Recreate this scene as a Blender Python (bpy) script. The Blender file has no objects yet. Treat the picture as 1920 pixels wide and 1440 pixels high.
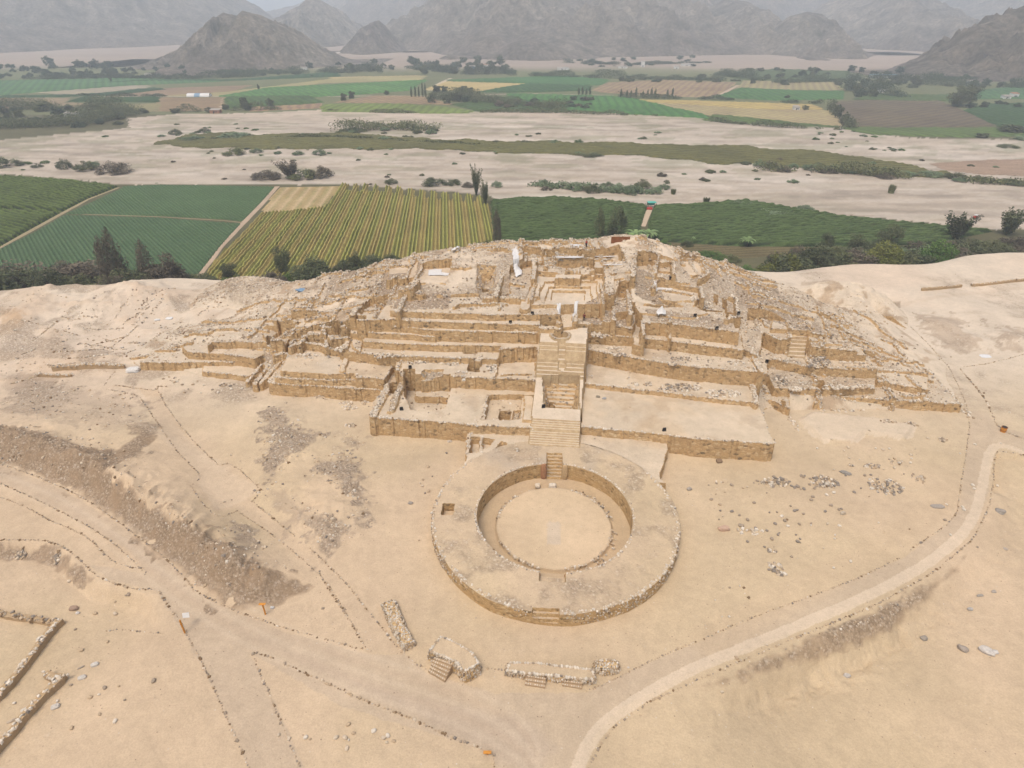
import bpy, math, random
import numpy as np
from mathutils import Vector
R = math.radians
random.seed(7)
RS = np.random.RandomState(11)

# ------------------------------------------------------------------ camera, sky, sun
FPX, PITCH, CH = 1150.0, R(30.9), 62.5
sc = bpy.context.scene
cam = bpy.data.cameras.new('camera')
cam.lens = 36.0 * FPX / 1920.0
cam.clip_start = 0.5
cam.clip_end = 20000
camo = bpy.data.objects.new('camera', cam)
sc.collection.objects.link(camo)
camo.location = (0, 0, CH)
camo.rotation_euler = (R(90) - PITCH, 0, 0)
sc.camera = camo

SUN_EL, SUN_AZ = R(67), R(212)          # azimuth from +Y, clockwise
w = bpy.data.worlds.new("World")
sc.world = w
w.use_nodes = True
wn = w.node_tree
bg = wn.nodes['Background']
sky = wn.nodes.new('ShaderNodeTexSky')
sky.sky_type = 'NISHITA'
sky.sun_disc = False
sky.sun_elevation = SUN_EL
sky.sun_rotation = SUN_AZ
sky.air_density = 1.0
sky.dust_density = 5.0
sky.ozone_density = 0.6
wn.links.new(sky.outputs[0], bg.inputs[0])
bg.inputs[1].default_value = 0.13
sl = bpy.data.lights.new('sun', 'SUN')
sl.energy = 1.5
sl.angle = R(24)
sl.color = (1.0, 0.94, 0.84)
so = bpy.data.objects.new('sun', sl)
sc.collection.objects.link(so)
d = Vector((math.sin(SUN_AZ) * math.cos(SUN_EL), math.cos(SUN_AZ) * math.cos(SUN_EL), math.sin(SUN_EL)))
so.rotation_euler = d.to_track_quat('Z', 'Y').to_euler()
sc.view_settings.view_transform = 'Standard'
sc.view_settings.look = 'None'
sc.view_settings.exposure = 0.52
sc.view_settings.gamma = 1
sc.cycles.volume_bounces = 3
sc.cycles.max_bounces = 5
sc.cycles.volume_step_rate = 10

# ------------------------------------------------------------------ plan helpers
CP, SP = math.cos(PITCH), math.sin(PITCH)
def G(u, v, z=0.0):
    """bearing measured on the photograph -> plan position on the level z"""
    a = (u - 960) / FPX
    b = -(v - 720) / FPX
    dy, dz = CP + b * SP, -SP + b * CP
    t = (z - CH) / dz
    return (a * t, dy * t)
def GA(pts, z=0.0):
    return np.array([G(p[0], p[1], p[2] if len(p) > 2 else z) for p in pts], float)
def PX(x, y, z):
    dz = z - CH
    fw = y * CP - dz * SP
    up = y * SP + dz * CP
    return 960 + FPX * x / fw, 720 - FPX * up / fw
def mpp(u, v, z=0.0):                   # metres covered by a pixel there
    x, y = G(u, v, z)
    return (y * CP - (z - CH) * SP) / FPX

def _h(ix, iy, s):
    n = (ix.astype(np.int64) * 374761393 + iy.astype(np.int64) * 668265263 + s * 974711) & 0x7fffffff
    n = ((n ^ (n >> 13)) * 1274126177) & 0x7fffffff
    n = (n ^ (n >> 16)) & 0xffffff
    return n / float(0xffffff)
def vn(x, y, s=0):
    x = np.asarray(x, float); y = np.asarray(y, float)
    ix, iy = np.floor(x), np.floor(y)
    fx, fy = x - ix, y - iy
    fx = fx * fx * (3 - 2 * fx); fy = fy * fy * (3 - 2 * fy)
    a, b = _h(ix, iy, s), _h(ix + 1, iy, s)
    c, e = _h(ix, iy + 1, s), _h(ix + 1, iy + 1, s)
    return (a + (b - a) * fx) + ((c + (e - c) * fx) - (a + (b - a) * fx)) * fy
def fbm(x, y, s=0, o=4, g=0.5):
    t, a, n = 0.0, 1.0, 0.0
    for k in range(o):
        t = t + a * vn(x * 2 ** k + 17.3 * k, y * 2 ** k - 9.1 * k, s + k)
        n += a; a *= g
    return t / n
def ridged(x, y, s=0, o=5):
    t, a, n = 0.0, 1.0, 0.0
    for k in range(o):
        t = t + a * (1 - np.abs(2 * vn(x * 2 ** k + 5.3 * k, y * 2 ** k + 3.7 * k, s + k) - 1))
        n += a; a *= 0.5
    return t / n
def sst(a, b, x):
    t = np.clip((x - a) / (b - a), 0, 1)
    return t * t * (3 - 2 * t)
def inpoly(x, y, P):
    x = np.asarray(x, float); y = np.asarray(y, float)
    m = (x >= P[:, 0].min()) & (x <= P[:, 0].max()) & (y >= P[:, 1].min()) & (y <= P[:, 1].max())
    out = np.zeros(x.shape, bool)
    if not m.any(): return out
    xs, ys = x[m], y[m]
    r = np.zeros(xs.shape, bool)
    n = len(P)
    for i in range(n):
        x1, y1 = P[i]; x2, y2 = P[(i + 1) % n]
        if y1 == y2: continue
        c = ((y1 > ys) != (y2 > ys)) & (xs < (x2 - x1) * (ys - y1) / (y2 - y1) + x1)
        r ^= c
    out[m] = r
    return out
def dline(x, y, P, closed=False, lim=None):
    x = np.asarray(x, float); y = np.asarray(y, float)
    dmin = np.full(x.shape, 1e9)
    if lim is not None:
        m = (x >= P[:, 0].min() - lim) & (x <= P[:, 0].max() + lim) & (y >= P[:, 1].min() - lim) & (y <= P[:, 1].max() + lim)
        if not m.any(): return dmin
        dmin[m] = dline(x[m], y[m], P, closed)
        return dmin
    n = len(P)
    for i in range(n if closed else n - 1):
        a = P[i]; b = P[(i + 1) % n]
        v = b - a
        L = max(v @ v, 1e-9)
        t = np.clip(((x - a[0]) * v[0] + (y - a[1]) * v[1]) / L, 0, 1)
        dmin = np.minimum(dmin, np.hypot(x - a[0] - t * v[0], y - a[1] - t * v[1]))
    return dmin
def smooth_line(P, step=0.5, it=2):
    P = np.array(P, float)
    for _ in range(it):
        Q = [P[0]]
        for i in range(len(P) - 1):
            Q.append(P[i] * .75 + P[i + 1] * .25); Q.append(P[i] * .25 + P[i + 1] * .75)
        Q.append(P[-1]); P = np.array(Q)
    return resample(P, step)
def resample(P, step):
    P = np.array(P, float)
    L = np.r_[0, np.cumsum(np.hypot(*np.diff(P, axis=0).T))]
    n = max(2, int(L[-1] / step) + 1)
    s = np.linspace(0, L[-1], n)
    return np.c_[np.interp(s, L, P[:, 0]), np.interp(s, L, P[:, 1])]
def lin(*c):
    return tuple(((v / 255.0 / 12.92) if v / 255.0 <= .04045 else ((v / 255.0 + .055) / 1.055) ** 2.4) for v in c)
ALB = 0.70
def alb(r, g, b, k=1.0):
    return np.array(lin(r, g, b)) * ALB * k

# ------------------------------------------------------------------ object helpers
COL = sc.collection
def tag(o, label=None, cat=None, group=None, kind=None):
    if label: o['label'] = label
    if cat: o['category'] = cat
    if group: o['group'] = group
    if kind: o['kind'] = kind
    return o
def root(name, loc=(0, 0, 0), rz=0.0):
    o = bpy.data.objects.new(name, None)
    o.empty_display_size = 0.5
    o.location = loc; o.rotation_euler = (0, 0, rz)
    COL.objects.link(o)
    return o
def mesh(name, V, F, mat=None, parent=None, col=None, smooth=False, extra=None, midx=None, world=False):
    """V (n,3); F (m,3|4) array or list of arrays with the same width"""
    me = bpy.data.meshes.new(name)
    V = np.asarray(V, np.float32)
    F = np.asarray(F, np.int32)
    k = F.shape[1]
    me.vertices.add(len(V)); me.vertices.foreach_set('co', V.ravel())
    me.loops.add(F.size); me.loops.foreach_set('vertex_index', F.ravel())
    me.polygons.add(len(F))
    me.polygons.foreach_set('loop_start', np.arange(0, F.size, k, dtype=np.int32))
    mats = mat if isinstance(mat, (list, tuple)) else ([mat] if mat else [])
    for m in mats: me.materials.append(m)
    if midx is not None: me.polygons.foreach_set('material_index', np.asarray(midx, np.int32))
    me.update(calc_edges=True)
    me.polygons.foreach_set('use_smooth', np.full(len(F), bool(smooth)))
    if col is not None:
        a = me.color_attributes.new('Col', 'FLOAT_COLOR', 'POINT')
        c = np.ones((len(V), 4), np.float32); c[:, :3] = col
        a.data.foreach_set('color', c.ravel())
    if extra is not None:
        for kx, vx in extra.items():
            a = me.attributes.new(kx, 'FLOAT', 'POINT')
            a.data.foreach_set('value', np.asarray(vx, np.float32).ravel())
    o = bpy.data.objects.new(name, me)
    COL.objects.link(o)
    if parent is not None: o.parent = parent
    return o
def grid_faces(nr, nc):
    i = np.arange(nr - 1)[:, None] * nc + np.arange(nc - 1)[None, :]
    return np.stack([i, i + 1, i + nc + 1, i + nc], -1).reshape(-1, 4)

# ------------------------------------------------------------------ materials
class NT:
    def __init__(s, name, rough=0.95, spec=0.15):
        s.m = bpy.data.materials.new(name); s.m.use_nodes = True
        s.t = s.m.node_tree; s.b = s.t.nodes['Principled BSDF']
        s.b.inputs['Roughness'].default_value = rough
        s.b.inputs['Specular IOR Level'].default_value = spec
        s.co = s.t.nodes.new('ShaderNodeNewGeometry').outputs['Position']
    def L(s, a, b): s.t.links.new(a, b)
    def N(s, ty, **kw):
        n = s.t.nodes.new(ty)
        for k, v in kw.items(): setattr(n, k, v)
        return n
    def obj(s): s.co = s.N('ShaderNodeTexCoord').outputs['Object']; return s
    def noise(s, scale, detail=4, rough=.55, vec=None, out='Fac'):
        n = s.N('ShaderNodeTexNoise'); s.L(vec or s.co, n.inputs['Vector'])
        n.inputs['Scale'].default_value = scale; n.inputs['Detail'].default_value = detail; n.inputs['Roughness'].default_value = rough
        return n.outputs[out]
    def vor(s, scale, feature='F1', out='Distance', vec=None, rnd=1.0):
        n = s.N('ShaderNodeTexVoronoi', feature=feature); s.L(vec or s.co, n.inputs['Vector'])
        n.inputs['Scale'].default_value = scale; n.inputs['Randomness'].default_value = rnd
        return n.outputs[out]
    def ramp(s, fac, stops, interp='LINEAR'):
        n = s.N('ShaderNodeValToRGB'); s.L(fac, n.inputs[0]); r = n.color_ramp; r.interpolation = interp
        while len(r.elements) < len(stops): r.elements.new(0.5)
        for e, (p, c) in zip(r.elements, stops):
            e.position = p
            e.color = (c, c, c, 1) if isinstance(c, (int, float)) else (*c, 1)
        return n.outputs[0]
    def mix(s, fac, a, b, mode='MIX'):
        n = s.N('ShaderNodeMix', data_type='RGBA', blend_type=mode)
        for i, v in ((0, fac), (6, a), (7, b)):
            if isinstance(v, (int, float)): n.inputs[i].default_value = v if i == 0 else (v, v, v, 1)
            elif isinstance(v, (tuple, list, np.ndarray)): n.inputs[i].default_value = (*v, 1)
            else: s.L(v, n.inputs[i])
        return n.outputs[2]
    def math(s, op, a, b=0.0):
        n = s.N('ShaderNodeMath', operation=op)
        for i, v in enumerate((a, b)):
            if isinstance(v, (int, float)): n.inputs[i].default_value = v
            else: s.L(v, n.inputs[i])
        return n.outputs[0]
    def attr(s, name, out='Color'):
        n = s.N('ShaderNodeAttribute'); n.attribute_name = name
        return n.outputs[out]
    def scaled(s, sx, sy, sz):
        n = s.N('ShaderNodeVectorMath', operation='MULTIPLY'); s.L(s.co, n.inputs[0]); n.inputs[1].default_value = (sx, sy, sz)
        return n.outputs[0]
    def bump(s, h, dist=0.1, strength=1.0):
        n = s.N('ShaderNodeBump'); s.L(h, n.inputs['Height'])
        n.inputs['Distance'].default_value = dist; n.inputs['Strength'].default_value = strength
        s.L(n.outputs[0], s.b.inputs['Normal']); return s
    def color(s, c):
        if isinstance(c, (tuple, list, np.ndarray)): s.b.inputs['Base Color'].default_value = (*c, 1)
        else: s.L(c, s.b.inputs['Base Color'])
        return s

def mat_soil():
    """sand with grain, pebbles where 'rub' is high"""
    n = NT('sand_and_rubble')
    c = n.attr('Col')
    big = n.ramp(n.noise(.09, 5, .6), [(.3, .90), (.7, 1.08)])
    mid = n.ramp(n.noise(.7, 6, .65), [(.25, .90), (.75, 1.09)])
    fine = n.ramp(n.noise(5.5, 4, .7), [(.25, .86), (.75, 1.13)])
    c = n.mix(1, c, big, 'MULTIPLY'); c = n.mix(1, c, mid, 'MULTIPLY'); c = n.mix(1, c, fine, 'MULTIPLY')
    rub = n.attr('rub', 'Fac')
    # sparse pebbles everywhere
    ch = n.vor(2.6, out='Color'); chd = n.vor(2.6)
    sep = n.N('ShaderNodeSeparateColor'); n.L(ch, sep.inputs[0])
    sel = n.math('GREATER_THAN', sep.outputs[0], .93)
    dot = n.math('MULTIPLY', n.math('LESS_THAN', chd, .19), sel)
    pe = n.ramp(sep.outputs[1], [(0, tuple(alb(120, 98, 78))), (.5, tuple(alb(168, 146, 122))), (1, tuple(alb(235, 222, 204)))])
    c = n.mix(n.math('MULTIPLY', dot, .7), c, pe)
    # rubble
    v1 = n.N('ShaderNodeTexVoronoi'); n.L(n.co, v1.inputs['Vector']); v1.inputs['Scale'].default_value = 3.6
    sp = n.N('ShaderNodeSeparateColor'); n.L(v1.outputs['Color'], sp.inputs[0])
    st = n.ramp(sp.outputs[0], [(0, tuple(alb(138, 118, 98))), (.35, tuple(alb(162, 142, 118))), (.6, tuple(alb(186, 164, 138))), (.88, tuple(alb(204, 186, 162))), (1, tuple(alb(232, 218, 200)))])
    v2 = n.N('ShaderNodeTexVoronoi'); n.L(n.co, v2.inputs['Vector']); v2.inputs['Scale'].default_value = 1.3
    sp2 = n.N('ShaderNodeSeparateColor'); n.L(v2.outputs['Color'], sp2.inputs[0])
    thr = n.math('ADD', n.math('MULTIPLY', n.noise(.35, 5, .65), .9), n.math('MULTIPLY', rub, .62))
    m = n.ramp(thr, [(.62, 0.0), (.86, 1.0)])
    gap = n.ramp(v1.outputs['Distance'], [(.30, 1.0), (.6, .72)])
    st = n.mix(1, st, gap, 'MULTIPLY')
    c = n.mix(n.math('MULTIPLY', m, .55), c, st)
    n.color(c)
    h = n.math('ADD', n.math('MULTIPLY', n.noise(1.6, 6, .65), .6), n.math('MULTIPLY', n.math('SUBTRACT', 1.0, v1.outputs['Distance']), n.math('MULTIPLY', m, .55)))
    n.bump(h, .22, .75)
    return n.m
def mat_masonry(name='mud_mortared_stone_wall', tint=(1.0, 1.0, 1.06), sc_=1.5):
    n = NT(name)
    vec = n.scaled(1, 1, 1.5)
    v = n.N('ShaderNodeTexVoronoi'); n.L(vec, v.inputs['Vector']); v.inputs['Scale'].default_value = sc_
    s3 = n.N('ShaderNodeSeparateColor'); n.L(v.outputs['Color'], s3.inputs[0])
    t = lambda *c: tuple(alb(*c) * np.array(tint))
    st = n.ramp(s3.outputs[0], [(0, t(140, 122, 94)), (.12, t(172, 146, 108)), (.3, t(212, 178, 128)), (.7, t(226, 192, 140)), (1, t(240, 212, 166))])
    mort = n.mix(n.noise(.5, 5, .6), t(234, 194, 134), t(216, 180, 130))
    e = n.N('ShaderNodeTexVoronoi', feature='DISTANCE_TO_EDGE'); n.L(vec, e.inputs['Vector']); e.inputs['Scale'].default_value = sc_
    ed = n.ramp(e.outputs['Distance'], [(.02, 1.0), (.13, 0.0)])
    c = n.mix(ed, st, n.mix(.25, mort, t(160, 132, 94)))
    c = n.mix(n.ramp(n.noise(.8, 4, .6), [(.42, 0.0), (.66, .75)]), c, mort)
    fine = n.ramp(n.noise(6, 5, .7), [(.25, .78), (.75, 1.14)])
    c = n.mix(1, c, fine, 'MULTIPLY')
    n.color(c)
    h = n.math('ADD', n.ramp(e.outputs['Distance'], [(0, 0.0), (.2, 1.0)]), n.noise(4, 5, .7))
    n.bump(h, .10, .7)
    return n.m
def mat_stone():
    n = NT('loose_stone', .9)
    c = n.mix(1, n.attr('Col'), n.ramp(n.noise(4, 4, .7), [(.25, .75), (.75, 1.15)]), 'MULTIPLY')
    n.color(c); n.bump(n.noise(6, 4, .7), .06, .8)
    return n.m
def mat_attr(name, rough=.95, sc1=2.5, lo=.72, hi=1.22, bd=.15, sc2=.12):
    n = NT(name, rough)
    c = n.mix(1, n.attr('Col'), n.ramp(n.noise(sc1, 5, .7), [(.25, lo), (.75, hi)]), 'MULTIPLY')
    c = n.mix(1, c, n.ramp(n.noise(sc2, 5, .6), [(.3, .88), (.7, 1.1)]), 'MULTIPLY')
    n.color(c); n.bump(n.noise(sc1 * 1.3, 4, .7), bd, .8)
    return n.m
def mat_plain(name, col, rough=.8, var=.12, sc1=3.0, bd=.03):
    n = NT(name, rough, .3)
    c = n.mix(1, tuple(col), n.ramp(n.noise(sc1, 4, .6), [(.3, 1 - var), (.7, 1 + var)]), 'MULTIPLY')
    n.color(c); n.bump(n.noise(sc1 * 2, 4, .6), bd, .5)
    return n.m
def mat_leaf(name, a, b, sc1=.5):
    n = NT(name, .7, .2).obj()
    oi = n.N('ShaderNodeObjectInfo').outputs['Random']
    f = n.ramp(n.noise(sc1, 3, .6), [(.35, 0.0), (.65, 1.0)])
    c = n.mix(f, tuple(a), tuple(b))
    c = n.mix(1, c, n.ramp(oi, [(0, .75), (1, 1.2)]), 'MULTIPLY')
    c = n.mix(1, c, n.ramp(n.noise(7, 2, .5), [(.3, .7), (.7, 1.25)]), 'MULTIPLY')
    n.color(c)
    n.b.inputs['Subsurface Weight'].default_value = 0.0
    return n.m
def mat_rock():
    n = NT('bare_desert_rock')
    c = n.attr('Col')
    st = n.noise(.02, 8, .65)
    c = n.mix(1, c, n.ramp(st, [(.3, .55), (.7, 1.3)]), 'MULTIPLY')
    c = n.mix(1, c, n.ramp(n.noise(.12, 6, .7), [(.3, .6), (.7, 1.3)]), 'MULTIPLY')
    n.color(c)
    n.bump(n.noise(.05, 9, .78), 34, 1.0)
    return n.m
M_SOIL = mat_soil()
M_WALL = mat_masonry()
M_WALLP = mat_masonry('plaza_wall_stone', (.97, .95, .93), 1.9)
M_STONE = mat_stone()
M_ROCK = mat_rock()
M_CROP = mat_attr('crop_foliage', .85, 1.2, .62, 1.3, .25, .05)
M_FARCROP = mat_attr('distant_crop', .9, .35, .78, 1.18, .4, .02)

# ------------------------------------------------------------------ terrain heights
VZ = -18.0
PC = (6.05, 65.6)                       # centre of the circular plaza
P_BANK = GA([(-500, 840), (-200, 850), (0, 868), (60, 888), (120, 912), (180, 945), (230, 983), (290, 1028), (330, 1062), (370, 1106), (430, 1140), (500, 1135), (560, 1110),
             (600, 1080), (540, 1000), (470, 930), (400, 860), (330, 780), (250, 740), (-500, 740)])
P_LOW = GA([(-600, 1005), (0, 1013), (60, 1012), (100, 1017), (128, 1032), (150, 1060), (190, 1088), (290, 1112), (400, 1290), (470, 1440), (470, 1900), (-900, 1900)])
P_LOWR = GA([(1085, 1900), (1085, 1470), (1125, 1392), (1180, 1345), (1320, 1278), (1500, 1200), (1600, 1160), (1650, 1136), (1760, 1075), (1830, 1012), (1862, 930), (1868, 850), (2600, 900), (2600, 1900)])
P_RISE = GA([(1494, 788), (1520, 812), (1540, 832), (1565, 838), (1605, 834), (1622, 818), (1660, 822), (1700, 828), (1720, 800), (1640, 785), (1520, 772)])
BUMPS = [(270, 815, .9, 3.0), (300, 835, .7, 2.5), (520, 800, 1.3, 6), (560, 850, 1.0, 5), (650, 905, .9, 3.5), (640, 975, 1.2, 4), (590, 940, .8, 5), (1765, 612, 1.3, 3.2), (1820, 640, .8, 3),
         (1900, 640, 1.1, 4), (1680, 565, -1.2, 4), (612, 735, 1.7, 2.0), (60, 600, 1.5, 7), (180, 590, 1.3, 8), (250, 560, 2.5, 8), (100, 560, 1.8, 9), (300, 580, 1.4, 6), (1240, 950, -.3, 2),
         (20, 640, 1.2, 6), (600, 1010, .6, 3), (540, 920, .7, 5), (380, 1075, .7, 3), (440, 1065, .8, 3), (1870, 560, -.6, 9)]
BUMPS = [(*G(b[0], b[1]), b[2], b[3]) for b in BUMPS]
def edge_y(x):
    return 161 + 0.095 * x + 3.0 * np.sin(x * .05) + 2.0 * np.sin(x * .13 + 1)
def gz(x, y, fine=True):
    x = np.asarray(x, float); y = np.asarray(y, float)
    z = np.zeros(np.broadcast(x, y).shape)
    x = x + z; y = y + z
    near = y < 230
    if near.any():
        xn, yn = x[near], y[near]
        zn = np.zeros(xn.shape)
        i = inpoly(xn, yn, P_BANK)
        if i.any():
            d_ = dline(xn[i], yn[i], P_BANK[:-1])
            jag = .75 + .5 * fbm(xn[i] * .35, yn[i] * .35, 3)
            di = dline(xn[i], yn[i], P_BANK[13:])
            dt = dline(xn[i], yn[i], P_BANK[:14])
            zn[i] += 2.8 * (jag + .7 * (ridged(xn[i] * .5, yn[i] * .2, 4, 4) - .55) * sst(8, 4, dt)) * sst(0, 4.6, dt) * np.exp(-np.maximum(dt - 4.6, 0) / 12) * sst(0, 9, di)
        i = inpoly(xn, yn, P_LOW)
        if i.any():
            d_ = dline(xn[i], yn[i], P_LOW[:-2])
            lef = sst(-40, -48, xn[i])
            zn[i] -= 1.5 * sst(0, 2.2, d_) * np.exp(-np.maximum(d_ - 2, 0) / 14) * lef
        i = inpoly(xn, yn, P_LOWR)
        if i.any():
            d_ = dline(xn[i], yn[i], P_LOWR[1:-3])
            lef = sst(14, 30, xn[i]) * (.35 + .65 * np.exp(-((xn[i] - 37) / 16) ** 2))
            zn[i] -= (3.0 + 1.4 * (ridged(xn[i] * .35, yn[i] * .35, 12, 4) - .6) * sst(7, 3, d_)) * sst(.2, 4.2, d_) * np.exp(-np.maximum(d_ - 3, 0) / 30) * lef
        i = inpoly(xn, yn, P_RISE)
        if i.any():
            zn[i] += .6 * sst(0, .9, dline(xn[i], yn[i], P_RISE, True))
        for bx, by, bh, br in BUMPS:
            r2 = ((xn - bx) ** 2 + (yn - by) ** 2) / br ** 2
            m = r2 < 9
            zn[m] += bh * np.exp(-r2[m]) * (.6 + .8 * fbm(xn[m] * .5, yn[m] * .5, 9))
        # gentle swell of the northern part of the plateau
        zn += 1.6 * sst(100, 150, yn) * sst(-45, -75, xn) * fbm(xn * .06, yn * .06, 5) + .8 * sst(95, 150, yn) * sst(70, 95, xn) * fbm(xn * .05, yn * .05, 6)
        zn += 1.5 * (ridged(xn * .06 + yn * .03, yn * .09, 87, 4) - .55) * sst(-25, -60, xn) * sst(92, 112, yn) * sst(164, 156, yn)
        zn += .35 * (fbm(xn * .12, yn * .12, 21) - .5) + .10 * (fbm(xn * .8, yn * .8, 23) - .5)
        e = edge_y(xn)
        t = sst(0, 34, yn - e)
        zn = zn * (1 - t) + VZ * t + np.sin(t * np.pi) * 1.2 * (fbm(xn * .1, yn * .1, 8) - .5)
        z[near] = zn
    f_ = ~near
    if f_.any():
        z[f_] = VZ
    z = z + np.where(y > 330, .9 * (fbm(x * .012, y * .03, 31) - .5) * sst(330, 380, y) * sst(1100, 700, y), 0)
    z = z + 24 * sst(2000, 3300, y + .12 * np.abs(x)) + 80 * sst(2500, 5200, y)
    return z
_GC = {}
def gz1(x, y):
    if -160 < x < 170 and 20 < y < 229:
        if 'g' not in _GC:
            X_, Y_ = np.meshgrid(np.arange(-165, 176, .5), np.arange(15, 231, .5)); _GC['g'] = gz(X_, Y_)
        g = _GC['g']; a = (x + 165) * 2; b = (y - 15) * 2; i = int(b); j = int(a); a -= j; b -= i
        return float((g[i, j] * (1 - a) + g[i, j + 1] * a) * (1 - b) + (g[i + 1, j] * (1 - a) + g[i + 1, j + 1] * a) * b)
    return float(gz(np.array([x]), np.array([y]))[0])
def on(u, v):
    """plan position where the bearing meets the terrain"""
    z = 0.0 if v > 470 else VZ
    for _ in range(14):
        x, y = G(u, v, z)
        zn = gz1(x, y)
        z = z * .45 + zn * .55
    x, y = G(u, v, z)
    return x, y, z

# ------------------------------------------------------------------ the pyramid height field (plan grid turned 6 degrees)
PA = R(6.0)
ca, sa = math.cos(PA), math.sin(PA)
OX, OY = 7.0, 85.0
def to_w(s, t): return OX + s * ca + t * sa, OY - s * sa + t * ca
def to_l(x, y):
    dx, dy = x - OX, y - OY
    return dx * ca - dy * sa, dx * sa + dy * ca
GS = 0.2
S = np.arange(-100, 86, GS); T = np.arange(-17, 74, GS)
SS, TT = np.meshgrid(S, T)
WX, WY = to_w(SS, TT)
GZ = gz(WX, WY)
jx = .16 * (fbm(WX * 1.4, WY * 1.4, 41, 3) - .5) + .5 * (fbm(WX * .3, WY * .3, 42, 2) - .5)
jy = .16 * (fbm(WX * 1.4, WY * 1.4, 43, 3) - .5) + .5 * (fbm(WX * .3, WY * .3, 44, 2) - .5)
JX, JY = WX + jx, WY + jy               # warped plan coordinates: ragged edges
# natural mound: thin-plate surface through measured heights
CT = [(950, 464, 17.3), (1050, 464, 17.6), (1150, 460, 18.6), (1190, 450, 20.0), (1230, 466, 17.8), (1290, 485, 16.6), (860, 470, 16.8), (790, 478, 16.2), (760, 486, 15.4), (700, 499, 13.6), (640, 513, 11.6),
      (560, 532, 8.6), (500, 541, 6.4), (440, 549, 4.2), (385, 556, 2.6), (700, 545, 12.6), (620, 575, 9.4), (540, 600, 6.6), (460, 610, 4.6), (380, 610, 2.8), (330, 640, 2.0), (400, 640, 3.0),
      (500, 640, 4.4), (600, 620, 7.6), (620, 650, 6.0), (420, 670, 2.0), (300, 680, 0.6), (240, 690, 0.0), (470, 700, 1.2), (560, 690, 3.6), (800, 540, 14.2), (900, 560, 13.6), (980, 545, 13.4),
      (850, 590, 12.4), (700, 590, 11.0), (1060, 545, 13.0), (1160, 560, 13.0), (1250, 560, 12.8), (1320, 560, 12.4), (1300, 520, 14.8), (1380, 560, 11.6), (1358, 496, 15.0), (1425, 523, 12.2), (1509, 550, 8.8),
      (1440, 590, 9.6), (1400, 610, 9.4), (1500, 610, 7.4), (1582, 580, 4.8), (1560, 640, 5.2), (1650, 640, 2.8), (1620, 610, 3.8), (1733, 658, 0.9), (1700, 690, 1.5), (1640, 690, 3.0), (1560, 690, 3.6),
      (1480, 700, 3.4), (1430, 720, 1.6), (1780, 740, 0.6), (1820, 750, -.3), (1820, 700, -.5), (1660, 600, 1.6), (1540, 540, 5.0)]
cpts = [(*G(u, v, z), z) for u, v, z in CT]
for sx, ty, z in [(-60, 60, 0), (-80, 45, 0), (-98, 35, -.5), (-98, 20, -1), (-75, 12, -.8), (-50, 5, -.8), (-30, -3, -.5), (-10, -5, -.5), (20, -5, -.5), (50, 5, -.6), (75, 12, -.8), (84, 30, -1),
                  (84, 50, -1), (60, 60, -.5), (45, 68, 1), (25, 64, 14), (5, 64, 15.5), (-15, 62, 14.5), (-35, 60, 9), (0, 73, 9), (30, 73, 7), (-30, 72, 3), (-20, 2, 1), (0, 2, 2), (20, 2, 2), (30, 8, 3),
                  (-20, 10, 4), (0, 12, 5), (20, 12, 5), (0, 22, 9.5), (-25, 22, 9), (25, 22, 9), (40, 20, 5), (55, 25, 4), (40, 10, 2)]:
    cpts.append((*to_w(sx, ty), z))
cpts = np.array(cpts)
def tps(P, x, y):
    def U(r2): return .5 * r2 * np.log(r2 + 1e-9)
    n = len(P)
    K = U((P[:, None, 0] - P[None, :, 0]) ** 2 + (P[:, None, 1] - P[None, :, 1]) ** 2) + np.eye(n) * 8.0
    A = np.zeros((n + 3, n + 3)); A[:n, :n] = K
    A[:n, n] = 1; A[:n, n + 1:] = P[:, :2]; A[n, :n] = 1; A[n + 1:, :n] = P[:, :2].T
    sol = np.linalg.solve(A, np.r_[P[:, 2], 0, 0, 0])
    out = sol[n] + sol[n + 1] * x + sol[n + 2] * y
    for i in range(n):
        out = out + sol[i] * U((x - P[i, 0]) ** 2 + (y - P[i, 1]) ** 2)
    return out
k_ = 8
c1 = tps(cpts, WX[::k_, ::k_], WY[::k_, ::k_])
ri = np.arange(WX.shape[0]) / k_; ci = np.arange(WX.shape[1]) / k_
r0 = np.minimum(ri.astype(int), c1.shape[0] - 2); c0 = np.minimum(ci.astype(int), c1.shape[1] - 2)
fr = (ri - r0)[:, None]; fc = (ci - c0)[None, :]
HM = (c1[r0][:, c0] * (1 - fr) * (1 - fc) + c1[r0 + 1][:, c0] * fr * (1 - fc) + c1[r0][:, c0 + 1] * (1 - fr) * fc + c1[r0 + 1][:, c0 + 1] * fr * fc)
ncoarse = fbm(WX * .16, WY * .16, 51, 4)
nfine = fbm(WX * .9, WY * .9, 52, 4)
led = ridged(SS * .035, TT * .16, 53, 4)
HH = HM + (ncoarse - .5) * 1.3 * sst(.3, 3, HM) + (nfine - .5) * .55 * sst(.3, 2, HM) + .55 * (sst(.62, .72, led) - .5) * sst(1, 4, HM)
edge = sst(-97, -88, SS) * sst(85, 80, SS) * sst(-1.5, 1.0, TT + 2) * sst(73, 68, TT)
HH = np.where(HM < .25, np.minimum(HH, GZ - .25), np.maximum(HH, GZ - .3 + 0 * HH)) * edge + (GZ - .4) * (1 - edge)
FP = GA([(60, 692), (235, 693), (262, 692), (330, 694), (370, 706), (460, 716), (504, 730), (600, 740), (697, 752), (697, 812), (850, 824), (990, 838), (1090, 838), (1250, 848), (1448, 864), (1424, 776), (1440, 768), (1482, 770), (1600, 768), (1806, 772), (1822, 748), (1790, 700), (1742, 655), (1690, 622), (1640, 590)])
FP = np.r_[FP, [to_w(86, 40), to_w(86, 80), to_w(-105, 80), to_w(-105, 30)]]
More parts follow.
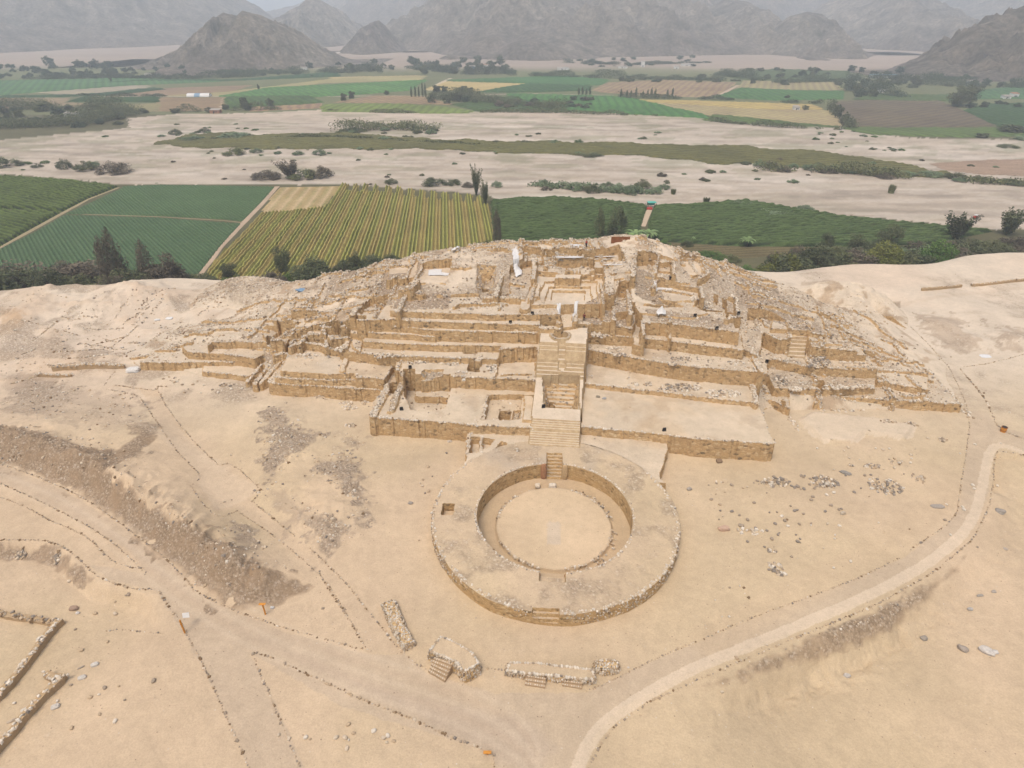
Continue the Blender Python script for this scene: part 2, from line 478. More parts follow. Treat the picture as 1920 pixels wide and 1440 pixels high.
inF = inpoly(JX, JY, FP)
dF = dline(WX[inF], WY[inF], FP[:-4])
HH[inF] = np.minimum(HH[inF], GZ[inF] - .2 + dF * 1.1)
HH[~inF] = np.minimum(HH[~inF], GZ[~inF] - .4)
TG = np.zeros(HH.shape, np.int16)       # 0 = rubble mound
RB = .24 + 1.5 * (fbm(WX * .09, WY * .09, 61, 4) - .34) * sst(.5, 4, HM) + .12 * sst(2, 8, HM) * sst(-40, -20, SS)
RB = RB * (1 - .45 * sst(30, 45, SS))
TAGS = ['rubble_mound']
FRONTS = []                             # crests that get stones: (world polyline, z, density)
def tid(name, fresh=True):
    TAGS.append(name); return len(TAGS) - 1
def poly(name, pts, z, rub=.18, zproj=None, crest=None, mode='set', noise=.10, up=None, warp=True, zf=None):
    P = GA(pts, z if zproj is None else zproj)
    m = inpoly(JX if warp else WX, JY if warp else WY, P)
    zz = z + noise * 2 * (nfine[m] - .5) + (0 if zf is None else zf(WX[m], WY[m]))
    if mode == 'max':
        keep = HH[m] < zz
        mm = m.copy(); mm[m] = keep; zz = zz[keep]; m = mm
    if mode == 'min':
        keep = HH[m] > zz
        mm = m.copy(); mm[m] = keep; zz = zz[keep]; m = mm
    HH[m] = zz; TG[m] = tid(name); RB[m] = rub
    if crest:
        FRONTS.append((P[crest[0]:crest[1] + 1], z, crest[2] if len(crest) > 2 else 1.0))
    return P
def wall(pts, z, wd=.8, h=None, rub=.35, name='stone_wall', crest=.8):
    """free-standing wall; z = level for projection (its top); h = height above what it stands on when given"""
    zs = None
    if isinstance(z, (list, tuple)):
        zs = np.array(z, float); P = np.array([G(p[0], p[1], q) for p, q in zip(pts, zs)]); z = None
    else: P = GA(pts, z)
    d_ = dline(JX, JY, P, lim=wd + 1)
    m = d_ < wd / 2
    if zs is not None:
        a_, b_ = P[0], P[-1]; v_ = b_ - a_
        top = np.interp(((JX[m] - a_[0]) * v_[0] + (JY[m] - a_[1]) * v_[1]) / (v_ @ v_), np.linspace(0, 1, len(zs)), zs)
    else: top = (HH[m] + h) if h is not None else np.full(m.sum(), z)
    if h is None and zs is None and z is not None and z > 12.5:
        base_ = np.median(HH[m]) if m.any() else 0
        top = np.minimum(top, np.maximum(HH[m], base_) + .95)
    top = top + .5 * (ncoarse[m] - .5) + .35 * (nfine[m] - .5)
    HH[m] = np.maximum(HH[m], top); TG[m] = tid(name); RB[m] = rub
    if crest: FRONTS.append((P, z, crest))
def pit(pts, zp, depth_z, name='excavated_room', rub=.3, slope=None, h=None):
    P = GA(pts, zp)
    m = inpoly(JX, JY, P)
    if h is not None: tgt = HH[m] - h
    else: tgt = np.full(m.sum(), float(depth_z if zp < 12.5 else zp - (zp - depth_z) * .8))
    if slope:
        d_ = dline(WX[m], WY[m], P, True)
        tgt = np.maximum(tgt, HH[m] - slope * d_ - .3)
    tgt = tgt + .15 * (nfine[m] - .5) * 2
    HH[m] = tgt; TG[m] = tid(name); RB[m] = rub

# --- forecourt between plaza and stairs
poly('forecourt', [(879, 812), (876, 856), (850, 905), (1250, 905), (1238, 897), (1237, 888), (1252, 842), (1252, 800), (879, 780)], 1.93, .15, noise=.06)
pit([(885, 818), (900, 820), (899, 848), (882, 850)], 1.93, .5)
pit([(906, 822), (925, 824), (915, 838), (905, 842)], 1.93, .7)
pit([(926, 846), (938, 828), (949, 832), (945, 850), (934, 858), (922, 855)], 1.93, .2, slope=2.5, rub=.7)
wall([(903, 818), (902, 846)], 2.0, .5, name='stone_wall')
wall([(880, 812), (877, 852)], 2.1, .6, name='stone_wall')
# --- left platforms, low to high
poly('lower_terrace', [(380, 697), (430, 702), (463, 707), (500, 690), (480, 670), (380, 680)], 1.2, .1, crest=(0, 2))
poly('lower_terrace', [(262, 679), (330, 680), (374, 680), (456, 679), (500, 660), (470, 645), (300, 655)], 2.0, .25, crest=(0, 3))
poly('lower_terrace', [(352, 661), (400, 663), (433, 665), (478, 673), (520, 650), (400, 640), (340, 650)], 3.5, .25, crest=(0, 3))
poly('middle_terrace', [(386, 652), (397, 642), (460, 641), (529, 645), (560, 625), (480, 615), (400, 630)], 5.0, .4, crest=(1, 3))
poly('lower_terrace', [(500, 714), (504, 719), (600, 725), (717, 732), (738, 700), (640, 650), (546, 655)], 2.7, .15, crest=(0, 3, 1.2))
poly('lower_terrace', [(512, 708), (560, 711), (610, 714), (650, 712), (720, 722), (742, 695), (640, 650), (546, 655)], 3.8, .3, crest=(0, 4))
poly('middle_terrace', [(524, 695), (560, 698), (610, 702), (664, 700), (668, 707), (740, 713), (765, 680), (640, 645), (548, 655)], 4.9, .2, crest=(3, 5))
poly('left_front_platform', [(697, 782), (780, 789), (860, 795), (905, 799), (997, 803), (1003, 745), (1003, 700), (737, 695)], 3.45, .14, crest=(0, 4, 1.5))
FRONTS.append((GA([(697, 782), (737, 700)], 3.5), 3.5, 1.4))
poly('middle_terrace', [(757, 708), (800, 705), (860, 707), (1003, 713), (1010, 640), (940, 640), (745, 655), (740, 690)], 5.8, .16, crest=(0, 3, 1.2))
# excavated rooms of the left front platform
wall([(731, 722), (699, 778)], 3.9, 1.3, crest=1.4)
wall([(756, 714), (737, 760), (733, 768)], 4.0, 1.2, crest=1.4, rub=.8)
pit([(729, 718), (747, 718), (743, 738), (732, 738)], 3.4, .9)
pit([(759, 713), (779, 713), (779, 740), (767, 755), (759, 742)], 3.4, 1.0)
pit([(778, 722), (842, 724), (846, 722), (842, 745), (836, 760), (825, 769), (772, 768), (764, 750), (779, 742)], 3.4, 2.2)
pit([(776, 733), (838, 736), (836, 760), (826, 769), (772, 768), (764, 750)], 3.4, .9)
pit([(764, 751), (834, 755), (826, 769), (773, 768)], 3.4, -1.0)
pit([(914, 741), (982, 740), (980, 752), (962, 788), (905, 787)], 3.4, 2.4, rub=.2)
pit([(937, 762), (958, 762), (956, 789), (935, 787)], 3.4, -.6)
pit([(963, 760), (977, 760), (973, 786), (961, 787)], 3.4, 2.0, rub=.9)
poly('sand_block', [(985, 739), (1002, 739), (996, 788), (979, 787)], 3.95, .1)
pit([(986, 737), (1002, 737), (1001, 742), (986, 742)], 3.9, 2.2)
wall([(905, 787), (915, 742)], 3.6, .6, crest=.5)
# details on the second left level
pit([(879, 682), (900, 682), (899, 696), (878, 696)], 5.8, 3.4, name='square_test_pit')
pit([(795, 693), (832, 693), (829, 702), (788, 705)], 5.8, 4.6, slope=1.4, rub=1.0)
pit([(812, 668), (827, 668), (826, 675), (813, 675)], 5.8, 4.8, rub=.5)
wall([(744, 694), (757, 665)], 6.1, .6, crest=1)
pit([(932, 676), (1004, 674), (1003, 703), (930, 706)], 5.8, 5.25, rub=.08)
wall([(940, 702), (995, 700)], 5.9, .35, crest=.3)
poly('middle_terrace', [(680, 668), (758, 674), (850, 677), (932, 680), (942, 655), (680, 650)], 6.25, .2, crest=(0, 3))
poly('middle_terrace', [(634, 657), (680, 662), (720, 667), (758, 668), (850, 672), (932, 674), (944, 650), (900, 630), (660, 628)], 6.95, .15, crest=(0, 5))
pit([(867, 657), (895, 657), (893, 663), (870, 663)], 7, 6.0, rub=.6)
poly('middle_terrace', [(681, 641), (750, 645), (840, 648), (940, 649), (936, 656), (1010, 650), (1010, 610), (690, 612)], 8.3, .14, crest=(0, 5))
pit([(893, 652), (905, 652), (900, 665), (888, 665)], 8.3, 6.9, name='wall_breach')
poly('upper_terrace', [(689, 624), (760, 628), (816, 632), (830, 605), (690, 605)], 9.45, .12, crest=(0, 2))
poly('upper_terrace', [(701, 610), (760, 614), (816, 620), (900, 622), (1010, 624), (1012, 590), (705, 592)], 10.6, .14, crest=(0, 4))
poly('upper_terrace', [(745, 601), (811, 607), (812, 596), (745, 592)], 11.3, .2, crest=(0, 1), mode='max')
poly('upper_terrace', [(659, 601), (729, 600), (800, 603), (858, 605), (956, 608), (1013, 609), (1013, 578), (735, 572), (680, 580)], 11.95, .16, crest=(0, 5))
poly('upper_terrace', [(731, 583), (797, 586), (860, 588), (930, 590), (1050, 590), (1053, 560), (900, 556), (742, 560)], 13.2, .3, crest=(0, 4))
# --- right platforms
poly('right_front_platform', [(1088, 799), (1130, 804), (1180, 809), (1250, 817), (1320, 825), (1452, 833), (1442, 800), (1424, 757), (1408, 700), (1102, 672), (1096, 718)], 3.45, .10, crest=(0, 5, 1.5), noise=.05)
FRONTS.append((GA([(1452, 833), (1442, 800), (1424, 757)], 3.45), 3.45, .8))
poly('lower_terrace', [(1096, 719), (1170, 728), (1280, 740), (1350, 749), (1421, 757), (1409, 712), (1398, 695), (1102, 665)], 4.25, .12, crest=(0, 5, 1.3), noise=.06)
wall([(1408, 716), (1420, 755)], 4.6, .9, crest=1.5)
wall([(1180, 690), (1180, 727)], 4.4, .3, crest=.1)
poly('middle_terrace', [(1102, 656), (1150, 664), (1197, 673), (1282, 686), (1350, 692), (1430, 698), (1418, 660), (1400, 640), (1102, 618)], 7.25, .3, crest=(0, 5, 1.3))
wall([(1428, 696), (1405, 655)], 7.7, 1.1, crest=1.8)
poly('middle_terrace', [(1393, 655), (1420, 667), (1415, 640), (1390, 635)], 8.4, .5, crest=(0, 1))
poly('upper_terrace', [(1102, 627), (1190, 633), (1260, 640), (1330, 649), (1393, 657), (1390, 630), (1385, 600), (1102, 598)], 9.2, .25, crest=(0, 4, 1.2))
poly('upper_terrace', [(1076, 604), (1102, 606), (1150, 611), (1187, 617), (1192, 590), (1110, 575), (1078, 578)], 10.95, .55, crest=(0, 3))
poly('upper_terrace', [(1203, 603), (1255, 607), (1320, 614), (1385, 624), (1388, 600), (1360, 585), (1206, 578)], 11.85, .45, crest=(0, 3))
# far right terraces
poly('lower_terrace', [(1425, 743), (1450, 752), (1482, 767), (1478, 745), (1450, 720), (1425, 725)], 1.5, .5, crest=(0, 2))
pit([(1463, 750), (1470, 752), (1474, 762), (1468, 760)], 1.5, .1)
poly('lower_terrace', [(1476, 740), (1533, 741), (1590, 745), (1657, 750), (1730, 754), (1803, 758), (1770, 722), (1739, 695), (1640, 672), (1500, 670), (1445, 700), (1452, 726)], 1.75, .35, crest=(0, 5, 1.3))
FRONTS.append((GA([(1803, 758), (1770, 722), (1739, 695)], 1.9), 1.9, 1.6))
poly('lower_terrace', [(1452, 728), (1540, 731), (1640, 726), (1646, 690), (1430, 675)], 3.2, .55)
pit([(1528, 715), (1545, 715), (1540, 742), (1533, 742)], 3, 1.2, rub=.6)
poly('lower_terrace', [(1645, 716), (1690, 722), (1742, 732), (1738, 700), (1640, 690)], 2.9, .3, crest=(0, 2))
poly('middle_terrace', [(1425, 672), (1470, 680), (1521, 689), (1580, 692), (1647, 695), (1630, 670), (1560, 650), (1425, 640)], 4.9, .35, crest=(0, 4))
poly('middle_terrace', [(1570, 665), (1625, 667), (1612, 650), (1560, 645)], 6.2, .3, crest=(0, 1))
poly('middle_terrace', [(1521, 650), (1560, 654), (1612, 659), (1590, 638), (1510, 632)], 7.3, .3, crest=(0, 2))
poly('middle_terrace', [(1397, 622), (1434, 624), (1461, 637), (1484, 636), (1548, 640), (1548, 622), (1440, 600), (1397, 600)], 8.0, .3, crest=(0, 4))
poly('upper_terrace', [(1446, 616), (1500, 620), (1548, 628), (1540, 612), (1450, 600)], 8.9, .3, crest=(0, 2))
# --- stairway on the axis
stp = [(992, 833, 1080 + 7, 840, 1.93), (996.5, 784, 1089, 786, 4.3), (1004, 708, 1095, 710, 5.7), (1011, 640, 1101, 640, 10.5), (1013, 616, 1102, 614, 10.9)]
LW = [G(a, b, z) for a, b, c, d_, z in stp]; RW = [G(c, d_, z) for a, b, c, d_, z in stp]
Pst = np.array(LW + RW[::-1])
mst = inpoly(WX, WY, Pst)
tl = [np.mean([to_l(*LW[i])[1], to_l(*RW[i])[1]]) for i in range(5)]
zl = [q[4] for q in stp]
tt = TT[mst]
zst = np.interp(tt, tl, zl)
def stair_z(t_):
    z = np.interp(t_, tl, zl)
    out = z.copy()
    m = t_ < tl[1]; out[m] = zl[0] + (np.floor((t_[m] - tl[0]) / (tl[1] - tl[0]) * 12) + 1) * (zl[1] - zl[0]) / 12
    a = (t_ >= tl[2]) & (t_ < tl[2] + (tl[3] - tl[2]) * .42)
    out[a] = zl[2] + np.ceil((z[a] - zl[2]) / .5) * .5
    b = (t_ >= tl[2] + (tl[3] - tl[2]) * .62) & (t_ < tl[3])
    out[b] = np.ceil(z[b] / .26) * .26
    return out
HH[mst] = stair_z(tt) + .03 * (nfine[mst] - .5)
fl = np.digitize(tt, [tl[1], tl[2], tl[3]])
i1, i2, i3, i4 = tid('lower_stairway'), tid('stair_landing'), tid('upper_stairway'), tid('stair_head')
TG[mst] = np.array([i1, i2, i3, i4])[fl]; RB[mst] = .06
CHALK = np.zeros(HH.shape); CHALK[mst] = 1
# pit in the landing showing an older stair
Pp = GA([(1019, 711), (1086, 713), (1087, 762), (1019, 758)], 5.2)
m = inpoly(JX, JY, Pp)
d_ = dline(WX[m], WY[m], Pp, True)
tp = TT[m]; t0_, t1_ = tp.min(), tp.max()
old = .9 + np.floor((tp - t0_) / (t1_ - t0_) * 9) * .33
HH[m] = np.maximum(old, np.minimum(HH[m], 4.9) - 2.3 * np.maximum(d_ - .15, 0) - .9 * (nfine[m])); TG[m] = tid('older_stair_pit'); RB[m] = .35; CHALK[m] = 0
pit([(1031, 750), (1040, 750), (1040, 757), (1030, 757)], 3, .3)
# small inset stair and pit on the upper flight
Pi = GA([(1045, 661), (1058, 661), (1061, 686), (1047, 687)], 7.6)
m = inpoly(WX, WY, Pi)
HH[m] = np.interp(TT[m], tl, zl) - .15 + .12 * np.sin(TT[m] * 9); TG[m] = tid('inset_stair'); CHALK[m] = .3
# fire-pit ring at the stair head
fx, fy = G(1050, 628, 10.8)
rr = np.hypot(JX - fx, JY - fy)
m = rr < 2.0; HH[m] = np.where(rr[m] < 1.4, 9.9, 10.9) + .2 * (nfine[m] - .5); TG[m] = tid('fire_pit'); RB[m] = .5; CHALK[m] = 0
# portal and passage
poly('passage', [(1052, 615), (1076, 612), (1073, 572), (1050, 572)], 11.4, .3, zf=lambda x, y: .12 * np.maximum(to_l(x, y)[1] - 23, 0))
wall([(1047, 592), (1049, 604)], 12.6, 1.2, crest=1)
wall([(1078, 590), (1077, 602)], 12.4, 1.0, crest=1)
wall([(1018, 605), (1048, 606)], 12.6, 1.3, crest=1)
wall([(1077, 604), (1102, 606)], 11.4, 1.1, crest=1)
# --- summit
poly('atrium_hall', [(1020, 505), (1128, 505), (1134, 570), (990, 572), (1004, 520)], 13.9, .18, noise=.06)
poly('atrium_hall', [(1022, 531), (1118, 531), (1121, 569), (1003, 569)], 13.45, .10, noise=.05)
poly('atrium_hall', [(1029, 541), (1107, 541), (1109, 569), (1022, 569)], 13.0, .08, noise=.05)
poly('atrium_hall', [(1036, 549), (1097, 549), (1096, 567), (1033, 568)], 12.5, .08, noise=.05)
poly('dais', [(1041, 514), (1089, 514), (1089, 522), (1041, 522)], 15.1, .1, crest=(2, 3))
poly('dais', [(1003, 531), (1013, 531), (1012, 556), (999, 556)], 14.2, .1)
wall([(997, 520), (990, 540), (984, 566)], 15.3, 2.0, crest=1.5, rub=.15)
wall([(1002, 500), (997, 520)], 15.8, 1.6, crest=1, rub=.2)
wall([(1004, 530), (996, 562)], 14.7, .6, crest=.5, rub=.1)
wall([(1144, 504), (1143, 545)], 15.6, 2.0, crest=1.6, rub=.3)
wall([(1143, 547), (1142, 580)], 14.2, 1.9, crest=1.6, rub=.4)
wall([(999, 495), (1030, 500), (1062, 507), (1100, 506), (1138, 505)], 15.9, .8, crest=1)
wall([(1128, 531), (1131, 568)], 14.6, .6, crest=.6)
pit([(1023, 474), (1060, 478), (1062, 500), (1004, 494)], 16.6, 14.6)
pit([(1062, 488), (1108, 486), (1106, 503), (1064, 503)], 16.4, 14.7)
pit([(1042, 474), (1096, 475), (1090, 486), (1044, 485)], 17, 15.8, rub=.1)
pit([(1113, 476), (1158, 476), (1172, 494), (1116, 494)], 16.8, 15.6, rub=.08)
pit([(980, 470), (1018, 472), (1018, 484), (982, 484)], 17, 15.5)
pit([(956, 500), (998, 486), (996, 520), (985, 548), (955, 545)], 16, 14.0, rub=.5)
wall([(1110, 474), (1112, 498)], 17.2, .9); wall([(1023, 472), (1025, 488)], 17.3, .8); wall([(1060, 486), (1110, 484)], 16.9, .7)
wall([(1170, 480), (1172, 496), (1140, 497)], 16.9, .9, crest=1.5)
wall([(1148, 512), (1190, 500)], 16.0, .8); wall([(1155, 511), (1153, 522), (1178, 520), (1178, 508)], 15.4, .7); 
pit([(1150, 555), (1163, 535), (1185, 535), (1180, 570), (1155, 575)], 14, 12.2, rub=.8)
pit([(1160, 545), (1172, 545), (1172, 560), (1160, 560)], 13, 11.2)
for k in range(7):
    wall([(1166, 560 + 4 * k), (1175, 560 + 4 * k)], 12.6 - .15 * k, .3, crest=.3, name='step_slab')
wall([(1178, 540), (1182, 590)], 13.2, .9, crest=1.4, rub=.9); wall([(1150, 575), (1152, 598)], 12.6, .8, crest=1)
pit([(1194, 487), (1232, 487), (1232, 500), (1194, 499)], 16.6, 14.9); pit([(1236, 490), (1262, 492), (1262, 502), (1235, 500)], 16.2, 14.9)
pit([(1195, 503), (1222, 503), (1222, 511), (1193, 511)], 15.9, 14.5); pit([(1234, 503), (1261, 505), (1260, 513), (1232, 512)], 15.7, 14.3)
wall([(1190, 485), (1188, 518)], 16.8, .9, crest=1.5); wall([(1192, 486), (1230, 485), (1262, 489), (1266, 515)], 16.7, .7, crest=1)
wall([(1188, 513), (1262, 516)], 15.4, .8, crest=1); wall([(1231, 487), (1229, 512)], 16.2, .7)
wall([(1272, 490), (1290, 484), (1310, 489), (1325, 502), (1328, 512), (1312, 522)], 15.6, .8, crest=1.6, rub=.8)
poly('sand_block', [(1274, 493), (1292, 488), (1310, 493), (1320, 508), (1300, 518), (1275, 506)], 15.1, .03)
pit([(1226, 528), (1312, 536), (1310, 552), (1300, 560), (1244, 552), (1225, 540)], 14.4, 13.0, rub=.15)
wall([(1224, 540), (1228, 526), (1240, 522), (1266, 524)], 14.9, .8, crest=1.6); wall([(1266, 528), (1314, 536), (1320, 553)], 14.7, .8, crest=1.2)
wall([(1244, 543), (1298, 552)], 13.6, .5, crest=1)
pit([(1340, 546), (1347, 546), (1346, 557), (1340, 556)], 13.6, 10.5); pit([(1353, 556), (1362, 557), (1368, 596), (1361, 597)], 12.6, 9.6)
wall([(1368, 556), (1382, 560), (1386, 590), (1364, 598)], 12.8, .8, crest=1.2)
pit([(1375, 596), (1388, 596), (1386, 614), (1378, 614)], 12, 9.5)
pit([(1200, 575), (1300, 585), (1330, 575), (1300, 560), (1240, 566), (1190, 560)], 13.5, 11.9, rub=.3, slope=.6)
pit([(1195, 592), (1203, 592), (1203, 625), (1190, 622)], 12, 9.3, name='wall_breach')
wall([(1205, 602), (1206, 626)], 11.8, .7)
wall([(1256, 586), (1256, 604)], 12.4, .6)
pit([(1255, 606), (1260, 606), (1260, 618), (1255, 617)], 12, 10, name='wall_breach')
# left part of the summit
poly('sand_block', [(732, 500), (770, 487), (792, 487), (775, 520), (760, 523), (726, 524)], 15.2, .05, mode='set')
wall([(785, 480), (770, 500), (762, 520)], 15.6, .5, crest=.5)
wall([(726, 524), (762, 521)], 15.2, .5, crest=1)
for q in [[(792, 481), (888, 477), (884, 498)], [(795, 487), (835, 486)], [(797, 496), (862, 492)], [(840, 480), (838, 494)], [(862, 479), (860, 497)], [(800, 503), (830, 500), (882, 500)]]:
    wall(q, 16.4, .6, crest=1.2)
wall([(796, 498), (784, 520), (771, 540)], 15.6, 1.4, crest=1.6)
wall([(766, 548), (757, 562), (745, 584)], 13.8, .9, crest=2)
wall([(652, 602), (645, 630), (635, 656)], 9.5, 1.1, crest=2, h=.5)
wall([(660, 590), (668, 578), (700, 584)], 11.8, 1.3, crest=2.0)
poly('sand_block', [(795, 504), (850, 502), (842, 520), (835, 530), (780, 530)], 14.9, .05)
pit([(895, 508), (930, 508), (925, 530), (917, 546), (900, 545), (893, 530)], 15.2, 12.3, slope=1.3, rub=.8)
pit([(905, 541), (916, 541), (916, 547), (905, 547)], 13, 11)
wall([(941, 511), (935, 530), (930, 553)], 15.3, 1.0, crest=1.5)
wall([(908, 555), (940, 553), (978, 557)], 14.6, .9, crest=1.5)
wall([(895, 502), (930, 505)], 15.5, .8, crest=1)
wall([(958, 529), (980, 533)], 15, .8, crest=1)
wall([(850, 575), (860, 570), (950, 568)], 13.8, .5, crest=1.5); wall([(935, 578), (938, 572), (946, 570)], 13.6, .6, crest=1.5)
wall([(755, 540), (790, 545), (770, 540)], 14.8, 1.8, crest=1.6)
# rooms on the left shoulder
for q, z in [([(672, 575), (672, 590), (700, 592)], 11.3), ([(590, 608), (622, 616), (647, 618)], 8.6), ([(607, 605), (606, 622), (622, 634), (650, 632)], 8.0), ([(560, 645), (575, 628), (610, 633), (612, 650)], 6.9),
             ([(545, 650), (560, 640), (600, 645), (612, 652), (635, 655)], 6.4), ([(515, 600), (552, 602), (590, 598)], 7.5), ([(550, 580), (600, 584), (640, 580)], 9.4), ([(495, 625), (510, 640), (530, 640)], 6.0),
             ([(515, 665), (545, 662), (556, 650)], 4.9), ([(506, 720), (546, 666)], [2.2, 4.6]), ([(490, 718), (530, 674)], [1.5, 3.7]), ([(464, 716), (492, 684)], [1.0, 2.8]), ([(478, 718), (506, 684)], [1.0, 3.0])]:
    wall(q, z, .8, crest=1.5)
for q, z, dp in [([(577, 612), (604, 612), (602, 622), (575, 622)], 8.2, 7.2), ([(612, 622), (640, 622), (640, 630), (610, 632)], 7.8, 6.8), ([(672, 578), (694, 560), (730, 560), (715, 590), (676, 592)], 11.6, 10.0),
                 ([(497, 640), (505, 628), (520, 618), (530, 612), (525, 630), (512, 643)], 5.6, 4.2), ([(540, 630), (552, 625), (556, 640), (545, 645)], 6.2, 4.6), ([(470, 712), (480, 712), (500, 686), (492, 685)], 2.7, 1.5),
                 ([(655, 622), (660, 640), (675, 648), (680, 630)], 8.6, 7.4), ([(655, 610), (688, 612), (688, 618), (656, 617)], 9.6, 8.6)]:
    pit(q, z, dp)
# scattered low ruined walls, shoulders and right flank
rw = random.Random(5)
for k in range(150):
    if k < 40: s0, t0 = rw.uniform(-62, -34), rw.uniform(20, 46)
    elif k < 84: s0, t0 = rw.uniform(38, 74), rw.uniform(14, 42)
    else: s0, t0 = rw.uniform(-30, 42), rw.uniform(44, 54)
    L_ = rw.uniform(3, 8); a_ = rw.choice([0, math.pi / 2]) + rw.uniform(-.15, .15)
    p0 = np.array([to_w(s0, t0), to_w(s0 + L_ * math.cos(a_), t0 + L_ * math.sin(a_))])
    d_ = dline(JX, JY, p0, lim=2)
    m = d_ < .35
    if not m.any() or HM[m].min() < .8: continue
    HH[m] += rw.uniform(.25, .5); RB[m] = .6; TG[m] = tid('stone_wall')
    FRONTS.append((p0, None, 1.3))
for q in [[(1380, 540, 12), (1440, 560, 10.5), (1500, 585, 8.3), (1550, 606, 6.3)], [(1400, 575, 10.3), (1460, 590, 8.8), (1520, 606, 7.2)], [(1600, 590, 3.6), (1650, 618, 2.8), (1700, 650, 2)], [(1560, 625, 5.2), (1640, 650, 3), (1700, 672, 1.9)],
          [(1580, 640, 4.4), (1650, 655, 2.8)], [(1610, 660, 3.8), (1690, 672, 2.2), (1730, 684, 1.4)], [(1650, 700, 2.6), (1700, 706, 2), (1745, 716, 1.8)], [(1320, 500, 15.4), (1400, 530, 12), (1450, 548, 10.2)], [(1560, 600, 5.6), (1600, 612, 4.4)],
          [(440, 562, 4.2), (520, 572, 6.4), (600, 570, 8.8)], [(380, 602, 2.8), (480, 600, 5), (560, 612, 7)], [(350, 632, 2.4), (420, 624, 3.4), (500, 620, 5.4)], [(300, 655, 1.6), (360, 646, 2.2)], [(230, 672, .4), (330, 664, 1.2)], [(520, 590, 6.8), (600, 592, 8.8)], [(470, 640, 4), (500, 600, 5.6), (540, 570, 7.2)],
          [(620, 560, 9.8), (700, 552, 12.4)], [(640, 535, 11.4), (720, 515, 13.8)]]:
    P_ = GA(q); d_ = dline(JX, JY, P_, lim=3); m = (d_ < .38) & (HM > .2)
    HH[m] += .45 + .3 * (ncoarse[m] - .5); RB[m] = .4
    # ground steps up a little behind each line
    TG[m] = tid('stone_wall'); FRONTS.append((P_, -9, 1.2))
# stairs of the far right terrace
Pq = GA([(1482, 634), (1514, 634), (1514, 652), (1482, 650)], 7.2)
m = inpoly(WX, WY, Pq)
if m.any():
    a_ = TT[m]; HH[m] = 5.2 + np.floor((a_ - a_.min()) / (a_.max() - a_.min() + 1e-6) * 6) * .5; TG[m] = tid('small_stairway'); RB[m] = .1; CHALK[m] = .6
# spoil heap on the summit rim
for u, v, zc, hgt, r in [(1190, 452, 17.5, 2.6, 3.2), (1240, 463, 17.2, 1.4, 2.6), (1165, 457, 17, 1.2, 2.5)]:
    x_, y_ = G(u, v + 10, zc)
    r_ = np.hypot(WX - x_, WY - y_)
    m = r_ < r * 1.6
    HH[m] = np.maximum(HH[m], zc - 1 + (hgt + 1.2) * (1 - r_[m] / (r * 1.6))); RB[m] = .05; TG[m & (TG != 0)] = 0
# erosion: soften rubble mound only, roughen walls
def pz(x, y):
    """surface height including the pyramid"""
    s_, t_ = to_l(x, y)
    i = int(round((t_ - T[0]) / GS)); j = int(round((s_ - S[0]) / GS))
    g = gz1(x, y)
    if 0 <= i < HH.shape[0] and 0 <= j < HH.shape[1]: return max(g, float(HH[i, j]))
    return g
def onp(u, v):
    """march the bearing down to the surface, ruins included"""
    best = None
    y0 = 30.0
    for y in np.arange(60, 175, .25):
        a = (u - 960) / FPX; b = -(v - 720) / FPX
        dy, dz = CP + b * SP, -SP + b * CP
        t = y / dy; x = a * t; z = CH + dz * t
        if z <= pz(x, y): return x, y, pz(x, y)
    return on(u, v)

# face normals -> walls
GRr = np.maximum(np.abs(np.diff(HH, axis=0))[:, :-1], np.abs(np.diff(HH, axis=0))[:, 1:])
GRc = np.maximum(np.abs(np.diff(HH, axis=1))[:-1], np.abs(np.diff(HH, axis=1))[1:])
steep = np.maximum(GRr, GRc) / GS
# each face belongs to the highest of its corners
st4 = np.stack([HH[:-1, :-1], HH[:-1, 1:], HH[1:, :-1], HH[1:, 1:]])
tg4 = np.stack([TG[:-1, :-1], TG[:-1, 1:], TG[1:, :-1], TG[1:, 1:]])
FT = np.take_along_axis(tg4, st4.argmax(0)[None], 0)[0]
gz4 = np.stack([GZ[:-1, :-1], GZ[:-1, 1:], GZ[1:, :-1], GZ[1:, 1:]])
circ = (np.hypot(WX - PC[0], WY - PC[1])[:-1, :-1] < 17.25) & ~np.isin(FT, [i for i, n in enumerate(TAGS) if n == 'lower_stairway'])
alive = ((st4 - gz4).max(0) > -.12) & ~circ
FM = (steep > 1.55).astype(int)
FM[(FT == 0) & (steep < 2.4)] = 0
stairtags = [i for i, n in enumerate(TAGS) if 'stair' in n and 'pit' not in n or n in ('fire_pit', 'step_slab')]
FM[np.isin(FT, stairtags)] = 0
FM[np.isin(FT, stairtags) & (steep > .8)] = 2
lowmask = np.isin(FT, [i for i, n in enumerate(TAGS) if n == 'forecourt'])

def soil_col(x, y, rub):
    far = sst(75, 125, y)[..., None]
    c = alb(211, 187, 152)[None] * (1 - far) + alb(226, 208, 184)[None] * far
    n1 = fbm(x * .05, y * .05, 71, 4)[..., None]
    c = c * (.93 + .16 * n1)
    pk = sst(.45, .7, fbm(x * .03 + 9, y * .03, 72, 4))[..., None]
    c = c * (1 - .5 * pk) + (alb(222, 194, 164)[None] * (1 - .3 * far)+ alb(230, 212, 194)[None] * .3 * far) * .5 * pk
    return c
Pcol = soil_col(WX, WY, RB) * .35 + .65 * alb(225, 206, 180) * (.9 + .2 * fbm(WX * .1, WY * .1, 75, 4)[..., None])
Pcol = Pcol * (.90 + .2 * fbm(WX * .8, WY * .8, 76, 4)[..., None])
dk = (sst(.56, .70, fbm(WX * .30, WY * .30, 77, 5)) * np.where(TG == 0, .65, .25) * sst(0, 1, HM))[..., None]
Pcol = Pcol * (1 - dk) + alb(176, 148, 116) * dk
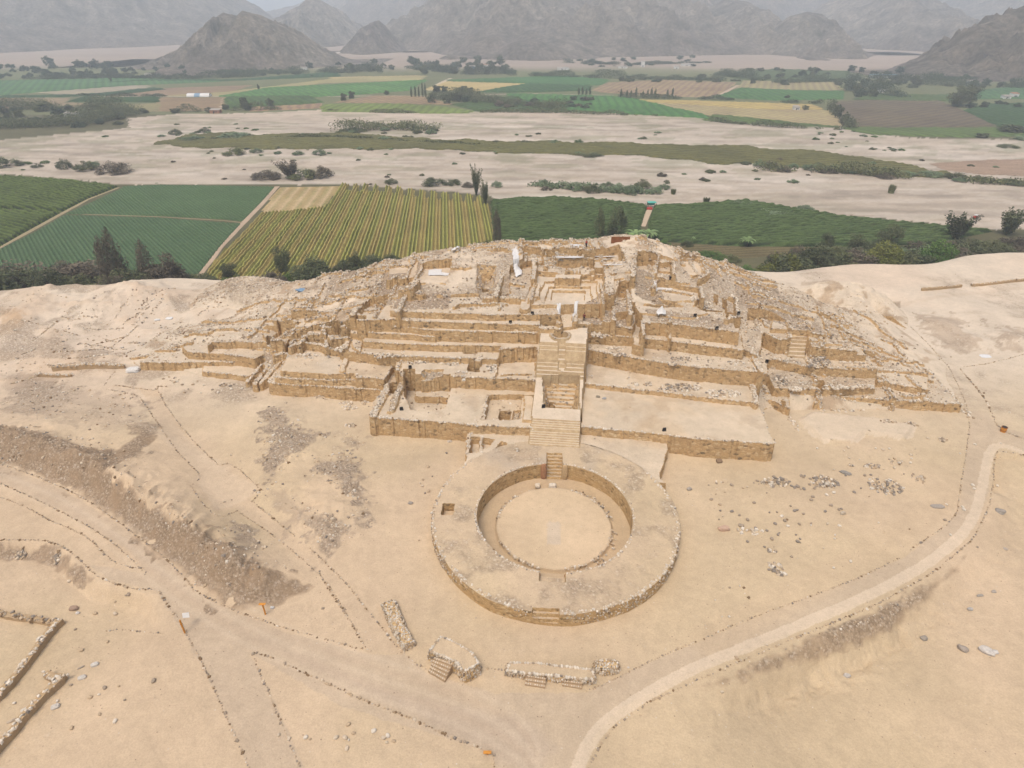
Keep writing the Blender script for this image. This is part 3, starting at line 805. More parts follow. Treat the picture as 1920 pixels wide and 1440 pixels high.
orange = .6 * sst(.5, .72, fbm(WX * .12, WY * .12, 73, 4))[..., None] * (TG != 0)[..., None]
Pcol = Pcol * (1 - .35 * orange) + alb(222, 184, 134) * .35 * orange
Pcol = Pcol * (1 - .6 * CHALK[..., None]) + alb(232, 212, 186) * .6 * CHALK[..., None]
for pts, z, cl, a in [([(687, 535), (765, 530), (757, 548), (700, 556)], 13, (160, 136, 112), .6), ([(745, 557), (845, 555), (840, 580), (738, 582)], 13, (168, 142, 116), .6),
                      ([(1185, 530), (1240, 545), (1245, 568), (1190, 560)], 13, (165, 142, 116), .6), ([(1120, 570), (1180, 590), (1180, 610), (1085, 600)], 11.5, (170, 146, 122), .6),
                      ([(1210, 580), (1380, 600), (1370, 615), (1220, 600)], 12, (176, 152, 126), .5),
                      ([(1370, 540), (1450, 550), (1560, 610), (1540, 620), (1440, 590), (1380, 580)], 10, (176, 156, 134), .55), ([(640, 500), (760, 490), (700, 530), (600, 560)], 11, (186, 164, 140), .5)]:
    m = inpoly(JX, JY, GA(pts, z))
    Pcol[m] = Pcol[m] * (1 - a) + alb(*cl) * a
    RB[m] = np.maximum(RB[m], .75)
jit = (RS.rand(*WX.shape) - .5) * .07
VP = np.stack([WX + jit, WY + jit[::-1], HH], -1).reshape(-1, 3)
NCc = WX.shape[1]
FI = (np.arange(WX.shape[0] - 1)[:, None] * NCc + np.arange(NCc - 1)[None, :])
pyr = root('stepped_pyramid', (OX, OY, 0))
tag(pyr, 'huge terraced stone pyramid ruin with a central stairway and roofless summit rooms', 'pyramid')
def mat_step():
    n = NT('worn_stair_stone')
    c = n.mix(n.ramp(n.noise(.9, 5, .65), [(.35, 0.0), (.65, 1.0)]), tuple(alb(214, 188, 148)), tuple(alb(188, 160, 122)))
    c = n.mix(1, c, n.ramp(n.noise(5, 4, .7), [(.25, .8), (.75, 1.15)]), 'MULTIPLY')
    n.color(c); n.bump(n.noise(3, 5, .7), .08, .8); return n.m
M_STEP = mat_step()
order = {}
for i, nme in enumerate(TAGS):
    order.setdefault(nme, []).append(i)
small_merge = {'stone_wall', 'excavated_room', 'step_slab', 'sand_block', 'wall_breach'}
def emit(nme, mask):
    fi = FI[mask]
    if len(fi) < 6: return None
    q = np.stack([fi, fi + 1, fi + NCc + 1, fi + NCc], -1)
    u_, inv = np.unique(q.ravel(), return_inverse=True)
    V = VP[u_] - np.array([OX, OY, 0])
    o = mesh(nme, V, inv.reshape(-1, 4), [M_SOIL, M_WALL, M_STEP], pyr, col=Pcol.reshape(-1, 3)[u_], extra={'rub': RB.ravel()[u_]}, midx=FM[mask])
    return o
for nme, ids in order.items():
    if len(ids) > 1 and nme not in ('atrium_hall', 'dais'):
        for i in ids: emit(nme, alive & (FT == i))
    else:
        emit(nme, alive & np.isin(FT, ids))

# ------------------------------------------------------------------ ground sheet
vv = np.r_[np.linspace(1700, 1460, 60), np.linspace(1458, 200, 560), np.linspace(198.5, 60, 110)]
rowy = (CH) / np.tan(PITCH + np.arctan((vv - 720) / FPX))
rowy = np.unique(np.r_[-120, -60, -20, 0, 8, 15, rowy, np.linspace(rowy.max() + 60, 9000, 40)])
uu = np.r_[np.linspace(-2600, -200, 60), np.linspace(-190, 2110, 880), np.linspace(2130, 4500, 60)]
XG = ((uu[None, :] - 960) / FPX) * (rowy[:, None].clip(0) * CP + CH * SP)
YG = np.repeat(rowy[:, None], len(uu), 1)
ZG = gz(XG, YG)
# under the pyramid and the plaza the sheet lies deeper
sG, tG = to_l(XG, YG)
ii = np.clip(((tG - T[0]) / GS).round().astype(int), 0, HH.shape[0] - 1); jj = np.clip(((sG - S[0]) / GS).round().astype(int), 0, HH.shape[1] - 1)
inside = (sG > S[0] + 1) & (sG < S[-1] - 1) & (tG > T[0] + 1) & (tG < T[-1] - 1)
cover = np.zeros(HH.shape, bool); 
al = np.zeros(HH.shape, bool); al[:-1, :-1] = alive
e_ = HH > GZ + .35
cover = e_.copy()
for sh in range(1, 5):
    cover[sh:] &= e_[:-sh]; cover[:-sh] &= e_[sh:]; cover[:, sh:] &= e_[:, :-sh]; cover[:, :-sh] &= e_[:, sh:]
pitlow = (HH < GZ - .05) & (TG != 0)
under = inside & (cover[ii, jj])
rP = np.hypot(XG - PC[0], YG - PC[1])
ZG = np.where(under, ZG - 3.0, ZG)
ZG = np.where(rP < 16.9, ZG - 3.5, ZG)
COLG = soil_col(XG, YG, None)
RUB = .12 + .35 * sst(.5, .8, fbm(XG * .07, YG * .07, 81, 4)) * sst(60, 110, YG)
def paint(pts, rgb, a=1.0, rub=None, z=0.0, jag=.5, soft=None, k=1.0, brk=1.0):
    P = GA(pts, z)
    jg = jag * (fbm(XG * .6, YG * .6, 83, 3) - .5) * 2
    m = inpoly(XG + jg, YG + jg, P)
    if not m.any(): return m
    A = np.full(m.sum(), float(a))
    if soft:
        nn = fbm(XG[m] * .9, YG[m] * .9, 84, 5); n2 = fbm(XG[m] * .18, YG[m] * .18, 86, 3)
        A = A * sst(.1, .9, dline(XG[m], YG[m], P, True) / (soft * (1.2 + brk)) + .15 + brk * (2.2 * (nn - .5) + 1.4 * (n2 - .5)))
    COLG[m] = COLG[m] * (1 - A[:, None]) + alb(*rgb, k) * A[:, None]
    if rub is not None: RUB[m] = RUB[m] * (1 - A) + rub * A
    return m
# roads and paths, warmer compacted soil
ROAD = [(-300, 810), (-100, 840), (0, 872), (120, 918), (230, 990), (330, 1068), (372, 1114), (440, 1148), (520, 1180), (600, 1202), (690, 1226), (760, 1228), (800, 1262), (930, 1300), (1100, 1300),
        (1190, 1254), (1330, 1195), (1450, 1144), (1600, 1088), (1700, 1042), (1770, 990), (1796, 960), (1806, 900), (1818, 800), (1822, 770), (1850, 770), (1868, 800), (1920, 810), (1920, 845), (1868, 832), (1855, 850), (1855, 920), (1830, 985), (1760, 1052), (1650, 1112), (1500, 1178), (1300, 1258),
        (1160, 1330), (1110, 1385), (1085, 1480), (1085, 1700), (940, 1700), (925, 1410), (860, 1392), (640, 1322), (470, 1226), (530, 1350), (590, 1480), (650, 1700), (560, 1700), (480, 1470), (400, 1290), (345, 1190), (292, 1108),
        (200, 1085), (170, 1060), (275, 1076), (240, 1030), (200, 1008), (100, 950), (0, 905), (-300, 850)]
paint(ROAD, (205, 183, 156), .7, .0, jag=.2)
paint([(-300, 815), (0, 876), (120, 925), (230, 1000), (330, 1080), (400, 1150), (560, 1220), (760, 1290), (1000, 1340), (1060, 1400), (1000, 1480), (760, 1350), (480, 1210), (330, 1110), (200, 1000), (90, 932), (0, 895), (-300, 835)], (200, 179, 156), .5, 0, jag=.2, soft=1.5, brk=.1)
SP_ = [(196, 722), (262, 730), (272, 745), (300, 800), (330, 850), (378, 892), (357, 911), (408, 972), (443, 957), (520, 1012), (600, 1078), (645, 1140), (688, 1220), (760, 1226), (735, 1200), (680, 1130), (620, 1064), (540, 1000), (470, 938), (492, 920), (450, 885), (425, 867),
       (410, 873), (360, 830), (310, 762), (298, 733), (216, 722)]
paint(SP_, (216, 190, 158), .9, .02, jag=.1)
paint([(272, 745), (306, 742), (330, 800), (408, 872), (492, 920), (460, 940), (410, 965), (370, 910), (375, 890), (320, 840)], (222, 198, 168), .5, .0, jag=.2)
# dark gravel slopes at left; painted slope shade on the right bank
paint([(-300, 780), (0, 808), (60, 812), (130, 832), (170, 850), (225, 848), (290, 800), (300, 820), (270, 870), (215, 900), (330, 985), (400, 1010), (470, 1050), (520, 1068), (580, 1080), (600, 1085), (560, 1112), (500, 1135), (430, 1140), (370, 1106),
       (330, 1062), (230, 983), (120, 912), (0, 868), (-300, 835)], (156, 130, 102), .85, .65, z=.9, jag=1.6, soft=1.0, brk=.45)
paint([(-200, 1008), (0, 1013), (100, 1016), (135, 1040), (150, 1062), (180, 1085), (150, 1092), (110, 1070), (80, 1048), (0, 1042), (-200, 1035)], (160, 134, 108), .65, .75, jag=.5, soft=.5)
paint([(1290, 1290), (1400, 1245), (1500, 1200), (1650, 1138), (1760, 1076), (1815, 1035), (1800, 1080), (1720, 1140), (1690, 1175), (1570, 1215), (1450, 1255), (1350, 1290)], (166, 140, 110), .7, .75, jag=.6, soft=.8, brk=.45)  # right bank: slope shade painted into the ground colour, plus rubble
paint([(1640, 1140), (1700, 1105), (1700, 1140), (1670, 1165), (1560, 1190), (1545, 1180)], (156, 132, 104), .6, 1.0, jag=.6, soft=.5, brk=.5)  # second, darker patch of the painted slope shade, with rubble
# stony fields left of the plaza
for pts, a, rb in [([(495, 770), (530, 765), (555, 800), (610, 815), (590, 850), (545, 870), (520, 905), (480, 880), (500, 830), (490, 800)], .55, 1.15), ([(590, 870), (640, 850), (685, 870), (690, 920), (715, 970), (700, 1000), (660, 990), (640, 940), (600, 900)], .5, 1.1),
                   ([(560, 950), (640, 975), (680, 1000), (640, 1030), (610, 1060), (570, 1000)], .45, 1.05), ([(470, 900), (540, 920), (590, 960), (560, 1000), (500, 950)], .3, .75), ([(460, 860), (500, 855), (500, 880), (465, 880)], .4, .9),
                   ([(430, 980), (480, 980), (500, 1030), (470, 1070), (420, 1030)], .45, .9), ([(20, 700), (150, 720), (240, 740), (290, 790), (220, 830), (120, 800), (0, 790)], .25, .75), ([(640, 800), (690, 830), (660, 850), (630, 820)], .3, .9),
                   ([(230, 720), (300, 760), (300, 790), (240, 750)], .4, .9), ([(0, 700), (120, 700), (100, 740), (0, 760)], .3, .8)]:
    paint(pts, (168, 148, 128), a * 1.15, rb, jag=2.2, soft=1.2, brk=.8)
paint([(235, 800), (305, 800), (300, 835), (240, 830)], (160, 135, 108), .6, .7, jag=1, soft=1)
paint([(240, 985), (310, 985), (300, 1000), (240, 1000)], (170, 150, 126), .3, .6)
# pale crust right of the pyramid, dark heaps further right
paint([(1494, 788), (1520, 812), (1545, 832), (1605, 834), (1622, 818), (1660, 822), (1710, 824), (1720, 800), (1640, 785), (1520, 772)], (230, 210, 184), .6, .05, jag=.8)
paint([(1705, 590), (1790, 585), (1860, 650), (1800, 670), (1740, 640)], (186, 162, 136), .55, .6, jag=1.5, soft=1.6, brk=1.5)
paint([(1835, 600), (1870, 615), (1930, 620), (1925, 665), (1850, 660)], (186, 162, 136), .55, .6, jag=1.5, soft=1.6, brk=1.5)
paint([(1655, 560), (1690, 562), (1690, 575), (1660, 572)], (150, 128, 102), .6, .6, jag=.5)
paint([(1500, 530), (1560, 528), (1560, 537), (1505, 537)], (176, 150, 122), .4, .6, jag=.8)
paint([(0, 590), (60, 600), (50, 640), (0, 650)], (196, 158, 112), .5, .5, jag=1, soft=1)
lf = (sst(-25, -60, XG) * sst(88, 112, YG) * sst(160, 150, YG))
q1 = ridged(XG * .06 + YG * .03, YG * .09, 87, 5)
COLG = COLG * (1 - (.22 * lf * sst(.62, .8, q1))[..., None]) + alb(206, 168, 128) * (.22 * lf * sst(.62, .8, q1))[..., None]
RUB = RUB + .55 * lf * sst(.5, .66, fbm(XG * .12, YG * .12, 88, 4))
for pts, wd_, cl in [([(250, 700), (330, 640), (400, 590), (450, 560), (560, 530), (700, 500)], 1.1, (228, 208, 184)), ([(262, 704), (345, 645), (412, 596), (462, 566), (570, 538)], .6, (190, 166, 140)), ([(0, 640), (120, 625), (260, 630), (360, 560)], 1.0, (226, 204, 178)), ([(1300, 470), (1380, 500), (1440, 540), (1560, 600), (1700, 650)], 1.6, (228, 208, 184)),
                     ([(1640, 575), (1760, 560), (1860, 545), (1960, 540)], 1.0, (216, 194, 168)), ([(0, 765), (200, 770), (420, 880)], 1.2, (224, 200, 170)), ([(1330, 1200), (1500, 1110), (1700, 1000), (1780, 920)], 2.2, (212, 186, 152))]:
    dd_ = dline(XG, YG, smooth_line(GA(pts), 2.0), lim=6); k_d = (.45 * sst(wd_ * 1.3, wd_ * .5, dd_ + .4 * (fbm(XG * .7, YG * .7, 89, 3) - .5)))[..., None]
    COLG = COLG * (1 - k_d) + alb(*cl) * k_d
for k in range(5):
    off = (k - 2) * 1.1
    tr_ = smooth_line(GA([(-60, 862), (0, 888), (120, 935), (230, 1010), (330, 1092), (480, 1185), (640, 1250), (900, 1330), (1020, 1420), (1000, 1560)]) + [0, off], 1.0)
    dd_ = dline(XG, YG, tr_, lim=3); k_d = (.20 * sst(.45, .12, dd_))[..., None]
    COLG = COLG * (1 - k_d) + alb(*((200, 174, 146) if k % 2 else (228, 206, 178))) * k_d
# white foot path
WP = smooth_line(GA([(1060, 1560), (1078, 1450), (1105, 1385), (1160, 1332), (1300, 1252), (1400, 1212), (1500, 1172), (1650, 1107), (1755, 1048), (1822, 985), (1842, 915), (1853, 855), (1862, 836), (1880, 833), (1920, 848), (2000, 880)]), .5)
dwp = dline(XG, YG, WP[::3], lim=4)
m = dwp < .68 + .2 * (fbm(XG * .8, YG * .8, 85, 3) - .5)
COLG[m] = COLG[m] * .35 + alb(232, 210, 182) * .65; RUB[m] = 0
# plateau edge and valley floor
edge_m = YG - edge_y(XG)
vm = edge_m > 14
va = sst(10, 22, edge_m)[..., None]
veg = alb(104, 100, 72)[None] * (.8 + .4 * fbm(XG * .08, YG * .08, 91, 4)[..., None])
COLG = COLG * (1 - va) + veg * va
RUB = RUB * (1 - va[..., 0])
river = [(-900, 340), (-200, 325), (0, 325), (230, 346), (515, 346), (640, 346), (915, 366), (930, 374), (1060, 370), (1212, 384), (1300, 386), (1400, 374), (1560, 402), (1860, 430), (1925, 430), (2400, 430), (2800, 300), (2200, 262), (1920, 262), (1700, 258), (1570, 240), (1400, 222), (1160, 212), (860, 208), (600, 206), (470, 212), (330, 214),
         (240, 222), (240, 240), (0, 262), (-300, 275), (-900, 290)]
rm = paint(river, (205, 192, 176), 1.0, .10, z=VZ, jag=3)
bend = 14 * (fbm(XG * .006, YG * .006, 100, 3) - .5)
s1 = fbm(XG * .008, (YG + bend * 2) * .06 + XG * .006, 93, 6); s2 = fbm(XG * .022, (YG + bend) * .13 + XG * .012, 94, 5)
wht = sst(.52, .72, s1)[..., None] * .45; gry = sst(.50, .72, s2)[..., None] * .6
s3_ = fbm(XG * .045, (YG + bend) * .22 + XG * .02, 99, 5); gry = np.clip(.7 * gry + .4 * sst(.54, .62, s3_)[..., None], 0, 1); wht = np.clip(wht + .28 * sst(.47, .42, s3_)[..., None], 0, 1)
cr = alb(194, 178, 158)[None] * (1 - gry) + alb(160, 147, 131)[None] * gry
cr = cr * (1 - wht) + alb(224, 211, 194)[None] * wht
lg = sst(700, 560, YG)[..., None]
cr = cr * lg + (alb(205, 186, 164)[None] * (.9 + .2 * s1[..., None])) * (1 - lg)
COLG = np.where(rm[..., None], cr, COLG)
sg = sst(.54, .60, fbm(XG * .035, YG * .08, 95, 7))[..., None] * rm[..., None] * (.25 + .75 * sst(350, 420, YG)[..., None]) * .42
COLG = COLG * (1 - sg) + alb(132, 134, 98) * sg
# valley fields base and desert apron beyond
fm = (YG > 640) & ~rm
base = alb(118, 120, 84)[None] * (.85 + .3 * fbm(XG * .01, YG * .01, 96, 4)[..., None])
COLG = np.where(fm[..., None], base, COLG)
apr = sst(1130, 1330, YG + .05 * XG + 160 * (fbm(XG * .004, YG * .004, 97, 4) - .5))[..., None]
desert = alb(172, 154, 138)[None] * (.86 + .3 * fbm(XG * .006, YG * .012, 98, 5)[..., None])
COLG = COLG * (1 - apr) + desert * apr
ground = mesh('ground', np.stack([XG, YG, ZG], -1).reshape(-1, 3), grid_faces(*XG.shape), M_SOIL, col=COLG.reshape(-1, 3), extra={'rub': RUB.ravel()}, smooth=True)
tag(ground, kind='structure')
# ------------------------------------------------------------------ stones
BOX = np.array([[-1, -1, -1], [1, -1, -1], [1, 1, -1], [-1, 1, -1], [-1, -1, 1], [1, -1, 1], [1, 1, 1], [-1, 1, 1]], float) * .5
BF = np.array([[0, 3, 2, 1], [4, 5, 6, 7], [0, 1, 5, 4], [1, 2, 6, 5], [2, 3, 7, 6], [3, 0, 4, 7]])
PAL = np.array([alb(238, 224, 203), alb(222, 202, 175), alb(205, 180, 148), alb(178, 160, 138), alb(160, 148, 134), alb(150, 124, 94)])
PW = dict(pale=[.6, .22, .08, .04, .05, .01], mixed=[.16, .26, .26, .16, .10, .06], dark=[.05, .12, .25, .22, .22, .14], grey=[.25, .15, .1, .2, .28, .02], edge=[.04, .16, .32, .2, .1, .2], warm=[.25, .3, .3, .07, .03, .05])
def stones(name, P, size, pal='mixed', parent=None, off=(0, 0, 0), flat=.65, seed=0):
    r = np.random.RandomState(seed + len(P))
    n = len(P)
    P = np.asarray(P, float); size = np.broadcast_to(size, (n,))
    B = BOX[None] * (1 + .0 * r.rand(n, 8, 3))
    # chamfered look: squeeze the top and shake the corners
    B = B + (r.rand(n, 8, 3) - .5) * .34
    B[:, 4:, :2] *= .72; B[:, :4, :2] *= .95
    sc3 = np.stack([size * r.uniform(.8, 1.35, n), size * r.uniform(.7, 1.1, n), size * r.uniform(.75, 1.2, n) * flat], -1)
    B = B * sc3[:, None, :]
    a = r.rand(n) * 6.283; c, s = np.cos(a)[:, None], np.sin(a)[:, None]
    tl_ = (r.rand(n) - .5)[:, None] * .8
    x, y, z = B[..., 0], B[..., 1], B[..., 2]
    x, z = x * np.cos(tl_) - z * np.sin(tl_), x * np.sin(tl_) + z * np.cos(tl_)
    B = np.stack([x * c - y * s, x * s + y * c, z], -1) + P[:, None, :] + np.array([0, 0, 1]) * (size * flat * .22)[:, None, None] - np.array(off)
    F = BF[None] + (np.arange(n) * 8)[:, None, None]
    cc = PAL[r.choice(6, n, p=np.array(PW[pal]) / sum(PW[pal]))] * (.88 + .24 * r.rand(n, 1))
    return mesh(name, B.reshape(-1, 3), F.reshape(-1, 4), M_STONE, parent, col=np.repeat(cc, 8, 0))
def Hat(x, y):
    s_, t_ = to_l(x, y)
    i = np.clip(((t_ - T[0]) / GS).round().astype(int), 0, HH.shape[0] - 1); j = np.clip(((s_ - S[0]) / GS).round().astype(int), 0, HH.shape[1] - 1)
    return HH[i, j]
# crest stones along the terrace edges and wall tops
cp = []
for P, z, den in FRONTS:
    Q = resample(P, .30 / den)
    for rep in range(3):
        q = Q + (RS.rand(*Q.shape) - .5) * (.9 if rep else .5)
        h = Hat(q[:, 0], q[:, 1])
        ok = (h > z - .7) if z is not None else np.ones(len(h), bool)
        ok &= RS.rand(len(h)) < .75
        cp.append(np.c_[q, h][ok])
cp = np.concatenate(cp)
o = stones('crest_stones', cp, .12 + .26 * RS.rand(len(cp)) ** 1.5, 'pale', pyr, (OX, OY, 0)); tag(o, kind='stuff')
# rubble on the mound
n = 260000
s_ = RS.uniform(-96, 83, n); t_ = RS.uniform(-1, 66, n)
x_, y_ = to_w(s_, t_)
i_ = ((t_ - T[0]) / GS).round().astype(int); j_ = ((s_ - S[0]) / GS).round().astype(int)
pr = RB[i_, j_] * .6 + fbm(x_ * .25, y_ * .25, 101, 4) * .9 - .42
gr = np.maximum(GRr, GRc)[np.clip(i_, 0, GRr.shape[0] - 1), np.clip(j_, 0, GRr.shape[1] - 1)] / GS
ok = (RS.rand(n) < np.clip(pr, .006, 1) * .42 * sst(.09, .32, RB[i_, j_])) & (HH[i_, j_] > GZ[i_, j_] + .1) & (gr < 2.5)
P = np.c_[x_, y_, HH[i_, j_]][ok]
o = stones('rubble_stones', P, .11 + .34 * RS.rand(len(P)) ** 3, 'mixed', pyr, (OX, OY, 0)); tag(o, kind='stuff')
# stony ground
n = 150000
x_ = RS.uniform(-125, 130, n); y_ = RS.uniform(34, 165, n)
cells = {}
stonep = [([(495, 770), (530, 765), (555, 800), (610, 815), (590, 850), (545, 870), (520, 905), (480, 880), (500, 830), (490, 800)], .5), ([(590, 870), (640, 850), (685, 870), (690, 920), (715, 970), (700, 1000), (660, 990), (640, 940), (600, 900)], .45),
          ([(560, 950), (640, 975), (680, 1000), (640, 1030), (610, 1060), (570, 1000)], .4), ([(470, 900), (540, 920), (590, 960), (560, 1000), (500, 950)], .22), ([(640, 800), (690, 830), (660, 850), (630, 820)], .3),
          ([(20, 700), (150, 720), (240, 740), (290, 790), (220, 830), (120, 800), (0, 790)], .14), ([(0, 565), (300, 560), (400, 600), (240, 700), (0, 700)], .06),
          ([(0, 808), (130, 832), (225, 848), (330, 985), (470, 1050), (580, 1080), (560, 1112), (430, 1140), (330, 1062), (230, 983), (120, 912), (0, 868)], .22),
          ([(1400, 1250), (1500, 1200), (1650, 1138), (1700, 1110), (1680, 1165), (1560, 1195), (1420, 1245)], .25), ([(0, 1020), (100, 1020), (150, 1062), (130, 1080), (0, 1042)], .12),
          ([(1500, 560), (1700, 640), (1850, 800), (1760, 740), (1600, 640)], .10), ([(430, 980), (480, 980), (500, 1030), (470, 1070), (420, 1030)], .25), ([(480, 1000), (520, 1000), (500, 1060), (470, 1080)], .2),
          ([(1320, 1180), (1450, 1130), (1400, 1080), (1330, 1100)], .05), ([(1330, 880), (1360, 900), (1350, 970), (1330, 960)], .06)]
pr = np.full(n, .004)
jx_ = x_ + 2.5 * (fbm(x_ * .4, y_ * .4, 105, 3) - .5) * 2; jy_ = y_ + 2.5 * (fbm(x_ * .4, y_ * .4, 106, 3) - .5) * 2
for pts, dn in stonep:
    P_ = GA(pts); m = inpoly(jx_, jy_, P_)
    pr[m] = np.maximum(pr[m], dn * 1.6 * (.3 + 1.4 * sst(.4, .6, fbm(x_[m] * .5, y_[m] * .5, 107, 4))))
ok = RS.rand(n) < pr
ok &= ~((np.hypot(x_ - PC[0], y_ - PC[1]) < 17.6)) & (gz(x_, y_) > Hat(x_, y_) - .05) & (y_ < edge_y(x_) + 6)
x_, y_ = x_[ok], y_[ok]
P = np.c_[x_, y_, gz(x_, y_)]
o = stones('scattered_stones', P, .08 + .34 * RS.rand(len(P)) ** 3, 'mixed')
tag(o, 'thousands of small loose stones strewn over the sand and gravel slopes', 'stones', kind='stuff')

# ------------------------------------------------------------------ circular plaza
plz = root('circular_plaza', (PC[0], PC[1], 0))
tag(plz, 'round sunken stone plaza inside a broad raised ring, in front of the pyramid stairway', 'plaza')
axv = np.array([1.1, 18.4]); axv /= np.hypot(*axv); lxv = np.array([axv[1], -axv[0]])
rad = np.r_[np.linspace(0, 7.6, 20), np.arange(7.7, 10.9, .14), [10.93, 10.97, 11.03, 11.08], np.arange(11.18, 14.4, .12), np.arange(14.5, 16.2, .2), np.arange(16.25, 17.3, .1), [17.36, 17.42, 17.47, 17.52, 17.58, 17.7]]
na = 1080
th = np.arange(na) / na * 2 * np.pi
RR, AA = np.meshgrid(rad, th, indexing='ij')
wob_o = 1 + .006 * np.sin(3 * AA + 1) + .022 * (fbm(np.cos(AA) * 4 + 9, np.sin(AA) * 4, 111, 4) - .5)
wob_i = 1 + .022 * (fbm(np.cos(AA) * 5 + 3, np.sin(AA) * 5, 112, 4) - .5)
Rw = RR * np.where(RR > 14, wob_o, wob_i)
LX, LY = Rw * np.cos(AA), Rw * np.sin(AA)
q_ = LX * axv[0] + LY * axv[1]; l_ = LX * lxv[0] + LY * lxv[1]
nz = fbm(LX * .9, LY * .9, 113, 4) - .5
zt = 1.95 + .22 * nz + .12 * (fbm(LX * .15, LY * .15, 114, 3) - .5)
zfl = -.85 + .05 * nz
Z = np.where(RR > 11.05, zt, np.where(RR > 7.9, zfl + .30 * sst(8.5, 8.2, RR) - .22 * sst(8.2, 8.7, RR) + .25 * sst(9.8, 10.9, RR), zfl + .30))
Z = np.where(RR > 17.38, zt - .04, Z); Z = np.where(RR > 17.44, 1.0, Z); Z = np.where(RR > 17.5, .2, Z); Z = np.where(RR > 17.55, -.6, Z)
Z = np.where(np.abs(RR - 11.03) < .01, 1.88 + .15 * nz, Z)
ZT = Z.copy()
part = np.where(RR > 11.0, 1, 0)                      # 0 floor 1 ring
# north stair down to the floor
nm = (np.abs(l_) < 1.25) & (q_ > 10.4) & (q_ < 14.3)
Z[nm] = -.95 + np.clip(np.ceil((q_[nm] - 10.9) / .42), 0, 8) * .36
part[nm] = 2
# south recess and outer steps
lc = -1.0
sm = (np.abs(l_ + .25) < 1.65) & (q_ < -10.3) & (q_ > -12.5)
Z[sm] = .95 + .04 * nz[sm]; part[sm] = 1
om = (np.abs(l_ - lc) < 1.6) & (q_ < -16.3) & (RR < 17.53)
Z[om] = np.clip(1.95 - np.floor((-q_[om] - 16.3) / .36) * .5, .05, 2); part[om] = 3
# little excavation on the western ring
gx, gy = G(840, 955, 1.95); gx -= PC[0]; gy -= PC[1]
gm = (np.abs(LX - gx) < .85 + .4 * nz) & (np.abs(LY - gy) < 1.15 + .5 * nz)
Z[gm] = .6 + .4 * nz[gm]
Vp = np.stack([LX, LY, Z], -1)
nr_ = len(rad)
I = (np.arange(nr_ - 1)[:, None] * na + np.arange(na)[None, :])
Jn = (np.arange(nr_ - 1)[:, None] * na + (np.arange(na)[None, :] + 1) % na)
Fq = np.stack([I, Jn, Jn + na, I + na], -1)
fr_ = RR[:-1]
z4 = np.stack([Z[:-1], np.roll(Z, -1, 1)[:-1], np.roll(Z, -1, 1)[1:], Z[1:]])
p4 = np.stack([part[:-1], np.roll(part, -1, 1)[:-1], np.roll(part, -1, 1)[1:], part[1:]])
span = np.hypot(LX[1:] - LX[:-1], LY[1:] - LY[:-1]) + .03
stp_ = (z4.max(0) - z4.min(0)) > .35
fp = p4.max(0)
colp = soil_col(LX + PC[0], LY + PC[1], None)
gb = sst(.45, .7, fbm(LX * .2, LY * .12 + 4, 116, 4))[..., None] * (LY > 3)[..., None] * (RR > 11)[..., None]
colp = colp * (1 - .45 * gb) + alb(190, 176, 158) * .45 * gb
slab = (np.abs(l_ + .0) < .95) & (np.abs(q_ + 1.6) < 2.3)
dsk = (RR < 8.1); colp[dsk] = colp[dsk] * .5 + alb(232, 204, 166) * .5
tr_m = (RR > 8.3) & (RR < 11.0); colp[tr_m] = colp[tr_m] * .6 + alb(196, 166, 126) * .4
colp[slab] = colp[slab] * .5 + alb(205, 190, 172) * .5
rbp = np.where(RR > 11.03, .22 + .35 * sst(.4, .65, fbm(LX * .3 + 2, LY * .3, 117, 4)), .05)
def pl_emit(nme, msk, mats, mi):
    f = Fq[msk]
    u_, inv = np.unique(f.ravel(), return_inverse=True)
    return mesh(nme, Vp.reshape(-1, 3)[u_], inv.reshape(-1, 4), mats, plz, col=colp.reshape(-1, 3)[u_], extra={'rub': rbp.ravel()[u_]}, midx=mi[msk])
mi_ = stp_.astype(int)
wall_in = stp_ & (fr_ > 10.8) & (fr_ < 11.2) & (fp < 2)
wall_out = stp_ & (fr_ > 17.3) & (fp < 2)
st_n = fp == 2; st_s = fp == 3
rest = ~(wall_in | wall_out | st_n | st_s)
pl_emit('inner_wall', wall_in, [M_SOIL, M_WALLP], mi_)
pl_emit('outer_wall', wall_out, [M_SOIL, M_WALLP], mi_)
pl_emit('ring_platform', rest & (fr_ > 10.99), [M_SOIL, M_WALLP], mi_)
pl_emit('plaza_floor', rest & (fr_ <= 10.99), [M_SOIL, M_WALLP], mi_)
pl_emit('descending_stairway', st_n, [M_SOIL, M_WALLP], mi_)
pl_emit('entrance_steps', st_s, [M_SOIL, M_WALLP], mi_)
# edge stones of the ring, low stone circle on the floor
def ringst(nme, r0, r1, n, z, s0, s1, pal, skip=None, gaps=0):
    a = RS.rand(n) * 6.283; r = RS.uniform(r0, r1, n)
    x = r * np.cos(a); y = r * np.sin(a)
    if gaps: 
        k = fbm(np.cos(a) * 4, np.sin(a) * 4, 119, 3) > .42
        x, y = x[k], y[k]
    qq = x * axv[0] + y * axv[1]; ll = x * lxv[0] + y * lxv[1]
    k = ~((np.abs(ll) < 1.4) & (qq > 0)) & ~((np.abs(ll - lc) < 1.9) & (qq < -15)) & ~((np.abs(ll + .25) < 1.7) & (qq < 0) & (qq > -13))
    if skip is not None: k &= ~skip(x, y)
    x, y = x[k], y[k]
    o = stones(nme, np.c_[x, y, np.full(len(x), z)], RS.uniform(s0, s1, len(x)), pal, plz)
    return tag(o, kind='stuff')
front = lambda x, y: (y > 9) & (np.abs(x - 2) < 14.5)
ringst('rim_stones', 16.9, 17.45, 620, 1.9, .10, .34, 'pale', front)
ringst('rim_stones', 11.1, 11.4, 420, 1.92, .12, .28, 'pale')
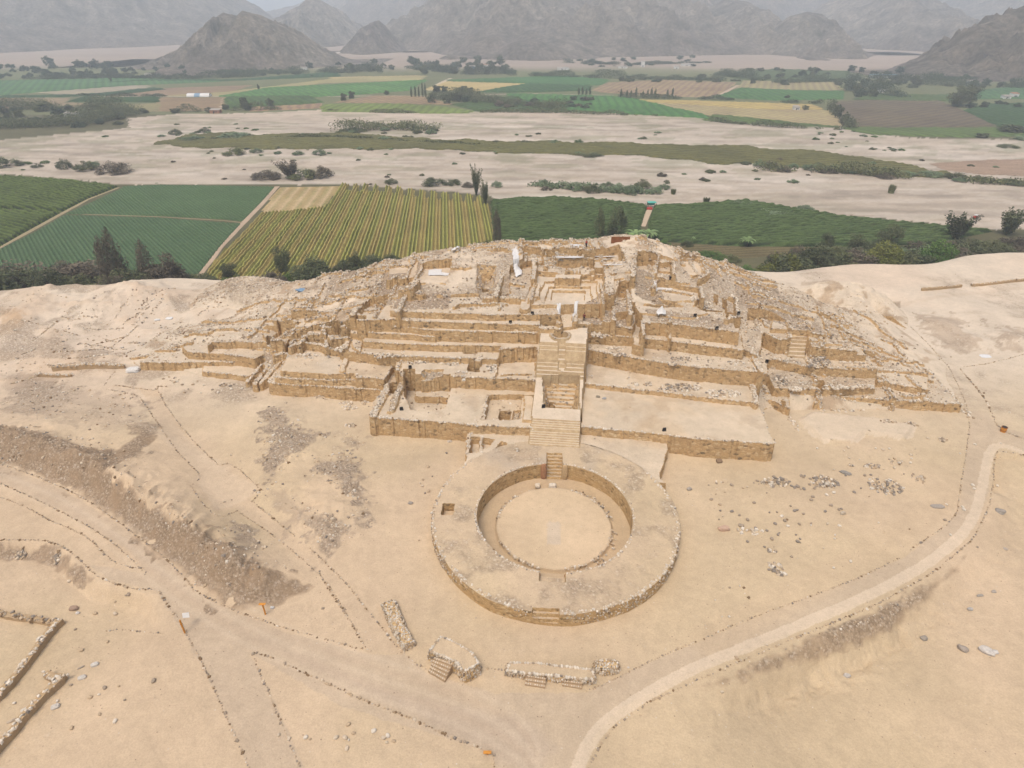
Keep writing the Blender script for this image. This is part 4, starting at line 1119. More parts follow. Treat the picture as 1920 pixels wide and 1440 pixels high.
ringst('floor_stone_circle', 8.05, 8.45, 420, -.6, .12, .36, 'warm', lambda x, y: (y > 7.6), gaps=1)
ringst('floor_stone_circle', 8.45, 9.1, 260, -.95, .12, .4, 'warm', lambda x, y: (x < -1) | (y > 7.8), gaps=1)
# cobble facing on the outer wall
a = RS.rand(1500) * 6.283
x, y = 17.44 * np.cos(a), 17.44 * np.sin(a)
zc = RS.uniform(.1, 1.75, len(a))
k = ~((y > 9) & (np.abs(x - 2) < 14.5)) & ~(np.abs(x * lxv[0] + y * lxv[1] - lc) < 1.95) | (y > 99)
o = stones('facing_stones', np.c_[x, y, zc][k], RS.uniform(.10, .22, k.sum()), 'warm', plz, flat=.8); tag(o, kind='stuff')
def blob(name, loc, size, mat, parent=None, seed=0, n=10, col=None, amp=.22, rz=0.0, box=.35):
    """a weathered boulder or slab, size = (x, y, z)"""
    r = np.random.RandomState(seed)
    nu, nv_ = n + 4, n
    V = []; 
    for i in range(nv_ + 1):
        p = math.pi * i / nv_
        for j in range(nu):
            q = 2 * math.pi * j / nu
            v = np.array([math.sin(p) * math.cos(q), math.sin(p) * math.sin(q), math.cos(p)])
            v = v / (np.abs(v) ** (2 / (1.001 - box * .75)) ).sum() ** ((1.001 - box * .75) / 2)
            V.append(v)
    V = np.array(V)
    k = 1 + amp * (fbm(V[:, 0] * 1.6 + seed * 3.1 + V[:, 2], V[:, 1] * 1.6 + V[:, 2] * 1.3, seed, 3) - .5) * 2
    V = V * k[:, None] * .5 * np.array(size)
    c, s = math.cos(rz), math.sin(rz)
    V[:, :2] = np.c_[V[:, 0] * c - V[:, 1] * s, V[:, 0] * s + V[:, 1] * c]
    F = [[i * nu + j, (i + 1) * nu + j, (i + 1) * nu + (j + 1) % nu, i * nu + (j + 1) % nu] for i in range(nv_) for j in range(nu)]
    cc = np.repeat(np.array([col if col is not None else PAL[1]]), len(V), 0)
    o = mesh(name, V, F, mat, parent, col=cc, smooth=False)
    o.location = loc
    return o
for sgn, col, hh in ((-1, alb(188, 140, 104), 3.1), (1, alb(214, 182, 138), 2.9)):
    p = axv * 10.75 + lxv * sgn * 1.65
    blob('standing_stone', (p[0], p[1], .55), (.95, .6, hh), M_STONE, plz, 5 + sgn, col=col, box=.6, amp=.12)
for du, dv, col in ((-1, 0, alb(196, 156, 116)), (1, 0, alb(180, 140, 100))):
    p = -axv * 10.7 + lxv * (du * 1.9 - .25)
    blob('standing_stone', (p[0], p[1], .3), (.9, .6, 1.9), M_STONE, plz, 15 + du, col=col, box=.6, amp=.15)
o = blob('fallen_block', (*G(1036, 912, -.6), -.55), (1.1, .8, .9), M_STONE, None, 31, col=alb(235, 220, 198), box=.7)
tag(o, 'larger pale upright block on the plaza floor below the descending stairway', 'stone block')
o = blob('fallen_block', (*G(1008, 910, -.6), -.65), (.8, .9, .6), M_STONE, None, 32, col=alb(228, 210, 184), box=.7)
tag(o, 'smaller pale tilted block on the plaza floor, left of the larger one', 'stone block')

# ------------------------------------------------------------------ stone edgings
def edging(pts, label, step=.36, s0=.12, s1=.30, pal='edge', sm=1, dens=.94, z=None):
    Q = smooth_line(GA(pts, 0), step, sm) if sm else resample(GA(pts, 0), step)
    # re-project on the real ground height
    PP = []
    L0 = np.array([on(*PX(q[0], q[1], 0.0))[:2] for q in Q[::6]] + [on(*PX(Q[-1][0], Q[-1][1], 0.0))[:2]])
    Q = resample(L0, step)
    Q = Q + (RS.rand(*Q.shape) - .5) * .16
    k = (RS.rand(len(Q)) < dens) & (vn(np.arange(len(Q)) * .13, np.zeros(len(Q)), 77 + len(Q)) > .05)
    Q = Q[k]
    o = stones('stone_edging', np.c_[Q, gz(Q[:, 0], Q[:, 1])], s0 + (s1 - s0) * RS.rand(len(Q)) ** 1.5, pal, seed=len(pts))
    return tag(o, label, 'edging', 'rows of stones lining the paths')
edging([(-60, 848), (0, 870), (60, 890), (120, 915), (180, 948), (230, 985), (290, 1030), (330, 1065), (368, 1110), (440, 1145), (520, 1173), (600, 1196), (688, 1221), (660, 1170), (600, 1080), (600, 1072)], 'row of stones along the upper edge of the wide dirt road below the gravel bank', sm=0)
edging([(-60, 880), (0, 906), (50, 928), (100, 952), (150, 978), (200, 1008), (240, 1042), (275, 1076)], 'row of stones along the near edge of the wide dirt road at left')
edging([(-60, 905), (0, 933), (50, 950), (90, 975), (130, 990), (170, 1010), (195, 1040), (225, 1062), (268, 1066)], 'thin row of stones just below and parallel to the left road edge')
edging([(-60, 1012), (0, 1013), (90, 1012), (125, 1028), (150, 1050), (185, 1085), (240, 1102), (275, 1108), (295, 1104)], 'stone row along the crest of the small dark bank at far left')
edging([(295, 1104), (315, 1135), (340, 1170), (365, 1215), (385, 1255), (405, 1300), (425, 1345), (445, 1390), (470, 1445), (490, 1500)], 'long stone row running from the orange sign down to the bottom edge', s1=.34, sm=0)
edging([(590, 1500), (560, 1430), (530, 1360), (500, 1290), (475, 1235), (470, 1224), (485, 1222), (540, 1248), (600, 1275), (680, 1312), (740, 1335), (800, 1360), (850, 1385), (900, 1400), (926, 1412), (926, 1460)], 'V-shaped stone row bounding the triangular sand patch at bottom centre', s1=.36, sm=0)
edging([(196, 722), (210, 700), (225, 690)], 'very short stone row by the pale slab beside the pyramid foot')
edging([(200, 730), (240, 736), (262, 745), (285, 778), (310, 815), (335, 850), (378, 893), (357, 911), (380, 945), (408, 972), (443, 957), (500, 995), (545, 1030), (600, 1078), (625, 1110), (655, 1160), (688, 1218)], 'stone row along the left side of the stepped-outline footpath', sm=0)
edging([(216, 722), (255, 728), (298, 733), (310, 760), (340, 800), (370, 835), (410, 872), (425, 867), (450, 880), (475, 905), (492, 920), (470, 938), (510, 970), (560, 1010), (600, 1045), (620, 1065), (650, 1095), (690, 1145), (730, 1195), (755, 1225), (780, 1245), (803, 1256)], 'stone row along the right side of the stepped-outline footpath', sm=0)
edging([(903, 1252), (925, 1256), (948, 1257)], 'short stone row between the two viewing platforms')
edging([(1100, 1296), (1130, 1285), (1190, 1254), (1250, 1226), (1330, 1193), (1400, 1162), (1450, 1143), (1520, 1118), (1600, 1088), (1680, 1050), (1730, 1015), (1775, 985), (1795, 960), (1800, 920), (1810, 860), (1818, 800), (1815, 770), (1800, 730), (1780, 690), (1750, 655), (1710, 615), (1660, 580)], 'long stone row along the inner edge of the path right of the plaza', sm=0, s1=.26)
edging([(1095, 1460), (1125, 1395), (1165, 1350), (1220, 1315), (1320, 1270), (1400, 1235), (1500, 1192), (1600, 1152), (1650, 1130), (1755, 1070), (1825, 1010), (1855, 950), (1862, 900), (1866, 845), (1900, 850), (1960, 868)], 'long stone row along the outer edge of the pale footpath at right', sm=0)
edging([(1800, 692), (1820, 715), (1845, 745), (1860, 775), (1868, 800), (1895, 815), (1940, 830)], 'stone row on the right of the path curving by the orange bin', s1=.45)
edging([(1800, 688), (1830, 686), (1870, 678), (1930, 662)], 'stone row leading right from the path bend beyond the pyramid corner')
rq = random.Random(9)
for k in range(26):
    u0, v0 = rq.uniform(20, 400), 0
    v0 = rq.uniform(600, 700) if u0 < 300 else rq.uniform(560, 650)
    p0 = np.array(G(u0, v0)); a_ = -PA + rq.choice([0, math.pi / 2]) + rq.uniform(-.2, .2); L_ = rq.uniform(4, 12)
    p1 = p0 + np.array([math.cos(a_), math.sin(a_)]) * L_
    Q = resample(np.array([p0, p1]), .3); Q = Q + (RS.rand(*Q.shape) - .5) * .5; Q = Q[RS.rand(len(Q)) < .7]
    zz_ = np.maximum(gz(Q[:, 0], Q[:, 1]), Hat(Q[:, 0], Q[:, 1]))
    tag(stones('fallen_stones', np.c_[Q, zz_], RS.uniform(.15, .45, len(Q)), 'mixed'), 'broken line of fallen stones on the left slope of the mound', 'fallen stones', 'stone lines on the left slope')
# low stone-built walls at far left and far right
def lowwall(pts, h, wd, label, pal='pale', cat='wall', mat=None, dens=1.0, name='low_stone_wall', z0=0):
    Q = resample(np.array([on(a, b)[:2] for a, b in pts]), .5)
    Q += (RS.rand(*Q.shape) - .5) * .12
    tdir = np.gradient(Q, axis=0); tdir /= np.hypot(*tdir.T)[:, None] + 1e-9
    nn = np.c_[-tdir[:, 1], tdir[:, 0]]
    zb = gz(Q[:, 0], Q[:, 1])
    top = zb + h * (.75 + .5 * fbm(Q[:, 0] * .5, Q[:, 1] * .5, 121, 3))
    A, B_ = Q - nn * wd / 2, Q + nn * wd / 2
    A2, B2 = Q - nn * wd * .42, Q + nn * wd * .42
    V = np.stack([np.c_[A, zb - .4], np.c_[A2, top], np.c_[B2, top + .05], np.c_[B_, zb - .4]], 1)
    m_ = len(Q)
    F = [[i * 4 + k, i * 4 + k + 1, (i + 1) * 4 + k + 1, (i + 1) * 4 + k] for i in range(m_ - 1) for k in range(3)] + [[0, 3, 2, 1], [(m_ - 1) * 4, (m_ - 1) * 4 + 1, (m_ - 1) * 4 + 2, (m_ - 1) * 4 + 3]]
    rt = root(name, (Q[0][0], Q[0][1], zb[0]))
    off = np.array([Q[0][0], Q[0][1], zb[0]])
    mesh('wall_body', V.reshape(-1, 3) - off, F, M_SOIL, rt, col=np.repeat([alb(200, 170, 130)], m_ * 4, 0), extra={'rub': np.full(m_ * 4, .3)})
    C_ = np.repeat(np.c_[Q, top], 3, 0) + (RS.rand(m_ * 3, 3) - .5) * [wd, wd, .05]
    k = RS.rand(len(C_)) < dens
    o = stones('coping_stones', C_[k], RS.uniform(.15, .42, k.sum()), pal, rt, tuple(off)); tag(o, kind='stuff')
    return tag(rt, label, cat)
lowwall([(-30, 1340), (20, 1290), (60, 1240), (100, 1185), (118, 1168)], .8, .7, 'upper diagonal ruin wall at lower left with pale capping stones', 'pale')
lowwall([(-20, 1148), (20, 1158), (60, 1163), (115, 1172)], .5, .8, 'row of dark reddish boulders meeting the upper diagonal wall at lower left', 'dark')
lowwall([(-30, 1440), (20, 1385), (60, 1335), (95, 1300), (120, 1278)], .8, .7, 'lower diagonal ruin wall at bottom left corner', 'pale')
lowwall([(90, 1268), (105, 1275), (124, 1277)], .7, .8, 'short stub of stacked stones at the end of the lower diagonal wall', 'pale')
edging([(195, 1183), (215, 1180), (240, 1181), (270, 1184), (315, 1190)], 'faint buried wall line in the sand between the lower-left walls and the orange sign', .35, .1, .3, 'dark', 1, .7)
lowwall([(1728, 545), (1765, 542), (1802, 538)], .6, .6, 'shorter of the two straight low walls on the far right sand', 'warm', dens=.3)
lowwall([(1822, 537), (1870, 532), (1930, 526)], .6, .6, 'longer straight low wall at the right edge of the far sand', 'warm', dens=.3)
lowwall([(70, 705), (100, 707), (135, 706)], .5, .5, 'short low wall on the far left slope beside the pyramid', 'pale')
lowwall([(100, 695), (160, 690), (235, 690)], .9, .8, 'low retaining wall left of the pale slab', 'pale')
lowwall([(1509, 550), (1522, 562), (1533, 575)], .5, .7, 'thin wall running down the upper right flank of the mound', 'pale')
for k_, (a_, b_) in enumerate([((100, 660), (190, 655)), ((130, 672), (200, 665)), ((160, 650), (240, 630)), ((90, 685), (150, 680)), ((20, 720), (70, 705)), ((60, 640), (110, 600)), ((210, 650), (260, 610))]):
    tag(edging([a_, ((a_[0] + b_[0]) / 2, (a_[1] + b_[1]) / 2 + 1), b_], 'line of fallen wall stones among the shallow ruins at the left edge', .3, .2, .5, 'warm'), None, 'ruined wall', 'crumbled wall remnants at left')

# ------------------------------------------------------------------ viewing platforms and cobble blocks in the foreground
M_COB = mat_masonry('cobblestone_facing', (1.12, 1.12, 1.15), 3.6)
def block(name, top, ztop, label, fill='sand', wd=.3, cap=True, parent=None, zb=-.3, cobtop=False):
    P = GA(top, ztop)
    if ((P[:, 0] * np.roll(P[:, 1], -1) - np.roll(P[:, 0], -1) * P[:, 1]).sum()) < 0: P = P[::-1]
    c = P.mean(0)
    rt = root(name, (c[0], c[1], 0)) if parent is None else parent
    pc = np.array([rt.location[0], rt.location[1]])
    E_ = resample(np.r_[P, P[:1]], .25)[:-1]
    n = len(E_)
    dirc = E_ - c; dirc /= np.hypot(*dirc.T)[:, None]
    base = E_ + dirc * .22 + (RS.rand(n, 2) - .5) * .1
    g = float(gz(np.array([c[0]]), np.array([c[1]]))[0])
    rings = [np.c_[base, np.full(n, g + zb)]]
    for f_ in (.35, .7, 1.0):
        e = base * (1 - f_) + E_ * f_ + (RS.rand(n, 2) - .5) * .09
        rings.append(np.c_[e, np.full(n, g + (ztop - g) * f_) + (RS.rand(n) - .5) * .05])
    V = np.concatenate(rings) - np.array([pc[0], pc[1], 0])
    F = [[k * n + i, k * n + (i + 1) % n, (k + 1) * n + (i + 1) % n, (k + 1) * n + i] for k in range(3) for i in range(n)]
    mesh('cobble_sides', V, F, M_COB, rt)
    # top surface as a grid-filled sheet
    xs = np.arange(E_[:, 0].min(), E_[:, 0].max() + .15, .15); ys = np.arange(E_[:, 1].min(), E_[:, 1].max() + .15, .15)
    X, Y = np.meshgrid(xs, ys)
    ins = inpoly(X, Y, E_)
    dd = dline(X, Y, E_, True)
    fm_ = (dd < .2) | ins
    Zt = ztop - .01 + .05 * (fbm(X * 2, Y * 2, 131, 3) - .5) + (.12 * (fbm(X * 5, Y * 5, 132, 2) - .5) if cobtop else 0)
    ff = grid_faces(*X.shape)
    keep = ins.ravel()[ff].all(1)
    if not keep.any(): keep = ins.ravel()[ff].any(1)
    ff = ff[keep]
    # pull rim vertices outwards is unnecessary: the capping stones hide the seam
    u_, inv = np.unique(ff.ravel(), return_inverse=True)
    Vt = np.c_[X.ravel(), Y.ravel(), Zt.ravel()][u_] - np.array([pc[0], pc[1], 0])
    cc = soil_col(Vt[:, 0] + pc[0], Vt[:, 1] + pc[1], None)
    mesh('top_surface', Vt, inv.reshape(-1, 4), M_COB if cobtop else M_SOIL, rt, col=cc, extra={'rub': np.full(len(Vt), 0.0)})
    # skirt joining top and sides
    if cap:
        Q = resample(np.r_[E_, E_[:1]], .30)
        Q = Q + (c - Q) / np.hypot(*(c - Q).T)[:, None] * .10
        o = stones('capping_stones', np.c_[Q, np.full(len(Q), ztop - .03)], RS.uniform(.26, .36, len(Q)), 'pale', rt, (pc[0], pc[1], 0), flat=.6); tag(o, kind='stuff')
    m_ = int(len(E_) * 9)
    ii_ = RS.randint(0, n, m_); hh = RS.rand(m_)
    sp_ = base[ii_] * (1 - hh[:, None]) + E_[ii_] * hh[:, None] + (RS.rand(m_, 2) - .5) * .12
    o = stones('cobbles', np.c_[sp_, g + (ztop - g) * hh * .93], RS.uniform(.12, .24, m_), 'warm', rt, (pc[0], pc[1], 0), flat=.85); tag(o, kind='stuff')
    if cobtop:
        w_ = ins & (RS.rand(*ins.shape) < .42)
        o = stones('top_cobbles', np.c_[X[w_], Y[w_], Zt[w_]], RS.uniform(.12, .24, w_.sum()), 'pale', rt, (pc[0], pc[1], 0)); tag(o, kind='stuff')
    if label: tag(rt, label, 'platform' if not cobtop else 'cobble block')
    return rt
def steps(rt, quad, zt, zb_, n, name='step'):
    """quad = top-left, top-right, bottom-right, bottom-left in the photograph"""
    a, b = np.array(G(*quad[0], zt)), np.array(G(*quad[1], zt)); c, d_ = np.array(G(*quad[2], zb_ + .15)), np.array(G(*quad[3], zb_ + .15))
    loc = np.array([rt.location[0], rt.location[1], 0])
    for k in range(n):
        f0, f1 = k / n, (k + 1) / n
        z = zt + (zb_ + .2 - zt) * (k + .6) / n
        A, B_ = a * (1 - f0) + d_ * f0, b * (1 - f0) + c * f0
        C_, D_ = b * (1 - f1) + c * f1, a * (1 - f1) + d_ * f1
        p = np.array([A, B_, C_, D_])
        V = np.r_[np.c_[p, np.full(4, -.3)], np.c_[p, np.full(4, z)]] - loc
        F = [[4, 5, 6, 7], [0, 1, 5, 4], [1, 2, 6, 5], [2, 3, 7, 6], [3, 0, 4, 7]]
        st = mesh(name, V, F, M_SOIL, rt, col=np.repeat([alb(196, 168, 134)], 8, 0), extra={'rub': np.zeros(8)})
        m_ = 9
        t_ = (np.arange(m_) + .5) / m_
        e = D_[None] * (1 - t_[:, None]) + C_[None] * t_[:, None]
        e = e + (A - D_) / np.hypot(*(A - D_)) * .12
        L_ = np.hypot(*(C_ - D_)) / m_
        o = stones('step_stones', np.c_[e, np.full(m_, z - .08)], L_ * .82, 'pale', st, tuple(loc), flat=.7)
b1 = block('viewing_platform', [(826, 1192), (850, 1202), (871, 1213), (887, 1224), (899, 1243), (890, 1250), (877, 1257), (870, 1260), (862, 1252), (856, 1243), (830, 1230), (804, 1220)], 1.7, 'bent stone-faced viewing platform with a five-step stair, nearest the left gravel block')
steps(b1, [(815, 1230), (850, 1241), (834, 1278), (803, 1259)], 1.5, 0, 5)
b2 = block('viewing_platform', [(954, 1242), (1009, 1243), (1062, 1249), (1112, 1256), (1115, 1270), (1110, 1274), (1090, 1273), (1046, 1268), (984, 1262), (950, 1257)], .95, 'long low cobble viewing platform with two short stairs, below the plaza')
steps(b2, [(987, 1262), (1024, 1268), (1022, 1290), (984, 1284)], .8, 0, 3)
steps(b2, [(1053, 1272), (1093, 1276), (1091, 1292), (1054, 1286)], .7, 0, 2)
block('cobble_block', [(1118, 1237), (1137, 1236), (1156, 1238), (1160, 1246), (1157, 1253), (1138, 1255), (1118, 1253), (1115, 1245)], .9, 'small rounded cobble block right of the long viewing platform', cap=False, cobtop=True)
block('cobble_block', [(716, 1131), (740, 1124), (748, 1145), (760, 1175), (776, 1203), (756, 1212), (745, 1190), (728, 1160)], .7, 'long narrow gravel-covered block lying beside the footpath', cap=False, cobtop=True)

# ------------------------------------------------------------------ stone piles and single boulders
def pile(u, v, n, su, sv, label, s0=.2, s1=.5, pal='pale', march=True, grp=None, ang=0):
    x, y, z = (onp if march else on)(u, v)
    k = mpp(u, v, z)
    r = np.random.RandomState(int(u * 7 + v))
    a = r.rand(n) * 6.283; q = np.sqrt(r.rand(n))
    kx, ky = su * k, sv * k * 1.6
    X = x + q * np.cos(a) * kx + math.sin(R(ang)) * q * np.sin(a) * ky; Y = y + q * np.sin(a) * ky
    Z = np.maximum(Hat(X, Y), gz(X, Y)) if march else gz(X, Y)
    Z = np.where(np.abs(Z - z) > .9, z, Z)
    Z = Z + .30 * (1 - q) * r.rand(n)
    o = stones('stone_pile', np.c_[X, Y, Z], r.uniform(s0, s1, n), pal, off=(x, y, z), flat=.6)
    o.location = (x, y, z)
    return tag(o, label, 'stone pile', grp)
PL = [(580, 668, 40, 22, 6, 'loose stones on the left terrace nearest the pyramid’s lower left corner'), (562, 668, 14, 8, 6, 'few stones at the left end of the left terrace'), (615, 672, 8, 5, 4, 'tiny stone cluster between two heaps on the left terrace'),
      (722, 686, 60, 20, 7, 'stone heap left of the slanting low wall on the left terrace'), (782, 680, 55, 26, 5, 'long pale stone heap right of the slanting low wall'), (847, 683, 55, 20, 6, 'pale cobble heap just left of the square test pit'),
      (922, 691, 45, 9, 12, 'upright-shaped pale stone heap right of the square test pit'), (865, 700, 22, 13, 4, 'small pale heap below and left of the square test pit'), (870, 719, 10, 4, 8, 'narrow column of stones on the left front platform'),
      (1160, 691, 30, 13, 4, 'dark stones near the stairway on the right terrace'), (1108, 707, 8, 5, 3, 'pair of pale stones beside the stairway on the right terrace'), (1192, 721, 14, 6, 5, 'small stone pile right of the dividing line on the right terrace'), (1215, 721, 18, 8, 5, 'bluish grey stone pile beside the large heap on the right terrace'),
      (1275, 728, 150, 42, 9, 'largest long heap of mixed stones on the right terrace'), (1355, 739, 110, 34, 9, 'long stone heap near the right end of the right terrace'), (1258, 701, 26, 8, 4, 'grey stones under the tall right retaining wall'), (1298, 708, 14, 8, 3, 'few flat stones under the tall right retaining wall'),
      (1125, 640, 45, 18, 8, 'stones on the upper right terrace beside the stairway'), (1152, 655, 35, 16, 8, 'stones spilling along the edge of the upper right terrace'), (1278, 673, 50, 20, 6, 'grey stones on the middle of the third right terrace'), (1380, 681, 60, 14, 6, 'brownish stone pile near the right end of the third terrace'),
      (1325, 577, 40, 12, 9, 'pale broken stones by the narrow trench on the summit'), (1537, 674, 90, 22, 13, 'dark rubble heap on the right flank above the retaining wall'), (1540, 681, 30, 12, 4, 'white cobbles in front of the dark heap on the right flank'),
      (1516, 703, 30, 9, 5, 'grey stones in the small room on the right flank'), (1465, 715, 80, 14, 12, 'dark rubble heap beside the right front platform'), (1490, 735, 60, 12, 5, 'stones at the left end of the right base wall'), (1570, 735, 80, 35, 5, 'stones strewn behind the right base wall'),
      (1620, 737, 30, 20, 4, 'pale stones behind the middle of the right base wall'), (1300, 560, 30, 10, 6, 'stones beside the sunken room on the right of the summit'), (640, 655, 40, 10, 7, 'stones spilled at the corner of the central left terraces')]
for u, v, n, su, sv, lb in PL: pile(u, v, n, su, sv, lb.replace('’', "'"), .2, .5, 'grey' if 'grey' in lb or 'dark' in lb or 'mixed' in lb else 'pale')
GP = [(612, 738, 130, 22, 9, 'cone of gravel tipped against the front of the left terraces', .12, .3, 'mixed'), (650, 757, 16, 14, 4, 'loose stones right of the gravel cone', .2, .5, 'pale'), (655, 765, 12, 16, 5, 'lower group of loose stones near the gravel cone', .2, .5, 'pale'), (685, 752, 14, 7, 9, 'loose stones near the left corner of the front platform', .2, .5, 'pale'),
      (660, 798, 18, 12, 4, 'isolated cluster of flat stones on the sand left of the front platform', .2, .5, 'mixed'), (330, 712, 10, 10, 8, 'few stones near the pale slab on the left', .2, .5, 'mixed'), (425, 722, 16, 14, 5, 'line of stones in front of the lower left terraces', .2, .5, 'mixed'),
      (1455, 905, 60, 28, 9, 'left end of the long scatter of cobbles right of the plaza', .22, .5, 'grey'), (1505, 893, 6, 5, 3, 'few small cobbles above the scatter right of the plaza', .2, .4, 'grey'),
      (1495, 915, 6, 20, 4, 'sparse cobbles between the two cobble scatters', .25, .5, 'grey'), (1545, 905, 95, 26, 13, 'densest cobble scatter right of the plaza', .22, .5, 'grey'), (1635, 875, 30, 16, 5, 'small elongated cobble pile above the round cobble scatter', .22, .5, 'grey'),
      (1660, 912, 90, 32, 15, 'round cobble scatter nearest the right path', .22, .5, 'grey'), (1722, 897, 20, 12, 8, 'small cobble pile close to the path on the right', .22, .5, 'mixed'), (1594, 874, 7, 7, 3, 'little grey cobble group left of the elongated pile', .22, .45, 'grey'),
      (1456, 1067, 26, 15, 11, 'compact ring of cobbles on the sand lower right of the plaza', .25, .5, 'grey'), (1447, 1032, 9, 8, 5, 'small group of cobbles above the compact ring of cobbles', .25, .5, 'grey'), (1405, 997, 12, 25, 5, 'string of pale cobbles right of the reddish block', .3, .55, 'pale'),
      (1770, 826, 12, 9, 5, 'small stone group near the path beyond the right base wall', .25, .5, 'mixed'), (1708, 796, 20, 12, 5, 'stones on the pale crust below the right base wall', .25, .5, 'mixed'), (1665, 790, 10, 14, 4, 'few stones left of the group on the pale crust', .25, .5, 'mixed'),
      (1488, 795, 16, 6, 14, 'vertical string of pale stones beside the right front platform', .25, .5, 'pale'), (1575, 770, 26, 45, 3, 'curved line of stones along the foot of the right base wall', .2, .4, 'pale'), (1812, 775, 18, 6, 12, 'stones at the outer corner of the right base wall', .25, .6, 'mixed'),
      (1425, 905, 8, 12, 3, 'first few cobbles at the left of the long scatter', .22, .45, 'grey'), (1680, 865, 10, 14, 7, 'scattered stones above the round cobble scatter', .22, .45, 'mixed'),
      (40, 1040, 30, 10, 6, 'grey stone pile on the dark bank at far left', .2, .5, 'grey'), (107, 1048, 24, 8, 6, 'second grey stone pile on the dark bank at far left', .2, .5, 'grey')]
for u, v, n, su, sv, lb, s0, s1, pal in GP: pile(u, v, n, su, sv, lb, s0, s1, pal, march=False)
def boulder(u, v, wpx, label, col=(175, 160, 142), hz=.55, rz=0, grp=None, box=.3, asp=.7, march=False, name='boulder', seed=None):
    x, y, z = (onp if march else on)(u, v)
    w_ = wpx * mpp(u, v, z)
    o = blob(name, (x, y, z + w_ * hz * .2), (w_, w_ * asp, w_ * hz), M_STONE, None, int(u + v) if seed is None else seed, n=8, col=alb(*(np.array(col) * .75 + 58)), rz=rz, box=box, amp=.36 if box < .5 else .2)
    return tag(o, label, 'boulder' if name == 'boulder' else name.replace('_', ' '), grp)
boulder(1848, 1222, 26, 'big pale pointed boulder at lower right', (215, 202, 186), .5, -.6, asp=.6)
boulder(1865, 1224, 13, 'small pale boulder touching the big pointed one at lower right', (215, 205, 192), .6)
boulder(1804, 1217, 18, 'rounded grey boulder left of the big pointed one', (160, 142, 122), .6, -.7)
boulder(1732, 1198, 14, 'grey boulder at the foot of the bank, near the path at lower right', (150, 135, 115), .6)
boulder(1588, 1268, 13, 'lone pale boulder on the open sand below the right path', (205, 192, 175), .7)
boulder(1819, 1143, 10, 'small grey boulder right of the path bank', (185, 175, 162), .7)
boulder(1837, 1117, 14, 'flat thin grey slab right of the path bank', (150, 138, 120), .25, .2, asp=.4)
boulder(1863, 1110, 9, 'little boulder just above the flat slab at right', (175, 160, 142), .6)
boulder(1875, 960, 17, 'dark grey boulder outside the bend of the pale path', (150, 138, 122), .5, -.4)
boulder(1757, 950, 24, 'large flat grey slab inside the path bend', (165, 150, 132), .22, 0, asp=.45)
boulder(1885, 1030, 9, 'small stone on the sand at the right edge', (190, 170, 145), .4)
boulder(1586, 888, 21, 'dark elongated slab above the dense cobble scatter', (140, 130, 115), .3, -.5, asp=.4)
boulder(1580, 964, 10, 'tall tan stone standing alone below the dense cobble scatter', (200, 180, 150), 1.0, asp=.6)
boulder(770, 944, 10, 'single grey boulder left of the plaza ring', (150, 136, 120), .5)
boulder(1357, 993, 20, 'reddish rectangular block right of the plaza', (205, 160, 125), .5, .1, box=.9, asp=.5, name='stone_block')
boulder(1348, 866, 11, 'dark brown square block below the right front platform', (128, 96, 62), .7, .1, box=.95, asp=.8, name='stone_block')
boulder(1292, 918, 10, 'grey boulder just right of the plaza ring', (165, 150, 130), .7)
boulder(843, 828, 9, 'pale flat stone below the left front platform', (200, 182, 158), .4)
boulder(250, 695, 24, 'large smooth pale slab at the left foot of the pyramid', (238, 230, 218), .34, .1, box=.85, asp=.6, name='stone_slab')
boulder(1848, 668, 20, 'flat white patch of plaster beyond the pyramid right corner', (245, 242, 238), .06, 0, asp=.7, name='plaster_sheet')
boulder(178, 1247, 13, 'pale angular stone at lower left, upper of a pair', (222, 210, 192), .5, .5, box=.7)
boulder(154, 1271, 14, 'pale flat stone at lower left, below its pair', (218, 204, 184), .4, .4, box=.6)
boulder(152, 1252, 12, 'thin grey leaning stone at lower left', (170, 150, 125), .3, .7, asp=.3)
boulder(138, 1142, 16, 'brown rock on the sand above the upper diagonal wall', (165, 128, 98), .5)
boulder(146, 1150, 8, 'small white stone touching the brown rock', (228, 215, 198), .6)
boulder(48, 1331, 15, 'pale slab between the two diagonal walls', (222, 208, 186), .3, .5, box=.7, asp=.5)
boulder(22, 1352, 15, 'tan slab near the lower diagonal wall', (196, 170, 138), .3, .6, asp=.4)
boulder(104, 1326, 15, 'pale stone right of the lower diagonal wall', (214, 200, 180), .5, .5, box=.6)
boulder(1178, 1282 - 30, 5, 'tiny stone right of the small cobble block', (220, 205, 185), .6)
boulder(511, 1140, 8, 'round white stone beside the second orange post', (225, 218, 208), .7)
boulder(1121, 746, 8, 'olive grey stone on the right front platform, left of a pair', (140, 126, 100), .6, march=True)
boulder(1133, 749, 8, 'bluish grey stone on the right front platform, right of a pair', (165, 160, 152), .6, march=True)
rw = random.Random(3)
